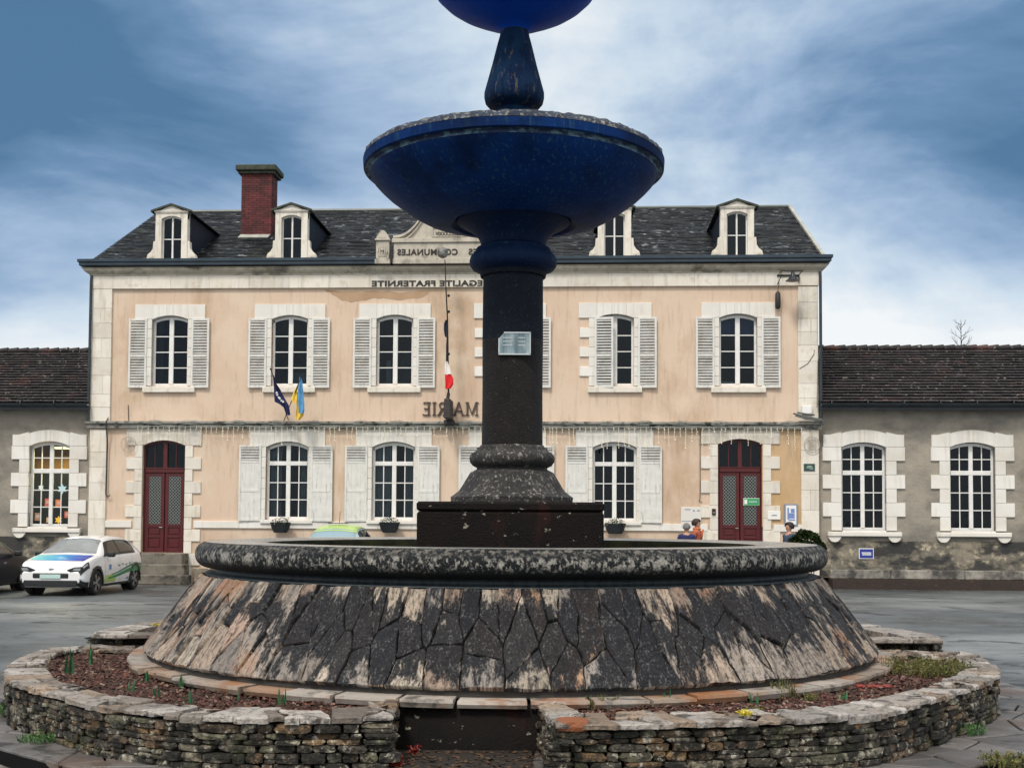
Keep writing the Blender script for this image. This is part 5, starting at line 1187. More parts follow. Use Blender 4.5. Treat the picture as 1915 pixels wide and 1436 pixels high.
s = MB(); s.lathe([(3.6, .68), (4.25, .66)], 40, FC, 0, R(-1), math.pi + R(2)); o = s.build('soil', mt['soil'], None); tag(o, kind='structure')
# orange stone at the corner of the right wall (part of that wall)
m = MB(); q = Vector((*atz(1073, 1352, WT), 0)); rough_stone(m, Vector((q.x, q.y + .10, WT - .022)), Vector((1, 0, 0)), Vector((0, 1, 0)), Vector((0, 0, 1)), .115, .12, .034, random.Random(2), .05)
o = m.build('corner_stone', M('rusty_corner_stone', (.26, .085, .03), (.18, .07, .035), 8, .7, .6, 40), wlR); o['label'] = 'rusty orange corner stone'
# leaf litter in the niche
# ================================================================== planting
mt['leaf'] = M('leaf_green', (.035, .10, .030), (.06, .15, .03), 6, .5, island=.35)
mt['leaf_b'] = M('daffodil_leaf', (.015, .085, .040), (.03, .13, .045), 6, .5, island=.3)
mt['leaf_y'] = M('yellow_green_weed', (.16, .19, .035), (.09, .11, .03), 6, .6, island=.4, isl_c=[(.14, .15, .035), (.05, .08, .02), (.17, .12, .05), (.09, .05, .025), (.06, .05, .03)])
mt['bloom'] = M('yellow_bloom', (.65, .55, .03), (.5, .42, .04), 6, .6)
mt['red_leaf'] = M('red_plant', (.26, .022, .010), (.14, .014, .010), 8, .5, island=.3)
def blade(mb, base, h, lean, w, rnd):
    a = rnd.uniform(0, 6.28); b = Vector(base); side = Vector((math.cos(a), math.sin(a), 0)); ld = Vector((math.cos(a + 1.57), math.sin(a + 1.57), 0)) * lean; pts = []
    for i in range(5): t = i / 4; c = b + ld * t * t + Vector((0, 0, h * t * (1 - .12 * t))); ww = w * (1 - t ** 2.2) + .0008; pts += [c - side * ww, c + side * ww]
    mb.add(pts, [(2 * i, 2 * i + 1, 2 * i + 3, 2 * i + 2) for i in range(4)])
SZ = .51
shoots = [((130, 1262), 5, .17, 'tall clump of daffodil shoots at the far left end of the left bed'), ((173, 1248), 4, .15, 'daffodil shoots against the back wall of the left bed'), ((245, 1296), 3, .08, 'short daffodil shoots beside the left coping, third clump from the left'),
          ((272, 1280), 3, .09, 'pale daffodil shoots close to the flat ledge stones'), ((294, 1305), 3, .09, 'daffodil shoots just behind the coping, under the left end of the cladding'), ((341, 1288), 4, .09, 'bright daffodil shoots in the middle of the left bed'),
          ((351, 1316), 3, .08, 'small daffodil shoots touching the inner edge of the left coping'), ((450, 1316), 2, .06, 'two pale shoots in the narrow part of the left bed'), ((526, 1318), 4, .09, 'brightest green shoots in the narrow part of the left bed, nearest the niche'),
          ((1105, 1316), 3, .09, 'dark green shoots first to the right of the niche'), ((1247, 1322), 3, .09, 'green shoots halfway along the right bed'), ((1410, 1318), 4, .07, 'leaning green shoots near the curve of the right bed'), ((1577, 1312), 3, .07, 'small bluish shoots beside the right coping')]
for (px, n, h, lab) in shoots:
    rnd = random.Random(px[0]); x, y = atz(px[0], px[1], SZ); m = MB()
    for _ in range(n + 2): blade(m, (x + rnd.uniform(-.035, .035), y + rnd.uniform(-.03, .03), SZ - .02), h * 1.7 * rnd.uniform(.6, 1.1) + .02, rnd.uniform(.0, .03), .010, rnd)
    o = m.build('daffodil_shoots', mt['leaf_b'], None, fixn=False); tag(o, lab, 'plant', 'daffodil shoots in the beds')
def weed(px, py, z, r, h, n, mat, name, lab, cat='plant', grp=None, seed=1, bl=.010):
    rnd = random.Random(seed + px); x, y = atz(px, py, z); m = MB()
    for _ in range(n):
        a = rnd.uniform(0, 6.28); d = r * math.sqrt(rnd.random()); c = Vector((x + d * math.cos(a), y + d * math.sin(a) * .8, z)); hh = h * rnd.uniform(.3, 1)
        k = rnd.randint(2, 5); top = c + Vector((rnd.uniform(-.03, .03), rnd.uniform(-.03, .03), hh)); m.tube([c, top], .0022, 4, cap=False)
        for _ in range(k):
            q = c.lerp(top, rnd.uniform(.3, 1)); u = Vector((rnd.uniform(-1, 1), rnd.uniform(-1, 1), rnd.uniform(-.3, .8))).normalized() * bl * rnd.uniform(.8, 1.8); v = u.cross(Vector((rnd.uniform(-1, 1), rnd.uniform(-1, 1), 1))).normalized() * bl * .5
            m.add([q, q + u * .6 + v, q + u * 1.4, q + u * .6 - v], [(0, 1, 2, 3)])
    o = m.build(name, mat, None, fixn=False); tag(o, lab, cat, grp); return o
weed(1120, 1325, SZ, .17, .11, 130, mt['leaf_y'], 'weed_clump', 'straw coloured weeds spilling beside the corner of the niche', grp='weeds in the right bed')
weed(1200, 1322, SZ, .16, .08, 70, mt['leaf_y'], 'weed_clump', 'thin dry weeds between the straw clump and the green shoots', grp='weeds in the right bed', bl=.008)
weed(1462, 1308, SZ, .10, .17, 90, mt['leaf_y'], 'weed_clump', 'tall yellowish weed growing under the ledge at the right', grp='weeds in the right bed')
weed(1515, 1312, SZ, .07, .08, 40, mt['leaf_y'], 'weed_clump', 'small yellow green weed close to the bend of the right coping', grp='weeds in the right bed')
weed(1735, 1262, SZ, .42, .17, 420, mt['leaf_y'], 'weed_patch', 'wide patch of yellow green weeds filling the far right end of the bed', grp='weeds in the right bed', bl=.016)
weed(1810, 1372, .21, .14, .10, 90, mt['leaf'], 'grass_tuft', 'green tuft growing at the foot of the right wall', grp='tufts at the foot of the walls', bl=.013)
weed(1890, 1432, .21, .20, .10, 160, mt['leaf_y'], 'grass_tuft', 'yellow green tuft on the paving at the lower right corner', grp='tufts at the foot of the walls', bl=.016)
weed(14, 1335, .21, .10, .10, 70, mt['leaf'], 'grass_tuft', 'green tuft at the far left foot of the left wall', grp='tufts at the foot of the walls', bl=.013)
weed(80, 1385, .21, .18, .07, 120, mt['leaf'], 'grass_tuft', 'dark mossy tuft along the foot of the left wall, second from the left', grp='tufts at the foot of the walls', bl=.011)
weed(300, 1172, .70, .08, .05, 60, mt['bloom'], 'primrose', 'small yellow primrose on the rear wall left of the basin', cat='flower')
weed(1394, 1337, WT + .01, .04, .04, 36, mt['bloom'], 'primrose', 'small yellow flower on the coping of the right wall', cat='flower')
weed(1410, 1331, SZ + .03, .06, .05, 40, mt['leaf_y'], 'weed_clump', 'low yellow green weed just left of the leaning shoots', grp='weeds in the right bed')
weed(740, 1432, .22, .045, .07, 40, mt['red_leaf'], 'red_flower', 'bright red leafed plant at the left foot of the niche', cat='flower', bl=.014)
weed(773, 1410, .25, .02, .07, 14, mt['red_leaf'], 'red_flower', 'smaller red sprig deeper inside the niche', cat='flower', bl=.016)
m = MB(); x, y = atz(1630, 1288, SZ); rnd = random.Random(8)
for _ in range(14): a = rnd.uniform(-.14, .14); m.obox((x + a, y + rnd.uniform(-.02, .02), SZ + .02 + rnd.uniform(0, .012)), (.035, .01, 0), (-.006, .018, .006), (0, 0, .002))
o = m.build('red_leaves', mt['red_leaf'], None); tag(o, 'fallen bright red leaves lying in the right bed', 'leaves')
# litter on the niche floor
m = MB(); rnd = random.Random(4); x0, y0 = atz(760, 1436, .2); x1, y1 = atz(1000, 1404, .2)
for _ in range(1300):
    c = Vector((rnd.uniform(-1.0, .35), rnd.uniform(6.7, 9.05), .226 + rnd.uniform(0, .01))); a = rnd.uniform(0, 6.28); s = rnd.uniform(.01, .028); d = Vector((math.cos(a), math.sin(a), rnd.uniform(-.3, .3))) * s; e = Vector((-math.sin(a), math.cos(a), rnd.uniform(-.4, .4))) * s * .6
    m.add([c - d, c + e, c + d, c - e], [(0, 1, 2, 3)])
o = m.build('leaf_litter', M('brown_leaf_litter', (.10, .05, .022), (.05, .025, .014), 8, .7, island=.5, isl_c=[(.06, .025, .010), (.03, .015, .01), (.10, .05, .016), (.025, .02, .01)]), None, fixn=False); tag(o, 'brown wet leaves covering the floor of the niche', 'leaves', kind='stuff')
m = MB(); m.box(-.86, .16, 7.4, 9.12, .15, .222); o = m.build('niche_floor', M('dark_niche_floor', (.020, .013, .009), (.010, .008, .006), 6, .8, .8, 30)); tag(o, kind='structure')
# wet leaf litter on the road at the steps
m = MB()
for _ in range(260):
    c = fworld(rnd.gauss(xL + 3.6, .9), rnd.uniform(-2.6, -1.1), .012); a = rnd.uniform(0, 6.28); s = rnd.uniform(.02, .045); d = Vector((math.cos(a), math.sin(a), rnd.uniform(-.1, .25))) * s; e = Vector((-math.sin(a), math.cos(a), .1)) * s * .6
    m.add([c - d, c + e, c + d, c - e], [(0, 1, 2, 3)])
for _ in range(500):
    c = fworld(rnd.uniform(xR + .3, xR + 9), rnd.choice((rnd.uniform(-.56, -.30), rnd.uniform(-1.2, -.6))), 0); c.z = .292 if (c - FO).dot(FD) > -.56 else .012; a = rnd.uniform(0, 6.28); s = rnd.uniform(.015, .04); d = Vector((math.cos(a), math.sin(a), rnd.uniform(-.1, .25))) * s; e = Vector((-math.sin(a), math.cos(a), .1)) * s * .6
    m.add([c - d, c + e, c + d, c - e], [(0, 1, 2, 3)])
o = m.build('fallen_leaves', M('fallen_leaf', (.16, .09, .04), (.08, .04, .02), 8, .7, island=.5, isl_c=[(.18, .10, .04), (.30, .24, .14), (.08, .04, .02)]), None, fixn=False); tag(o, 'scattered brown leaves along the foot of the buildings', 'leaves', kind='stuff')

# ================================================================== things fixed to the fronts
def onwall(px, py, dep=0.0): x, z = fac(px, py, dep); return x, z
IL_ = MB()
# icicle light garlands
mt['led'] = plain('warm_white_led', (.80, .74, .58), .4)
gar = [((262, 420), 'above the left entrance'), ((420, 640), 'above the first white shuttered window'), ((640, 835), 'above the second white shuttered window'), ((838, 1030), 'behind the column'), ((1032, 1240), 'above the white shuttered window right of the column'), ((1240, 1440), 'above the right entrance'), ((1440, 1494), 'at the right corner pilaster')]
for k, ((pa, pb), lab) in enumerate(gar):
    rnd = random.Random(k + 40); x0 = fac(pa, 800)[0]; x1 = fac(pb, 800)[0]; z = z_str_lo + .05; y = -.235; m = MB(); n = int((x1 - x0) / .16); m.tube([(x0 + (x1 - x0) * i / n, y + rnd.uniform(-.01, .01), z + rnd.uniform(-.015, .015)) for i in range(n + 1)], .010, 4)
    for c in range(max(1, int((x1 - x0) / 1.1))):   # looped tufts of cable on top
        cx = x0 + (c + .5) * 1.1
        for _ in range(5): a0 = rnd.uniform(0, 3); m.tube([(cx + rnd.uniform(-.2, .2) + .10 * math.cos(a0 + t), y - .01, z + .12 + .07 * math.sin(a0 + t)) for t in (0, 1.2, 2.4, 3.6, 4.8)], .005, 4)
    for i in range(n + 1):
        x = x0 + (x1 - x0) * i / n + rnd.uniform(-.03, .03); L = rnd.choice((.12, .22, .34, .5, .62)) * rnd.uniform(.8, 1.1); q = max(2, int(L / .07)); pts = [(x + rnd.uniform(-.012, .012), y, z - L * j / q) for j in range(q + 1)]
        m.tube(pts, .0055, 4, 1)
        for p in pts[1:]: m.sphere((p[0] + rnd.uniform(-.012, .012), p[1] - .004, p[2]), .016, 5, 4, 1)
        if rnd.random() < .3: m.sphere((pts[-1][0] + .01, y, pts[-1][2] - .02), .022, 6, 4, 1)
    o = m.build('icicle_lights', [mt['lattice'], mt['led']], None, FO, rot=(0, 0, RZ), fixn=False); tag(o, 'icicle light garland on the string course ' + lab, 'string lights', 'icicle lights along the front')
# flags on slanted poles
def flag(px, tops, label, kind, base_px, base_py, tip_px, tip_py):
    bx, bz = fac(base_px, base_py); tx, tz = fac(tip_px, tip_py, -1.1); root = thing('flag', label, 'flag', fworld(bx, -.1, bz), RZ, None)
    base = Vector((0, 0, 0)); tip = Vector((tx - bx, -1.0, tz - bz)); m = MB(); m.tube([base, tip], .014, 6); m.sphere(tip, .03, 8, 6); m.build('pole', mt['iron'], root)
    return root, tip
blue_eu = M('flag_dark_blue', (.006, .010, .085), (.003, .006, .05), 4, .8); ua_b = M('flag_light_blue', (.12, .36, .62), (.08, .25, .45), 5, .8); ua_y = M('flag_yellow', (.80, .58, .10), (.65, .42, .06), 5, .8)
def cloth(mb, L, m=0, fold=.03, n=9, seed=0, k=8):
    """L = list of (left x, right x, y, z) from top to bottom, hung in folds"""
    rnd = random.Random(seed); ph = rnd.uniform(0, 6); vs = []
    for r, (xa, xb, y, z) in enumerate(L):
        for i in range(n + 1): t = i / n; vs.append((xa + (xb - xa) * t, y + fold * math.sin(ph + t * k + r * .25), z + .012 * math.sin(t * 7 + ph)))
    mb.add(vs, [(r * (n + 1) + i, r * (n + 1) + i + 1, (r + 1) * (n + 1) + i + 1, (r + 1) * (n + 1) + i) for r in range(len(L) - 1) for i in range(n)], m)
def dense(L, q=4):
    o = []
    for a, b in zip(L, L[1:]):
        for i in range(q): t = i / q; o.append(tuple(a[j] + (b[j] - a[j]) * t for j in range(4)))
    return o + [L[-1]]
def flagpts(rows, bx, bz, dep): 
    return dense([(fac(a, y, dep)[0] - bx, fac(b, y, dep)[0] - bx, dep + .1, fac((a + b) / 2, y, dep)[1] - bz) for (a, b, y) in rows])
# dark blue flag with a few stars
bx, bz = fac(541, 786); root, tip = flag(0, 0, 'dark blue flag with white stars furled on its slanted pole beside the second upper window', 'eu', 541, 786, 506, 690)
m = MB(); cloth(m, flagpts([(510, 512, 702), (511, 517, 718), (512, 524, 728), (513, 531, 742), (514, 536, 752), (524, 539, 757), (532, 541, 764), (536, 543, 776)], bx, bz, -.7), 0, .03, 9, 1)
c = m.build('flag_cloth', blue_eu, root, fixn=False, smooth=True)
st_ = MB()
for (sx_, sz_) in ((517, 734), (518, 738), (521, 743), (523, 745), (526, 749), (529, 751)):
    q = fac(sx_, sz_, -.79); pts = []
    for i in range(10): rr = .045 if i % 2 == 0 else .018; pts.append((q[0] - bx + rr * math.sin(i * math.pi / 5), q[1] - bz + rr * math.cos(i * math.pi / 5)))
    st_.prism(pts, lambda p: (p[0], -.665, p[1]), lambda p: (p[0], -.655, p[1]))
st_.build('stars', plain('star_white', (.75, .75, .7), .7), c)
bx, bz = fac(532, 788); root, tip = flag(0, 0, 'light blue and yellow flag hanging in folds beside the dark blue flag', 'ua', 532, 788, 563, 705)
m = MB(); cloth(m, flagpts([(560, 563, 705), (558, 566, 716), (557, 568, 735), (558, 569, 752), (559, 569, 768), (559, 568, 773)], bx, bz, -.8), 0, .03, 9, 3); m.build('flag_cloth', ua_b, root, fixn=False, smooth=True)
m = MB(); cloth(m, flagpts([(556, 559, 720), (549, 556, 733), (544, 556, 748), (549, 555, 754)], bx, bz, -.74), 0, .03, 7, 4); cloth(m, flagpts([(556, 562, 738), (554, 566, 765), (553, 568, 776), (554, 560, 785)], bx, bz, -.72), 0, .03, 8, 5); m.build('yellow_cloth', ua_y, root, fixn=False, smooth=True)
# tricolour on the tall pole
bx, bz = fac(840, 797); root = thing('flagpole', 'tall dark flagpole with ball finial and furled red, white and blue flag', 'flagpole', fworld(bx, -.1, bz), RZ)
pt = lambda px, py, dep: Vector((fac(px, py, dep)[0] - bx, dep + .1, fac(px, py, dep)[1] - bz))
m = MB(); m.tube([pt(839, 742, -.75), pt(838, 700, -.78), pt(837, 600, -.85), pt(834, 540, -.9), pt(832, 486, -.95)], [.028, .026, .022, .018, .013], 8)
m.build('pole', mt['iron'], root, smooth=40)
m = MB(); m.sphere(pt(828, 473, -.95), .165, 18, 12); m.build('ball_finial', M('weathered_ball', (.05, .055, .055), (.30, .30, .28), 6, .5), root, smooth=True)
m = MB(); a = pt(839, 766, -.45); m.rbox(a.x - .10, a.x + .10, -.75, -.0, a.z - .30, a.z + .30, .03); m.tube([Vector((a.x, -.65, a.z + .28)), pt(839, 735, -.75)], .05, 8); m.rbox(a.x - .16, a.x + .16, -.25, .0, a.z - .44, a.z - .29, .02); m.build('bracket', M('blackened_bracket', (.05, .045, .045), (.025, .022, .022), 6, .8), root)
m = MB(); cloth(m, flagpts([(833, 837, 598), (830, 836, 606), (830, 837, 618), (832, 838, 630)], bx, bz, -.82), 0, .03, 6, 7); cloth(m, flagpts([(835, 838, 630), (834, 838, 650), (834, 838, 676)], bx, bz, -.8), 0, .02, 5, 8); m.build('flag_cloth', M('flag_navy', (.02, .022, .05), (.01, .012, .03), 6, .8), root, fixn=False, smooth=True)
m = MB(); cloth(m, flagpts([(834, 837, 676), (832, 841, 686), (832, 844, 700)], bx, bz, -.86), 0, .03, 7, 9); m.build('white_cloth', plain('flag_white', (.78, .76, .74), .8), root, fixn=False, smooth=True)
m = MB(); cloth(m, flagpts([(832, 844, 700), (832, 848, 708), (833, 848, 718), (833, 842, 727)], bx, bz, -.86), 0, .03, 8, 9); m.build('red_cloth', plain('flag_red', (.66, .015, .02), .8), root, fixn=False, smooth=True)
m = MB()
for (px_, py_) in ((839, 553), (839, 583), (839, 662)): m.sphere(pt(px_, py_, -.85), .045, 8, 6)
m.build('cleat', mt['iron'], root)
# street lamp on the right corner
x, z = fac(1475, 520); root = thing('wall_lamp', 'dark bell shaped lamp hanging from an iron bracket under the cornice at the right', 'lamp', fworld(x, -.09, z), RZ)
m = MB(); m.box(-.34, .30, -.62, -.59, .06, .09); m.tube([(-.34, -.6, .075), (-.34, -.55, -.1), (-.36, -.02, -.22)], .012, 6); m.tube([(.28, -.6, .07), (.28, -.02, .07)], .015, 6); m.tube([(.28, -.02, .08), (.28, -.02, -.18)], .015, 6); m.box(-.36, .30, -.03, -.0, .03, .08); m.tube([(-.34, -.6, .075), (-.34, -.02, .06)], .012, 6); m.tube([(.05, -.6, -.05), (.28, -.3, -.1)], .010, 5); m.build('bracket', mt['iron'], root)
m = MB(); m.lathe([(.0, .06), (.05, .05), (.06, -.06), (.09, -.10), (.14, -.17), (.20, -.21), (.21, -.225), (.0, -.22)], 20, (0, -.6)); m.build('shade', plain('lamp_shade', (.02, .024, .035), .35, .3), root, smooth=40)
m = MB(); m.sphere((0, -.6, -.225), .09, 12, 6, 0, (1, 1, .5)); m.build('bulb', plain('lamp_glass', (.30, .32, .30), .2), root, smooth=True)
# dark wrapped pennant-like housing under the lamp cable
x, z = fac(1453, 563); o = MB(); o.lathe([(0, .27), (.03, .26), (.075, .20), (.085, .0), (.08, -.22), (.04, -.27), (0, -.28)], 14); o.tube([(0, 0, .26), (.04, 0, .62)], .010, 6)
q = o.build('loudspeaker', plain('dark_housing', (.02, .02, .022), .6), None, fworld(x, -.16, z), smooth=40); tag(q, 'long dark housing hanging below the corner lamp beside the last upper shutter', 'loudspeaker')
x, z = fac(1507, 767); q = MB().rbox(-.14, .14, -.12, .0, -.12, .12, .012).build('junction_box', plain('box_white', (.78, .78, .78), .4), None, fworld(x, -.078, z), rot=(0, 0, RZ)); tag(q, 'small white junction box on the right corner pilaster above the string course', 'junction box')
m = MB(); x, z = fac(1507, 776)
for (dx0, dz0, dx1, dz1) in ((-.42, .02, .42, -.16), (-.36, -.04, .46, -.20), (-.3, .05, .2, -.02)): m.tube([(dx0, -.22, dz0), (0, -.24, (dz0 + dz1) / 2 - .02), (dx1, -.22, dz1)], .028, 6)
m.tube([(.30, -.1, .2), (.33, -.12, 1.6), (.40, -.12, 1.95)], .012, 5)
q = m.build('cable_bundle', plain('cable_grey', (.10, .11, .11), .5), None, fworld(x, -.06, z), rot=(0, 0, RZ)); tag(q, 'tangle of grey cables running round the right corner under the white box', 'cables')
def cable(pts, name, lab, r=.014, mat='cable'):
    m = MB(); P_ = [(fac(a, b)[0], y, fac(a, b)[1]) for (a, b, y) in pts]; m.tube(P_, r, 6); q = m.build(name, mt[mat], None, FO, rot=(0, 0, RZ), smooth=40); tag(q, lab, 'cable')
cable([(204, 758, -.03), (204, 782, -.06), (204, 789, -.22), (204, 801, -.22), (203, 830, -.09), (201, 900, -.09), (200, 925, -.09), (203, 929, -.09), (208, 926, -.09)], 'cable', 'thin dark cable running down beside the left corner pilaster and hooked at its end', .020)
cable([(1309, 806, -.03), (1309, 930, -.03), (1307, 937, -.03), (1313, 938, -.03)], 'cable', 'thin cable running down the plaster left of the right entrance', .010)
cable([(1494, 690, -.09), (1510, 680, -.09), (1521, 663, -.09), (1522, 655, -.09)], 'cable', 'thin looping wire crossing the upper right corner pilaster', .008)
cable([(240, 757, -.02), (241, 789, -.02)], 'cable', 'short thin wire above the string course over the left entrance', .010)
def board(px0, px1, py0, py1, name, lab, cat, face, edge=None, dep=-.09, th=.03, b=.02, marks=()):
    x0, z1 = fac(px0, (py0)); x1, _ = fac(px1, py0); _, z0 = fac(px0, py1); cx, cz = (x0 + x1) / 2, (z0 + z1) / 2; w, h = (x1 - x0) / 2, (z1 - z0) / 2
    m = MB(); m.rbox(-w, w, -th, 0, -h, h, min(.006, th / 3)); root = m.build(name, edge or face, None, fworld(cx, dep, cz), rot=(0, 0, RZ)); tag(root, lab, cat)
    m = MB(); m.box(-w + b, w - b, -th - .003, -th + .001, -h + b, h - b); m.build('face', face, root)
    if marks:
        g = {}
        for (u0, u1, v0, v1, mat) in marks: g.setdefault(mat.name, (mat, MB()))[1].box(-w + 2 * w * u0, -w + 2 * w * u1, -th - .0075, -th - .0035, -h + 2 * h * v0, -h + 2 * h * v1)
        for k_, (mat, mm) in g.items(): mm.build('marking', mat, root)
    return root, w, h, th
WH = plain('sign_white', (.78, .78, .76), .4); BL = plain('sign_blue', (.02, .04, .28), .4); GR = plain('sign_green', (.04, .32, .12), .4); DG = plain('plaque_dark', (.03, .05, .045), .35); GY = plain('sign_grey', (.22, .24, .26), .4); LB = plain('poster_blue', (.16, .24, .50), .5); PG = plain('pale_green_mark', (.35, .50, .45), .5)
root, w, h, th = board(1608, 1636, 1025, 1045, 'parking_sign', 'small blue sign with white border on the stained base of the right wing', 'sign', BL, WH, .145, .02, .022)
m = MB()
for (v, a, b_) in ((.14, -.62, .62), (-.18, -.55, .66)): 
    x = a * w
    rnd = random.Random(int(v * 100))
    while x < b_ * w: l = rnd.uniform(.012, .022); m.box(x, x + l, -th - .0075, -th - .0035, v * 2 * h * .5 - .022, v * 2 * h * .5 + .022); x += l + .008
m.build('marking', WH, root)
root, w, h, th = board(1502, 1523, 867, 881, 'street_plaque', 'small dark green plaque on the right corner pilaster', 'plaque', DG, plain('plaque_rim', (.10, .17, .15), .4), -.08, .015, .015, [(.30, .72, .60, .70, PG), (.22, .80, .42, .52, PG), (.5, .85, .24, .30, PG)])
root, w, h, th = board(1391, 1421, 931, 945, 'door_sign', 'small green notice on the glass of the right entrance door', 'sign', GR, WH, .115, .012, .010, [(.06, .24, .2, .8, WH), (.36, .86, .42, .60, PG)])
board(1435, 1459, 955, 971, 'name_plate', 'blank looking white name plate on the stones right of the right door', 'name plate', WH, None, -.05, .015, .004, [(.32, .72, .42, .55, GY)])
board(1466, 1491, 942, 983, 'notice_case', 'grey framed notice case with a blue poster at the right of the entrance', 'notice board', WH, plain('case_frame', (.25, .30, .38), .35, .4), -.02, .06, .045, [(.22, .34, .30, .82, LB), (.34, .76, .34, .58, LB), (.48, .76, .60, .78, LB), (.30, .8, .24, .30, LB)])
board(1273, 1311, 948, 985, 'bulletin_board', 'plain white notice panel behind the two people left of the right entrance', 'notice board', plain('panel_white', (.66, .65, .62), .5), None, -.02, .04, .010, [(.2, .48, .86, .90, GY), (.60, .68, .78, .86, GY), (.80, .92, .80, .86, GY), (.03, .97, .28, .31, GY)])
board(1331, 1338, 951, 963, 'intercom', 'small dark intercom on the door stones left of the right entrance', 'intercom', plain('intercom_dark', (.03, .01, .012), .4), None, -.05, .03, .010, [(.3, .7, .3, .5, GY)])
def ring_ornament(px, py, rpx, lab):
    x, z = fac(px, py); r = rpx * .0162; m = MB()
    for k in range(28):
        a, b_ = 2 * math.pi * k / 28, 2 * math.pi * (k + 1) / 28; m.tube([(r * math.cos(a), 0, r * math.sin(a)), (r * math.cos(b_), 0, r * math.sin(b_))], .010, 5, cap=False)
    m.tube([(0, 0, -r), (0, 0, r * 1.9)], .006, 5)
    for k in (-1, 1): m.tube([(k * r * .4, 0, -r * .9), (k * r * .4, 0, r * .9)], .005, 5)
    for _ in range(10): m.tube([(random.uniform(-.6, .6) * r, 0, -r * .6), (random.uniform(-.6, .6) * r, 0, r * .7)], .003, 4)
    q = m.build('light_ornament', plain('ornament_wire', (.36, .34, .31), .5), None, fworld(x, -.13, z), rot=(0, 0, RZ)); tag(q, lab, 'ornament', None)
ring_ornament(243, 831, 14, 'round wire ornament on the stones left of the left entrance')
ring_ornament(1517, 832, 14, 'round wire ornament on the right corner pilaster above the green plaque')
# flower troughs under the ground floor windows
def trough(px, py, lab, seed):
    rnd = random.Random(seed); x, z = fac(px, py); root = thing('flower_trough', lab, 'planter', fworld(x, -.12, z), RZ, 'flower troughs under the windows')
    m = MB(); m.lathe([(0, -.22), (.20, -.22), (.27, -.10), (.31, .06), (.33, .08), (.30, .09), (.0, .07)], 20); m.v = [(a, b_ * .5 - .17, c) for a, b_, c in m.v]; m.build('pot', plain('black_pot', (.012, .016, .020), .5), root, smooth=40)
    m = MB()
    for _ in range(230):
        a = rnd.uniform(0, 6.28); d = rnd.random() ** .5; c = Vector((.32 * d * math.cos(a), -.17 + .15 * d * math.sin(a), .07 + rnd.random() * .22 * (1 - d * .7) - .06 * (d > .85)))
        u = Vector((rnd.uniform(-1, 1), rnd.uniform(-1, 1), rnd.uniform(-.2, 1))).normalized() * rnd.uniform(.03, .06); v = u.cross(Vector((rnd.random(), 1, rnd.random()))).normalized() * .014; m.add([c, c + u * .5 + v, c + u, c + u * .5 - v], [(0, 1, 2, 3)], 0 if rnd.random() < .8 else 1)
    m.build('foliage', [M('trough_leaf', (.03, .06, .03), (.06, .10, .05), 5, .6, island=.4), plain('pale_flower', (.60, .60, .52), .7)], root, fixn=False)
trough(529, 982, 'black flower trough with grey green leaves under the first ground floor window', 1); trough(731, 982, 'black flower trough with pale leaves under the second ground floor window', 2); trough(1150, 984, 'black flower trough under the window right of the column', 3)
# children's paper pictures in the lit window
hx0, hx1, hz0, hzs, hzc = HL[0]; pc = (hx0 + hx1) / 2
papers = [(72, 911, .10, (.75, .8, .8), 'white paper star on the lower left panes of the lit window', 's'), (112, 914, .16, (.45, .68, .75), 'pale blue paper snowflake on the lower panes of the lit window', 's'), (85, 939, .12, (.50, .12, .07), 'red paper drawing on the middle pane of the lit window', 'r'), (105, 941, .12, (.62, .18, .05), 'orange paper drawing on the middle pane of the lit window', 'r'),
          (66, 966, .12, (.30, .17, .10), 'brown framed drawing low at the left of the lit window', 'r'), (86, 972, .08, (.55, .35, .15), 'small tan drawing at the bottom of the lit window', 'r'), (105, 972, .13, (.80, .48, .04), 'yellow paper figure at the bottom of the lit window', 's'), (121, 962, .10, (.55, .14, .08), 'red paper drawing at the right bottom pane of the lit window', 'r')]
for (px, py, s, c, lab, k) in papers:
    x, z = fac(px, py, depw); m = MB()
    if k == 's': pts = [((s if i % 2 == 0 else s * .55) * math.sin(i * math.pi / 6), (s if i % 2 == 0 else s * .55) * math.cos(i * math.pi / 6)) for i in range(12)]
    else: pts = [(-s * .8, -s), (s * .8, -s), (s * .8, s), (-s * .8, s)]
    m.prism(pts, lambda p: (p[0], 0, p[1]), lambda p: (p[0], .004, p[1])); q = m.build('paper_decoration', plain('paper', c, .8), None, fworld(x, depw + .169, z), rot=(0, 0, RZ)); tag(q, lab, 'paper decoration')
    if k == 'r':
        mm = MB(); mm.box(-s * .45, s * .45, -.004, -.001, -s * .3, s * .5); mm.build('drawing', plain('drawing_ink', tuple(min(.8, a * .5 + .25) for a in c), .8), q)

# ================================================================== people by the entrance
def skin_mesh(name, nodes, edges, mats, parent=None, matf=None, sub=1, rot=0, loc=(0, 0, 0)):
    me = bpy.data.meshes.new(name); me.from_pydata([n[0] for n in nodes], edges, []); o = bpy.data.objects.new(name, me); C.objects.link(o)
    sk = o.modifiers.new('s', 'SKIN'); sk.use_smooth_shade = True; su = o.modifiers.new('u', 'SUBSURF'); su.levels = sub; su.render_levels = sub
    for v, n in zip(me.skin_vertices[0].data, nodes): r = n[1]; v.radius = r if isinstance(r, tuple) else (r, r)
    me.skin_vertices[0].data[0].use_root = True
    bpy.context.view_layer.update(); m2 = bpy.data.meshes.new_from_object(o.evaluated_get(bpy.context.evaluated_depsgraph_get())); bpy.data.objects.remove(o); bpy.data.meshes.remove(me)
    m2.name = name; m2.materials.clear()
    for m in mats: m2.materials.append(m)
    for p in m2.polygons:
        p.use_smooth = True
        if matf: p.material_index = matf(p.center)
    ob = bpy.data.objects.new(name, m2); C.objects.link(ob); ob.parent = parent; ob.location = loc; ob.rotation_euler = (0, 0, rot); return ob
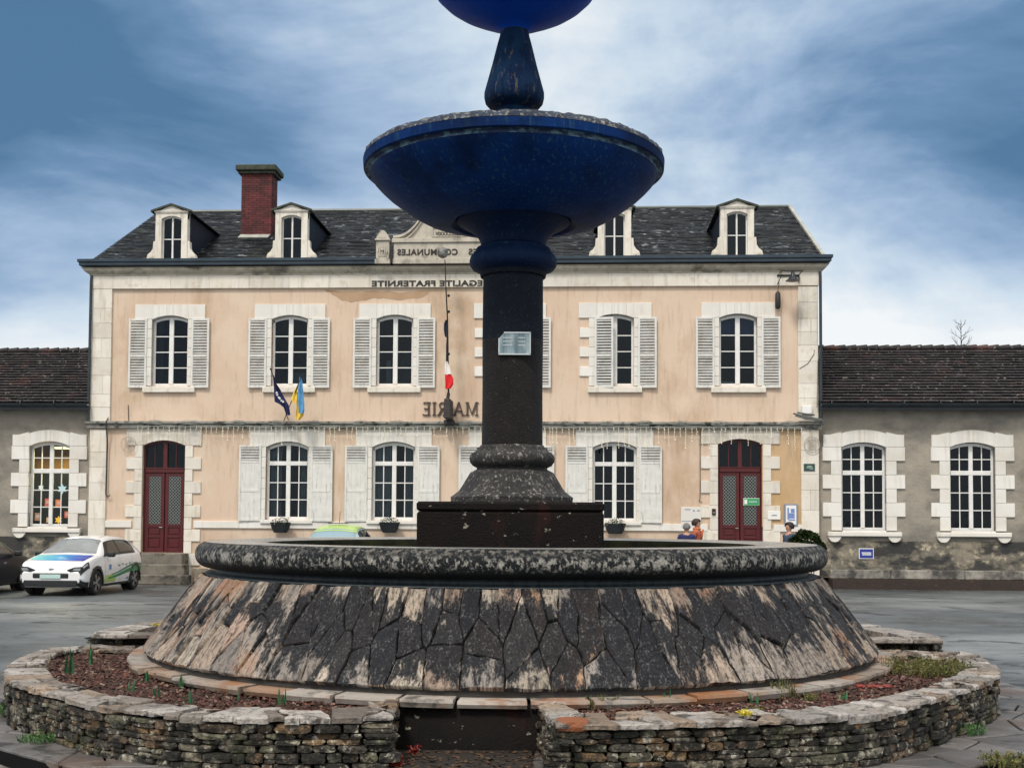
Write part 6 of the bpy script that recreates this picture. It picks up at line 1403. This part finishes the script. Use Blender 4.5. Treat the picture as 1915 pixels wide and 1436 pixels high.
skinm = M('skin', (.46, .26, .18), (.40, .22, .15), 8, .55)
def person(px, py_head, Y, height, yaw, label, coat, trousers, hairc, hair_long, scarf=None):
    x, ztop = aty(px, py_head, Y); gz = ztop - height * 1.015; k = height / 1.72
    root_loc = (x, Y, gz)
    N_ = []; E = []
    def add(p, r, par=None): N_.append(((p[0] * k, p[1] * k, p[2] * k), r if not isinstance(r, tuple) else r)); i = len(N_) - 1; (E.append((par, i)) if par is not None else None); return i
    pel = add((0, 0, .93), (.14, .10)); sp = add((0, 0, 1.12), (.125, .095), pel); ch = add((0, -.01, 1.30), (.155, .105), sp); ub = add((0, 0, 1.41), (.11, .08), ch); nk = add((0, .0, 1.48), .052, ub); hb = add((0, -.01, 1.545), (.062, .072), nk); hm = add((0, -.015, 1.62), (.075, .092), hb); ht = add((0, -.01, 1.685), (.06, .075), hm)
    nose = add((0, -.112, 1.605), .012, hm)
    for s in (-1, 1):
        ear = add((s * .082, .0, 1.615), .014, hm)
        sh = add((s * .165, 0, 1.395), .060, ub); el = add((s * .235, .03, 1.13), .043, sh); wr = add((s * .235, -.06, .90), .030, el); pa = add((s * .232, -.085, .84), (.034, .018), wr)
        for q in range(4): f1 = add((s * .232 + (q - 1.5) * .017, -.10, .80 - .004 * abs(q - 1.5)), .0085, pa); f2 = add((s * .230 + (q - 1.5) * .017, -.115, .765 - .006 * (1.5 - abs(q - 1.5))), .0075, f1)
        t1 = add((s * .205, -.115, .845), .010, pa); t2 = add((s * .198, -.135, .815), .008, t1)
        hp = add((s * .09, 0, .87), .092, pel); kn = add((s * .10, -.01, .49), .058, hp); an = add((s * .105, .02, .09), .040, kn); to = add((s * .115, -.13, .035), (.040, .028), an)
    body = skin_mesh('person', N_, E, [skinm], None, None, 1, yaw, root_loc); tag(body, label, 'person')
    # clothes
    N_.clear(); E.clear()
    a = add((0, 0, .86), (.165, .125)); b_ = add((0, 0, 1.10), (.15, .118), a); c_ = add((0, -.01, 1.30), (.178, .128), b_); d_ = add((0, 0, 1.40), (.125, .095), c_); e_ = add((0, 0, 1.475), .068, d_)
    for s in (-1, 1): sh = add((s * .175, 0, 1.385), .075, d_); el = add((s * .245, .03, 1.13), .058, sh); wr = add((s * .24, -.05, .92), .045, el)
    skin_mesh('jacket', N_, E, [coat], body)
    N_.clear(); E.clear(); a = add((0, 0, .93), (.155, .115))
    for s in (-1, 1): hp = add((s * .092, 0, .84), .102, a); kn = add((s * .10, -.01, .49), .070, hp); an = add((s * .105, .02, .10), .055, kn)
    skin_mesh('trousers', N_, E, [trousers], body)
    m = MB()
    for s in (-1, 1): m.sphere((s * .112 * k, -.05 * k, .04 * k), .06 * k, 10, 6, 0, (.85, 2.0, .75))
    m.build('shoes', mt['iron'], body, smooth=True)
    rnd = random.Random(px); m = MB(); r_ = .118 * k; n, kk = 18, 12
    vs = []; lim = 2.15 if hair_long else 1.95
    for j in range(kk + 1):
        ph = lim * j / kk
        for i in range(n):
            t = 2 * math.pi * i / n; front = max(0, -math.sin(t)); p2 = min(ph, lim - front * (lim - .85)); q = 1 + rnd.uniform(-.05, .05) + (.10 if hair_long else 0) * math.sin(p2); vs.append((r_ * q * .88 * math.sin(p2) * math.cos(t), r_ * q * 1.06 * math.sin(p2) * math.sin(t) + .008, 1.635 * k + r_ * q * math.cos(p2)))
    m.add(vs, [(j * n + i, (j + 1) * n + i, (j + 1) * n + (i + 1) % n, j * n + (i + 1) % n) for j in range(kk) for i in range(n)]); m.build('hair', hairc, body, smooth=True)
    m = MB()
    for s in (-1, 1): m.sphere((s * .030 * k, -.093 * k, 1.628 * k), .011 * k, 8, 6)
    m.build('eyes', plain('eye', (.03, .02, .02), .3), body, smooth=True)
    m = MB(); m.sphere((0, -.092 * k, 1.567 * k), .018 * k, 8, 5, 0, (1.2, .5, .35)); m.build('mouth', plain('lips', (.35, .10, .09), .5), body, smooth=True)
    if scarf:
        m = MB(); m.lathe([(.075 * k, 1.44 * k), (.11 * k, 1.455 * k), (.115 * k, 1.49 * k), (.08 * k, 1.52 * k)], 18); m.obox((.03, -.14 * k, 1.33 * k), (.04, 0, 0), (0, .015, 0), (.01, -.02, .14)); m.build('scarf', scarf, body, smooth=True)
    return body
navy = M('navy_coat', (.012, .018, .10), (.008, .012, .06), 6, .8); jean = M('dark_trousers', (.02, .024, .04), (.012, .014, .022), 6, .9); slateb = M('slate_jacket', (.05, .075, .13), (.03, .05, .09), 6, .8); rust = M('rust_coat', (.45, .12, .06), (.32, .08, .05), 6, .9)
greyhair = M('grey_hair', (.20, .20, .19), (.10, .10, .10), 20, .8); brown = M('brown_hair', (.035, .015, .012), (.02, .01, .008), 20, .7); dark = M('dark_hair', (.012, .010, .014), (.02, .016, .018), 20, .7)
person(1284, 978, 32.3, 1.70, R(172), 'grey haired person in a navy coat seen from behind, left of the red entrance door', navy, jean, greyhair, False)
person(1303, 970, 32.6, 1.74, R(62), 'person with short brown hair and an orange scarf turned towards the red entrance door', rust, jean, brown, True, plain('orange_scarf', (.50, .13, .05), .9))
person(1476, 976, 31.6, 1.72, R(-68), 'dark haired person in a slate blue jacket right of the red entrance door', slateb, jean, dark, True)
# terrace the people stand on
m = MB(); a0 = fac(1235, 1000)[0]; m.rbox(a0, xR - 1.6, -4.7, -.03, 0, .155, .02); m.build('terrace', mt['step'], None, FO, rot=(0, 0, RZ)); tag(bpy.data.objects['terrace'], kind='structure')
# shrub beside the right corner
x, z = aty(1508, 1010, 31.2); rnd = random.Random(9); root = thing('shrub', 'low rounded evergreen shrub at the right corner beside the person in slate blue', 'shrub', (x, 31.2, 0))
m = MB()
for _ in range(4600):
    v = Vector((rnd.gauss(0, 1), rnd.gauss(0, 1), rnd.gauss(0, 1))).normalized() * (.75 + .25 * rnd.random() ** .4); v = Vector((v.x * .48, v.y * .42, v.z * .52)); v *= 1 + .22 * mnoise.noise(v * 5); c = v + Vector((0, 0, 1.18))
    if c.z < .3: continue
    u = Vector((rnd.uniform(-1, 1), rnd.uniform(-1, 1), rnd.uniform(-.5, 1))).normalized() * .062; w_ = u.cross(Vector((rnd.random(), rnd.random(), 1))).normalized() * .032; m.add([c, c + u * .5 + w_, c + u, c + u * .5 - w_], [(0, 1, 2, 3)])
m.build('crown', M('dark_evergreen', (.014, .030, .010), (.03, .05, .014), 3, .8, island=.5, spec=.1), root, fixn=False); m = MB()
for q in range(5): m.tube([(0, 0, 0), (.1 * math.cos(q * 1.3), .1 * math.sin(q * 1.3), .4), (.25 * math.cos(q * 1.3), .22 * math.sin(q * 1.3), .8)], [.03, .02, .008], 6)
m.build('trunk', plain('bark', (.06, .045, .035), .9), root)
# bare tree far behind the right wing
def bare_tree():
    Y = 70.0; x, z = aty(1797, 598, Y); root = thing('bare_tree', 'thin leafless treetop rising behind the ridge of the right wing', 'tree', (x, Y, 0)); rnd = random.Random(12); H = z
    t = MB(); t.tube([(0, 0, 0), (.1, 0, H * .4), (0, 0, H * .8), (0, 0, H)], [.28, .16, .045, .012], 8); c = MB()
    def br(p, d, L, r, dep):
        q = p + d * L; c.tube([p, p.lerp(q, .5) + Vector((rnd.uniform(-.05, .05), 0, .03)) * L, q], [r, r * .75, r * .45], 4, cap=False)
        if dep:
            for _ in range(3): dd = (d + Vector((rnd.uniform(-.7, .7), rnd.uniform(-.7, .7), rnd.uniform(.0, .7)))).normalized(); br(p.lerp(q, rnd.uniform(.35, 1)), dd, L * rnd.uniform(.45, .7), r * .5, dep - 1)
    for i in range(44):
        h = H * (.45 + .54 * i / 44); a = i * 2.4; L = (H - h) * .22 + .30; br(Vector((0, 0, h)), Vector((math.cos(a), math.sin(a), rnd.uniform(.5, 1.3))).normalized(), L, .018, 2)
    bk = plain('winter_bark', (.07, .06, .055), .9); t.build('trunk', bk, root); c.build('crown', bk, root, fixn=False)
bare_tree()

# ================================================================== cars
def catmull(P_, t):
    n = len(P_) - 1; t = max(0, min(n - 1e-6, t)); i = int(t); f = t - i; g = lambda j: P_[max(0, min(n, j))]
    a, b_, c_, d_ = g(i - 1), g(i), g(i + 1), g(i + 2)
    return tuple(.5 * ((2 * b_[k]) + (-a[k] + c_[k]) * f + (2 * a[k] - 5 * b_[k] + 4 * c_[k] - d_[k]) * f * f + (-a[k] + 3 * b_[k] - 3 * c_[k] + d_[k]) * f ** 3) for k in range(len(b_)))
ST = [(-1.98, .48, .80, .90, .66, .52), (-1.93, .34, .90, 1.08, .78, .58), (-1.75, .24, .96, 1.27, .845, .58), (-1.45, .20, .965, 1.385, .868, .585), (-1.0, .19, .955, 1.455, .875, .60), (-.4, .19, .945, 1.475, .875, .60), (.05, .19, .935, 1.455, .875, .595), (.40, .19, .93, 1.385, .875, .60), (.70, .19, .925, 1.22, .875, .66), (.98, .19, .915, 1.05, .872, .73), (1.25, .19, .885, .985, .868, .75), (1.55, .19, .84, .925, .86, .74), (1.80, .21, .785, .865, .85, .72), (1.93, .23, .72, .80, .83, .70), (2.01, .27, .62, .70, .78, .66), (2.045, .34, .54, .60, .74, .62)]
def car_s(xpos):
    lo, hi = 0, len(ST) - 1
    for i in range(len(ST) - 1):
        if ST[i][0] <= xpos <= ST[i + 1][0]: return catmull(ST, i + (xpos - ST[i][0]) / (ST[i + 1][0] - ST[i][0]))
    return ST[0] if xpos < ST[0][0] else ST[-1]
def car_p(xpos, t, side, off=0.0, kz=1.0):
    def raw(xp, tt):
        _, zb, zs, zt, w, wr = car_s(xp)
        sec = [(0, zb), (w * .86, zb), (w * .97, zb + .10), (w * 1.0, zb + (zs - zb) * .45), (w * .965, zs), (wr, zs + (zt - zs) * .80), (wr * .62, zt - (zt - zs) * .03 - .008), (0, zt)]
        y, z = catmull(sec, tt); return Vector((xp, y, z * kz))
    p = raw(xpos, t)
    if off:
        n = (raw(xpos + .01, t) - raw(xpos - .01, t)).cross(raw(xpos, min(6.99, t + .03)) - raw(xpos, max(.01, t - .03)));  n = n.normalized() if n.length > 1e-9 else Vector((0, 0, 1))
        if n.dot(p - Vector((xpos, 0, .6))) < 0: n = -n
        p = p + n * off
    return (p.x, p.y * side, p.z)
def patch(mb, side, f, nu=10, nv=4, off=.006, m=0, kz=1.0):
    """f(u,v) -> (x,t)"""
    vs = [car_p(*f(i / nu, j / nv), side, off, kz) for i in range(nu + 1) for j in range(nv + 1)]
    mb.add(vs, [(i * (nv + 1) + j, (i + 1) * (nv + 1) + j, (i + 1) * (nv + 1) + j + 1, i * (nv + 1) + j + 1) for i in range(nu) for j in range(nv)], m)
cg = plain('car_glass', (.010, .014, .015), .08, 0, .5); cgw = M('windscreen_glass', (.13, .145, .15), (.22, .24, .25), 1.5, .06, spec=1.0); blk = plain('black_trim', (.010, .012, .014), .5); tyre = plain('tyre', (.012, .012, .012), .85); rimm = plain('alloy', (.42, .43, .44), .3, .8); hl = plain('headlight', (.30, .33, .36), .08, .2, 1.0); platem = plain('number_plate', (.45, .62, .60), .4); redl = plain('tail_light', (.30, .01, .01), .2)
def wheel(parent, x, side, wx):
    m = MB(); r = .315; m.lathe([(r - .09, -.09), (r - .02, -.10), (r, -.07), (r, .07), (r - .02, .10), (r - .09, .095)], 28); m.v = [(a, c * side, b_) for a, b_, c in m.v]
    w_ = m.build('wheel', tyre, parent, (x, side * wx, r), smooth=40)
    m = MB(); m.lathe([(.235, .085), (.225, .092), (.20, .05), (0, .045)], 24)
    m.v = [(a, c * side, b_) for a, b_, c in m.v]
    for q in range(5):
        for e in (-.13, .13):
            a = q * 2 * math.pi / 5 + e; m.obox((.125 * math.cos(a), side * .078, .125 * math.sin(a)), (.10 * math.cos(a), 0, .10 * math.sin(a)), (-.015 * math.sin(a), 0, .015 * math.cos(a)), (0, .012, 0), 1)
    m.lathe([(.05, .09), (.0, .095)], 12, m=1); m.v[-24:] = [(a, c * side, b_) for a, b_, c in m.v[-24:]]
    m.build('rim', [blk, rimm], w_)
def car(name, label, loc, yaw, paint, kz=1.0, livery=None, front_visible=True, glassm=None):
    root = thing(name, label, 'car', loc, yaw); NX = 56; TT = [i * 7 / 28 for i in range(29)]
    m = MB(); xs = [ST[0][0] + (ST[-1][0] - ST[0][0]) * i / NX for i in range(NX + 1)]
    for side in (1, -1):
        vs = [car_p(x, t, side, 0, kz) for x in xs for t in TT]; k = len(TT); fs = []
        for i in range(NX):
            for j in range(k - 1):
                xc = (xs[i] + xs[i + 1]) / 2; z = vs[i * k + j][2]
                if any(math.hypot(xc - wx_, (z - .315)) < .375 and j < 17 for wx_ in (1.30, -1.24)): continue
                fs.append((i * k + j, (i + 1) * k + j, (i + 1) * k + j + 1, i * k + j + 1))
        m.add(vs, fs)
        for e in (0, NX): m.add([vs[e * k + j] for j in range(k)], [tuple(range(k))])
    body = m.build('body', paint, root, smooth=50)
    for wx_ in (1.30, -1.24):
        for s in (-1, 1):
            a = MB(); q = 18
            for i in range(q):
                t0, t1 = -.25 + (math.pi + .5) * i / q, -.25 + (math.pi + .5) * (i + 1) / q
                P4 = lambda t, r, y: (wx_ + r * math.cos(t), s * y, .315 + r * math.sin(t))
                a.add([P4(t0, .345, .885), P4(t1, .345, .885), P4(t1, .425, .878), P4(t0, .425, .878), P4(t0, .345, .60), P4(t1, .345, .60)], [(0, 1, 2, 3), (0, 4, 5, 1)])
            a.add([(wx_ + .36 * math.cos(2 * math.pi * i / 20), s * .60, .33 + .36 * math.sin(2 * math.pi * i / 20)) for i in range(20)], [tuple(range(20))])
            a.build('wheel_arch', blk, root)
            wheel(root, wx_, s, .775)
    for s in (-1, 1):
        g = MB()   # side glass
        patch(g, s, lambda u, v: (-.22 + (.78 - .40 * v - .0) * u if True else 0, 4.18 + .72 * v), 8, 5, .007, 0, kz)
        patch(g, s, lambda u, v: (-1.28 + .10 * v + (.98 - .10 * v) * u, 4.22 + .68 * v), 8, 5, .007, 0, kz)
        g.build('side_windows', glassm or cg, root, smooth=True, fixn=False)
    g = MB()
    for s in (-1, 1): patch(g, s, lambda u, v: (.335 + (.66 - .03 * v) * u, 5.18 + 1.82 * v), 8, 8, .008, 0, kz)
    g.build('windscreen', cgw if livery == 'white' else (plain('painted_sky_screen', (.22, .32, .38), .2) if livery == 'van' else cg), root, smooth=True, fixn=False)  # van screen: sky reflection painted in as pale blue
    g = MB()
    for s in (-1, 1): patch(g, s, lambda u, v: (-1.93 + .30 * u, 5.05 + 1.95 * v), 4, 8, .008, 0, kz)
    g.build('rear_window', cg, root, smooth=True, fixn=False)
    g = MB()   # black pillar and lower cladding
    for s in (-1, 1):
        patch(g, s, lambda u, v: (-1.34 + 2.2 * u - .5 * u * v, 4.10 + .88 * v), 18, 6, .004, 0, kz)
        patch(g, s, lambda u, v: (-.84 + 1.72 * u, 1.1 + .75 * v), 12, 3, .006, 0, kz)
        patch(g, s, lambda u, v: (1.74 + .29 * u, 1.0 + 1.3 * v), 8, 4, .008, 0, kz)
        patch(g, s, lambda u, v: (-1.97 + .30 * u, 1.0 + 1.2 * v), 6, 4, .008, 0, kz)
    g.rbox(2.00, 2.065, -.68, .68, .25 * kz, .40 * kz, .02); g.build('trim', blk, root, smooth=40, fixn=False)
    for s in (-1, 1):
        g = MB(); g.prism([(.40, .655), (.50, .60), (.76, .60), (.80, .70), (.78, .735), (.60, .725)], lambda p: (2.045 - .10 * max(0, p[0] - .5), s * p[0], p[1] * kz), lambda p: (1.90, s * p[0], p[1] * kz))
        g.build('headlight_surround', blk, root); g = MB(); g.prism([(.55, .645), (.73, .635), (.75, .70), (.60, .70)], lambda p: (2.052 - .10 * max(0, p[0] - .5), s * p[0], p[1] * kz), lambda p: (1.95, s * p[0], p[1] * kz)); g.build('headlight_lens', hl, root)
        g = MB(); patch(g, s, lambda u, v: (1.72 + .31 * u, 3.62 + .62 * v + .25 * u * v), 10, 5, .010, 0, kz); g.build('headlight_housing', blk, root, smooth=True, fixn=False)
    for s in (-1, 1):
        g = MB(); patch(g, s, lambda u, v: (1.80 + .17 * u, 3.86 + .26 * v + .12 * u), 6, 4, .018, 0, kz); g.build('headlight', hl, root, smooth=True, fixn=False)
        g = MB(); g.sphere((1.99, s * .66, .335 * kz), .045, 10, 6, 0, (.6, 1, 1)); g.build('fog_lamp', hl, root, smooth=True)
        g = MB(); g.rbox(-.10, .04, .0, .19, -.065, .07, .03); g.v = [(a + .66, s * (b_ + .86), c + 1.0 * kz) for a, b_, c in g.v]; g.build('mirror', blk, root)
        g = MB(); patch(g, s, lambda u, v: (-1.95 + .20 * u, 3.75 + .5 * v), 4, 4, .012, 0, kz); g.build('tail_light', redl, root, smooth=True, fixn=False)
        for hx in (-.10, -1.02): 
            g = MB(); patch(g, s, lambda u, v: (hx + .14 * u, 3.60 + .06 * v), 3, 1, .022, 0, kz); g.build('door_handle', paint if livery != 'dark' else rimm, root, fixn=False)
    g = MB(); g.rbox(1.98, 2.066, -.48, .48, .42 * kz, .60 * kz, .05); q = g.build('grille', blk, root)
    g = MB(); g.rbox(2.06, 2.075, -.26, .26, .445 * kz, .545 * kz, .004); np_ = g.build('number_plate', platem, root)
    g = MB(); g.obox((2.02, 0, .655 * kz), (.012, 0, 0), (0, .06, .02), (0, -.0, .010)); g.obox((2.02, 0, .685 * kz), (.012, 0, 0), (0, .06, .0), (0, 0, .010)); g.build('badge', rimm, root)
    m = MB()   # door seams as thin dark grooves
    for s in (-1, 1):
        for x_ in (-1.02, -.18, .80): patch(m, s, lambda u, v, x_=x_: (x_ + .008 * u, 1.9 + 2.2 * v), 1, 8, .003, 0, kz)
    m.build('door_seams', blk, root, fixn=False)
    return root
wp = plain('white_car_paint', (.74, .75, .76), .18, 0, .6, coat=.6); dp = plain('dark_car_paint', (.003, .005, .013), .3, 0, .25)
vp = M('lime_and_pale_blue_paint', (.30, .50, .10), (.42, .56, .20), 2, .25, gz=None); pb = plain('pale_blue_paint', (.42, .56, .66), .25)
CX, CY = -11.22, 31.75
wc = car('parked_car', 'white hatchback with blue bonnet and green waves on its side', (CX, CY, 0), R(-90 - 3.5), wp, 1.0, 'white')
g = MB(); bluec = M('bonnet_film', (.10, .55, .80), (.05, .20, .75), .9, .2)
bmat = bpy.data.materials.new('bonnet_gradient'); bmat.use_nodes = True; nt = bmat.node_tree; tcn = nt.nodes.new('ShaderNodeTexCoord'); sp_ = nt.nodes.new('ShaderNodeSeparateXYZ'); nt.links.new(tcn.outputs['Object'], sp_.inputs[0]); mr = nt.nodes.new('ShaderNodeMapRange'); mr.inputs[1].default_value = -.7; mr.inputs[2].default_value = .7; nt.links.new(sp_.outputs[1], mr.inputs[0]); crr = nt.nodes.new('ShaderNodeValToRGB'); e = crr.color_ramp.elements; e[0].color = (.20, .58, .56, 1); e[1].color = (.012, .02, .28, 1); e2 = e.new(.45); e2.color = (.03, .34, .62, 1); e3 = e.new(.75); e3.color = (.02, .10, .46, 1); nt.links.new(mr.outputs[0], crr.inputs[0]); nt.links.new(crr.outputs[0], nt.nodes['Principled BSDF'].inputs['Base Color']); nt.nodes['Principled BSDF'].inputs['Roughness'].default_value = .2
for s in (-1, 1): patch(g, s, lambda u, v: (1.16 + (.60 - .10 * (s < 0) * (1 - v)) * u, 5.15 + 1.85 * v), 8, 8, .004)
g.build('bonnet_stripe', bmat, wc, smooth=True, fixn=False)
wmats = [plain('wave_green', (.02, .24, .09), .3), plain('wave_dark_green', (.01, .13, .09), .3), plain('wave_lime', (.42, .52, .14), .3)]
for s in (1, -1):
    g = MB()
    for k_, (t0, th, mi) in enumerate(((2.62, .34, 0), (3.02, .14, 1), (2.80, .10, 1))):
        patch(g, s, lambda u, v: (-1.75 + (2.35 - .2 * k_) * u, t0 + th * v * (1.15 - .5 * u) + .34 * math.sin(2.6 - u * 3.6) * (1 - .3 * u)), 20, 2, .004 + .001 * k_, mi)
    patch(g, s, lambda u, v: (.10 + .72 * u, 2.0 + .85 * v), 6, 4, .0035, 2)
    g.build('side_waves', wmats, wc, smooth=True, fixn=False)
g = MB()
for s in (1, -1):
    patch(g, s, lambda u, v: (.42 + .13 * u, 3.25 + .30 * v), 2, 2, .005, 0)
    for q in range(5): patch(g, s, lambda u, v: (-.15 - q * .25 + .12 * u, 3.40 + .05 * (q % 2) + .10 * v), 2, 1, .006, 1)
    for q in range(3): patch(g, s, lambda u, v: (-.75 - q * .17 + .10 * u, 2.15 + .30 * v), 2, 2, .007, 1)
g.build('side_emblems', [plain('emblem_blue', (.05, .22, .50), .3), plain('emblem_grey', (.16, .22, .26), .3)], wc, fixn=False)
car('parked_car', 'black car parked with its nose to the wall at the far left edge', (-13.85, 30.9, 0), R(90), dp, 1.0, 'dark')
x3, _ = aty(634, 990, 33.4)
vc = car('parked_car', 'lime green and pale blue car whose roof shows over the basin under the windows', (x3, 33.2, 0), R(-92), pb, 1.215, 'van', glassm=cg)
g = MB()
for s in (1, -1): patch(g, s, lambda u, v: (-1.6 + 2.10 * u, 5.1 + 1.9 * v), 12, 8, .014, 0, 1.215)
g.build('roof_panel', vp, vc, smooth=True, fixn=False)
m = MB(); m.tube([(-.2, 0, 1.82), (-.32, 0, 2.15)], .008, 5); m.rbox(-.05, .05, -.28, .28, 1.825, 1.845, .006); m.build('roof_antenna', blk, vc)
# hedge-like plant beside the persons' left and cyclist-like clutter are hidden by the basin
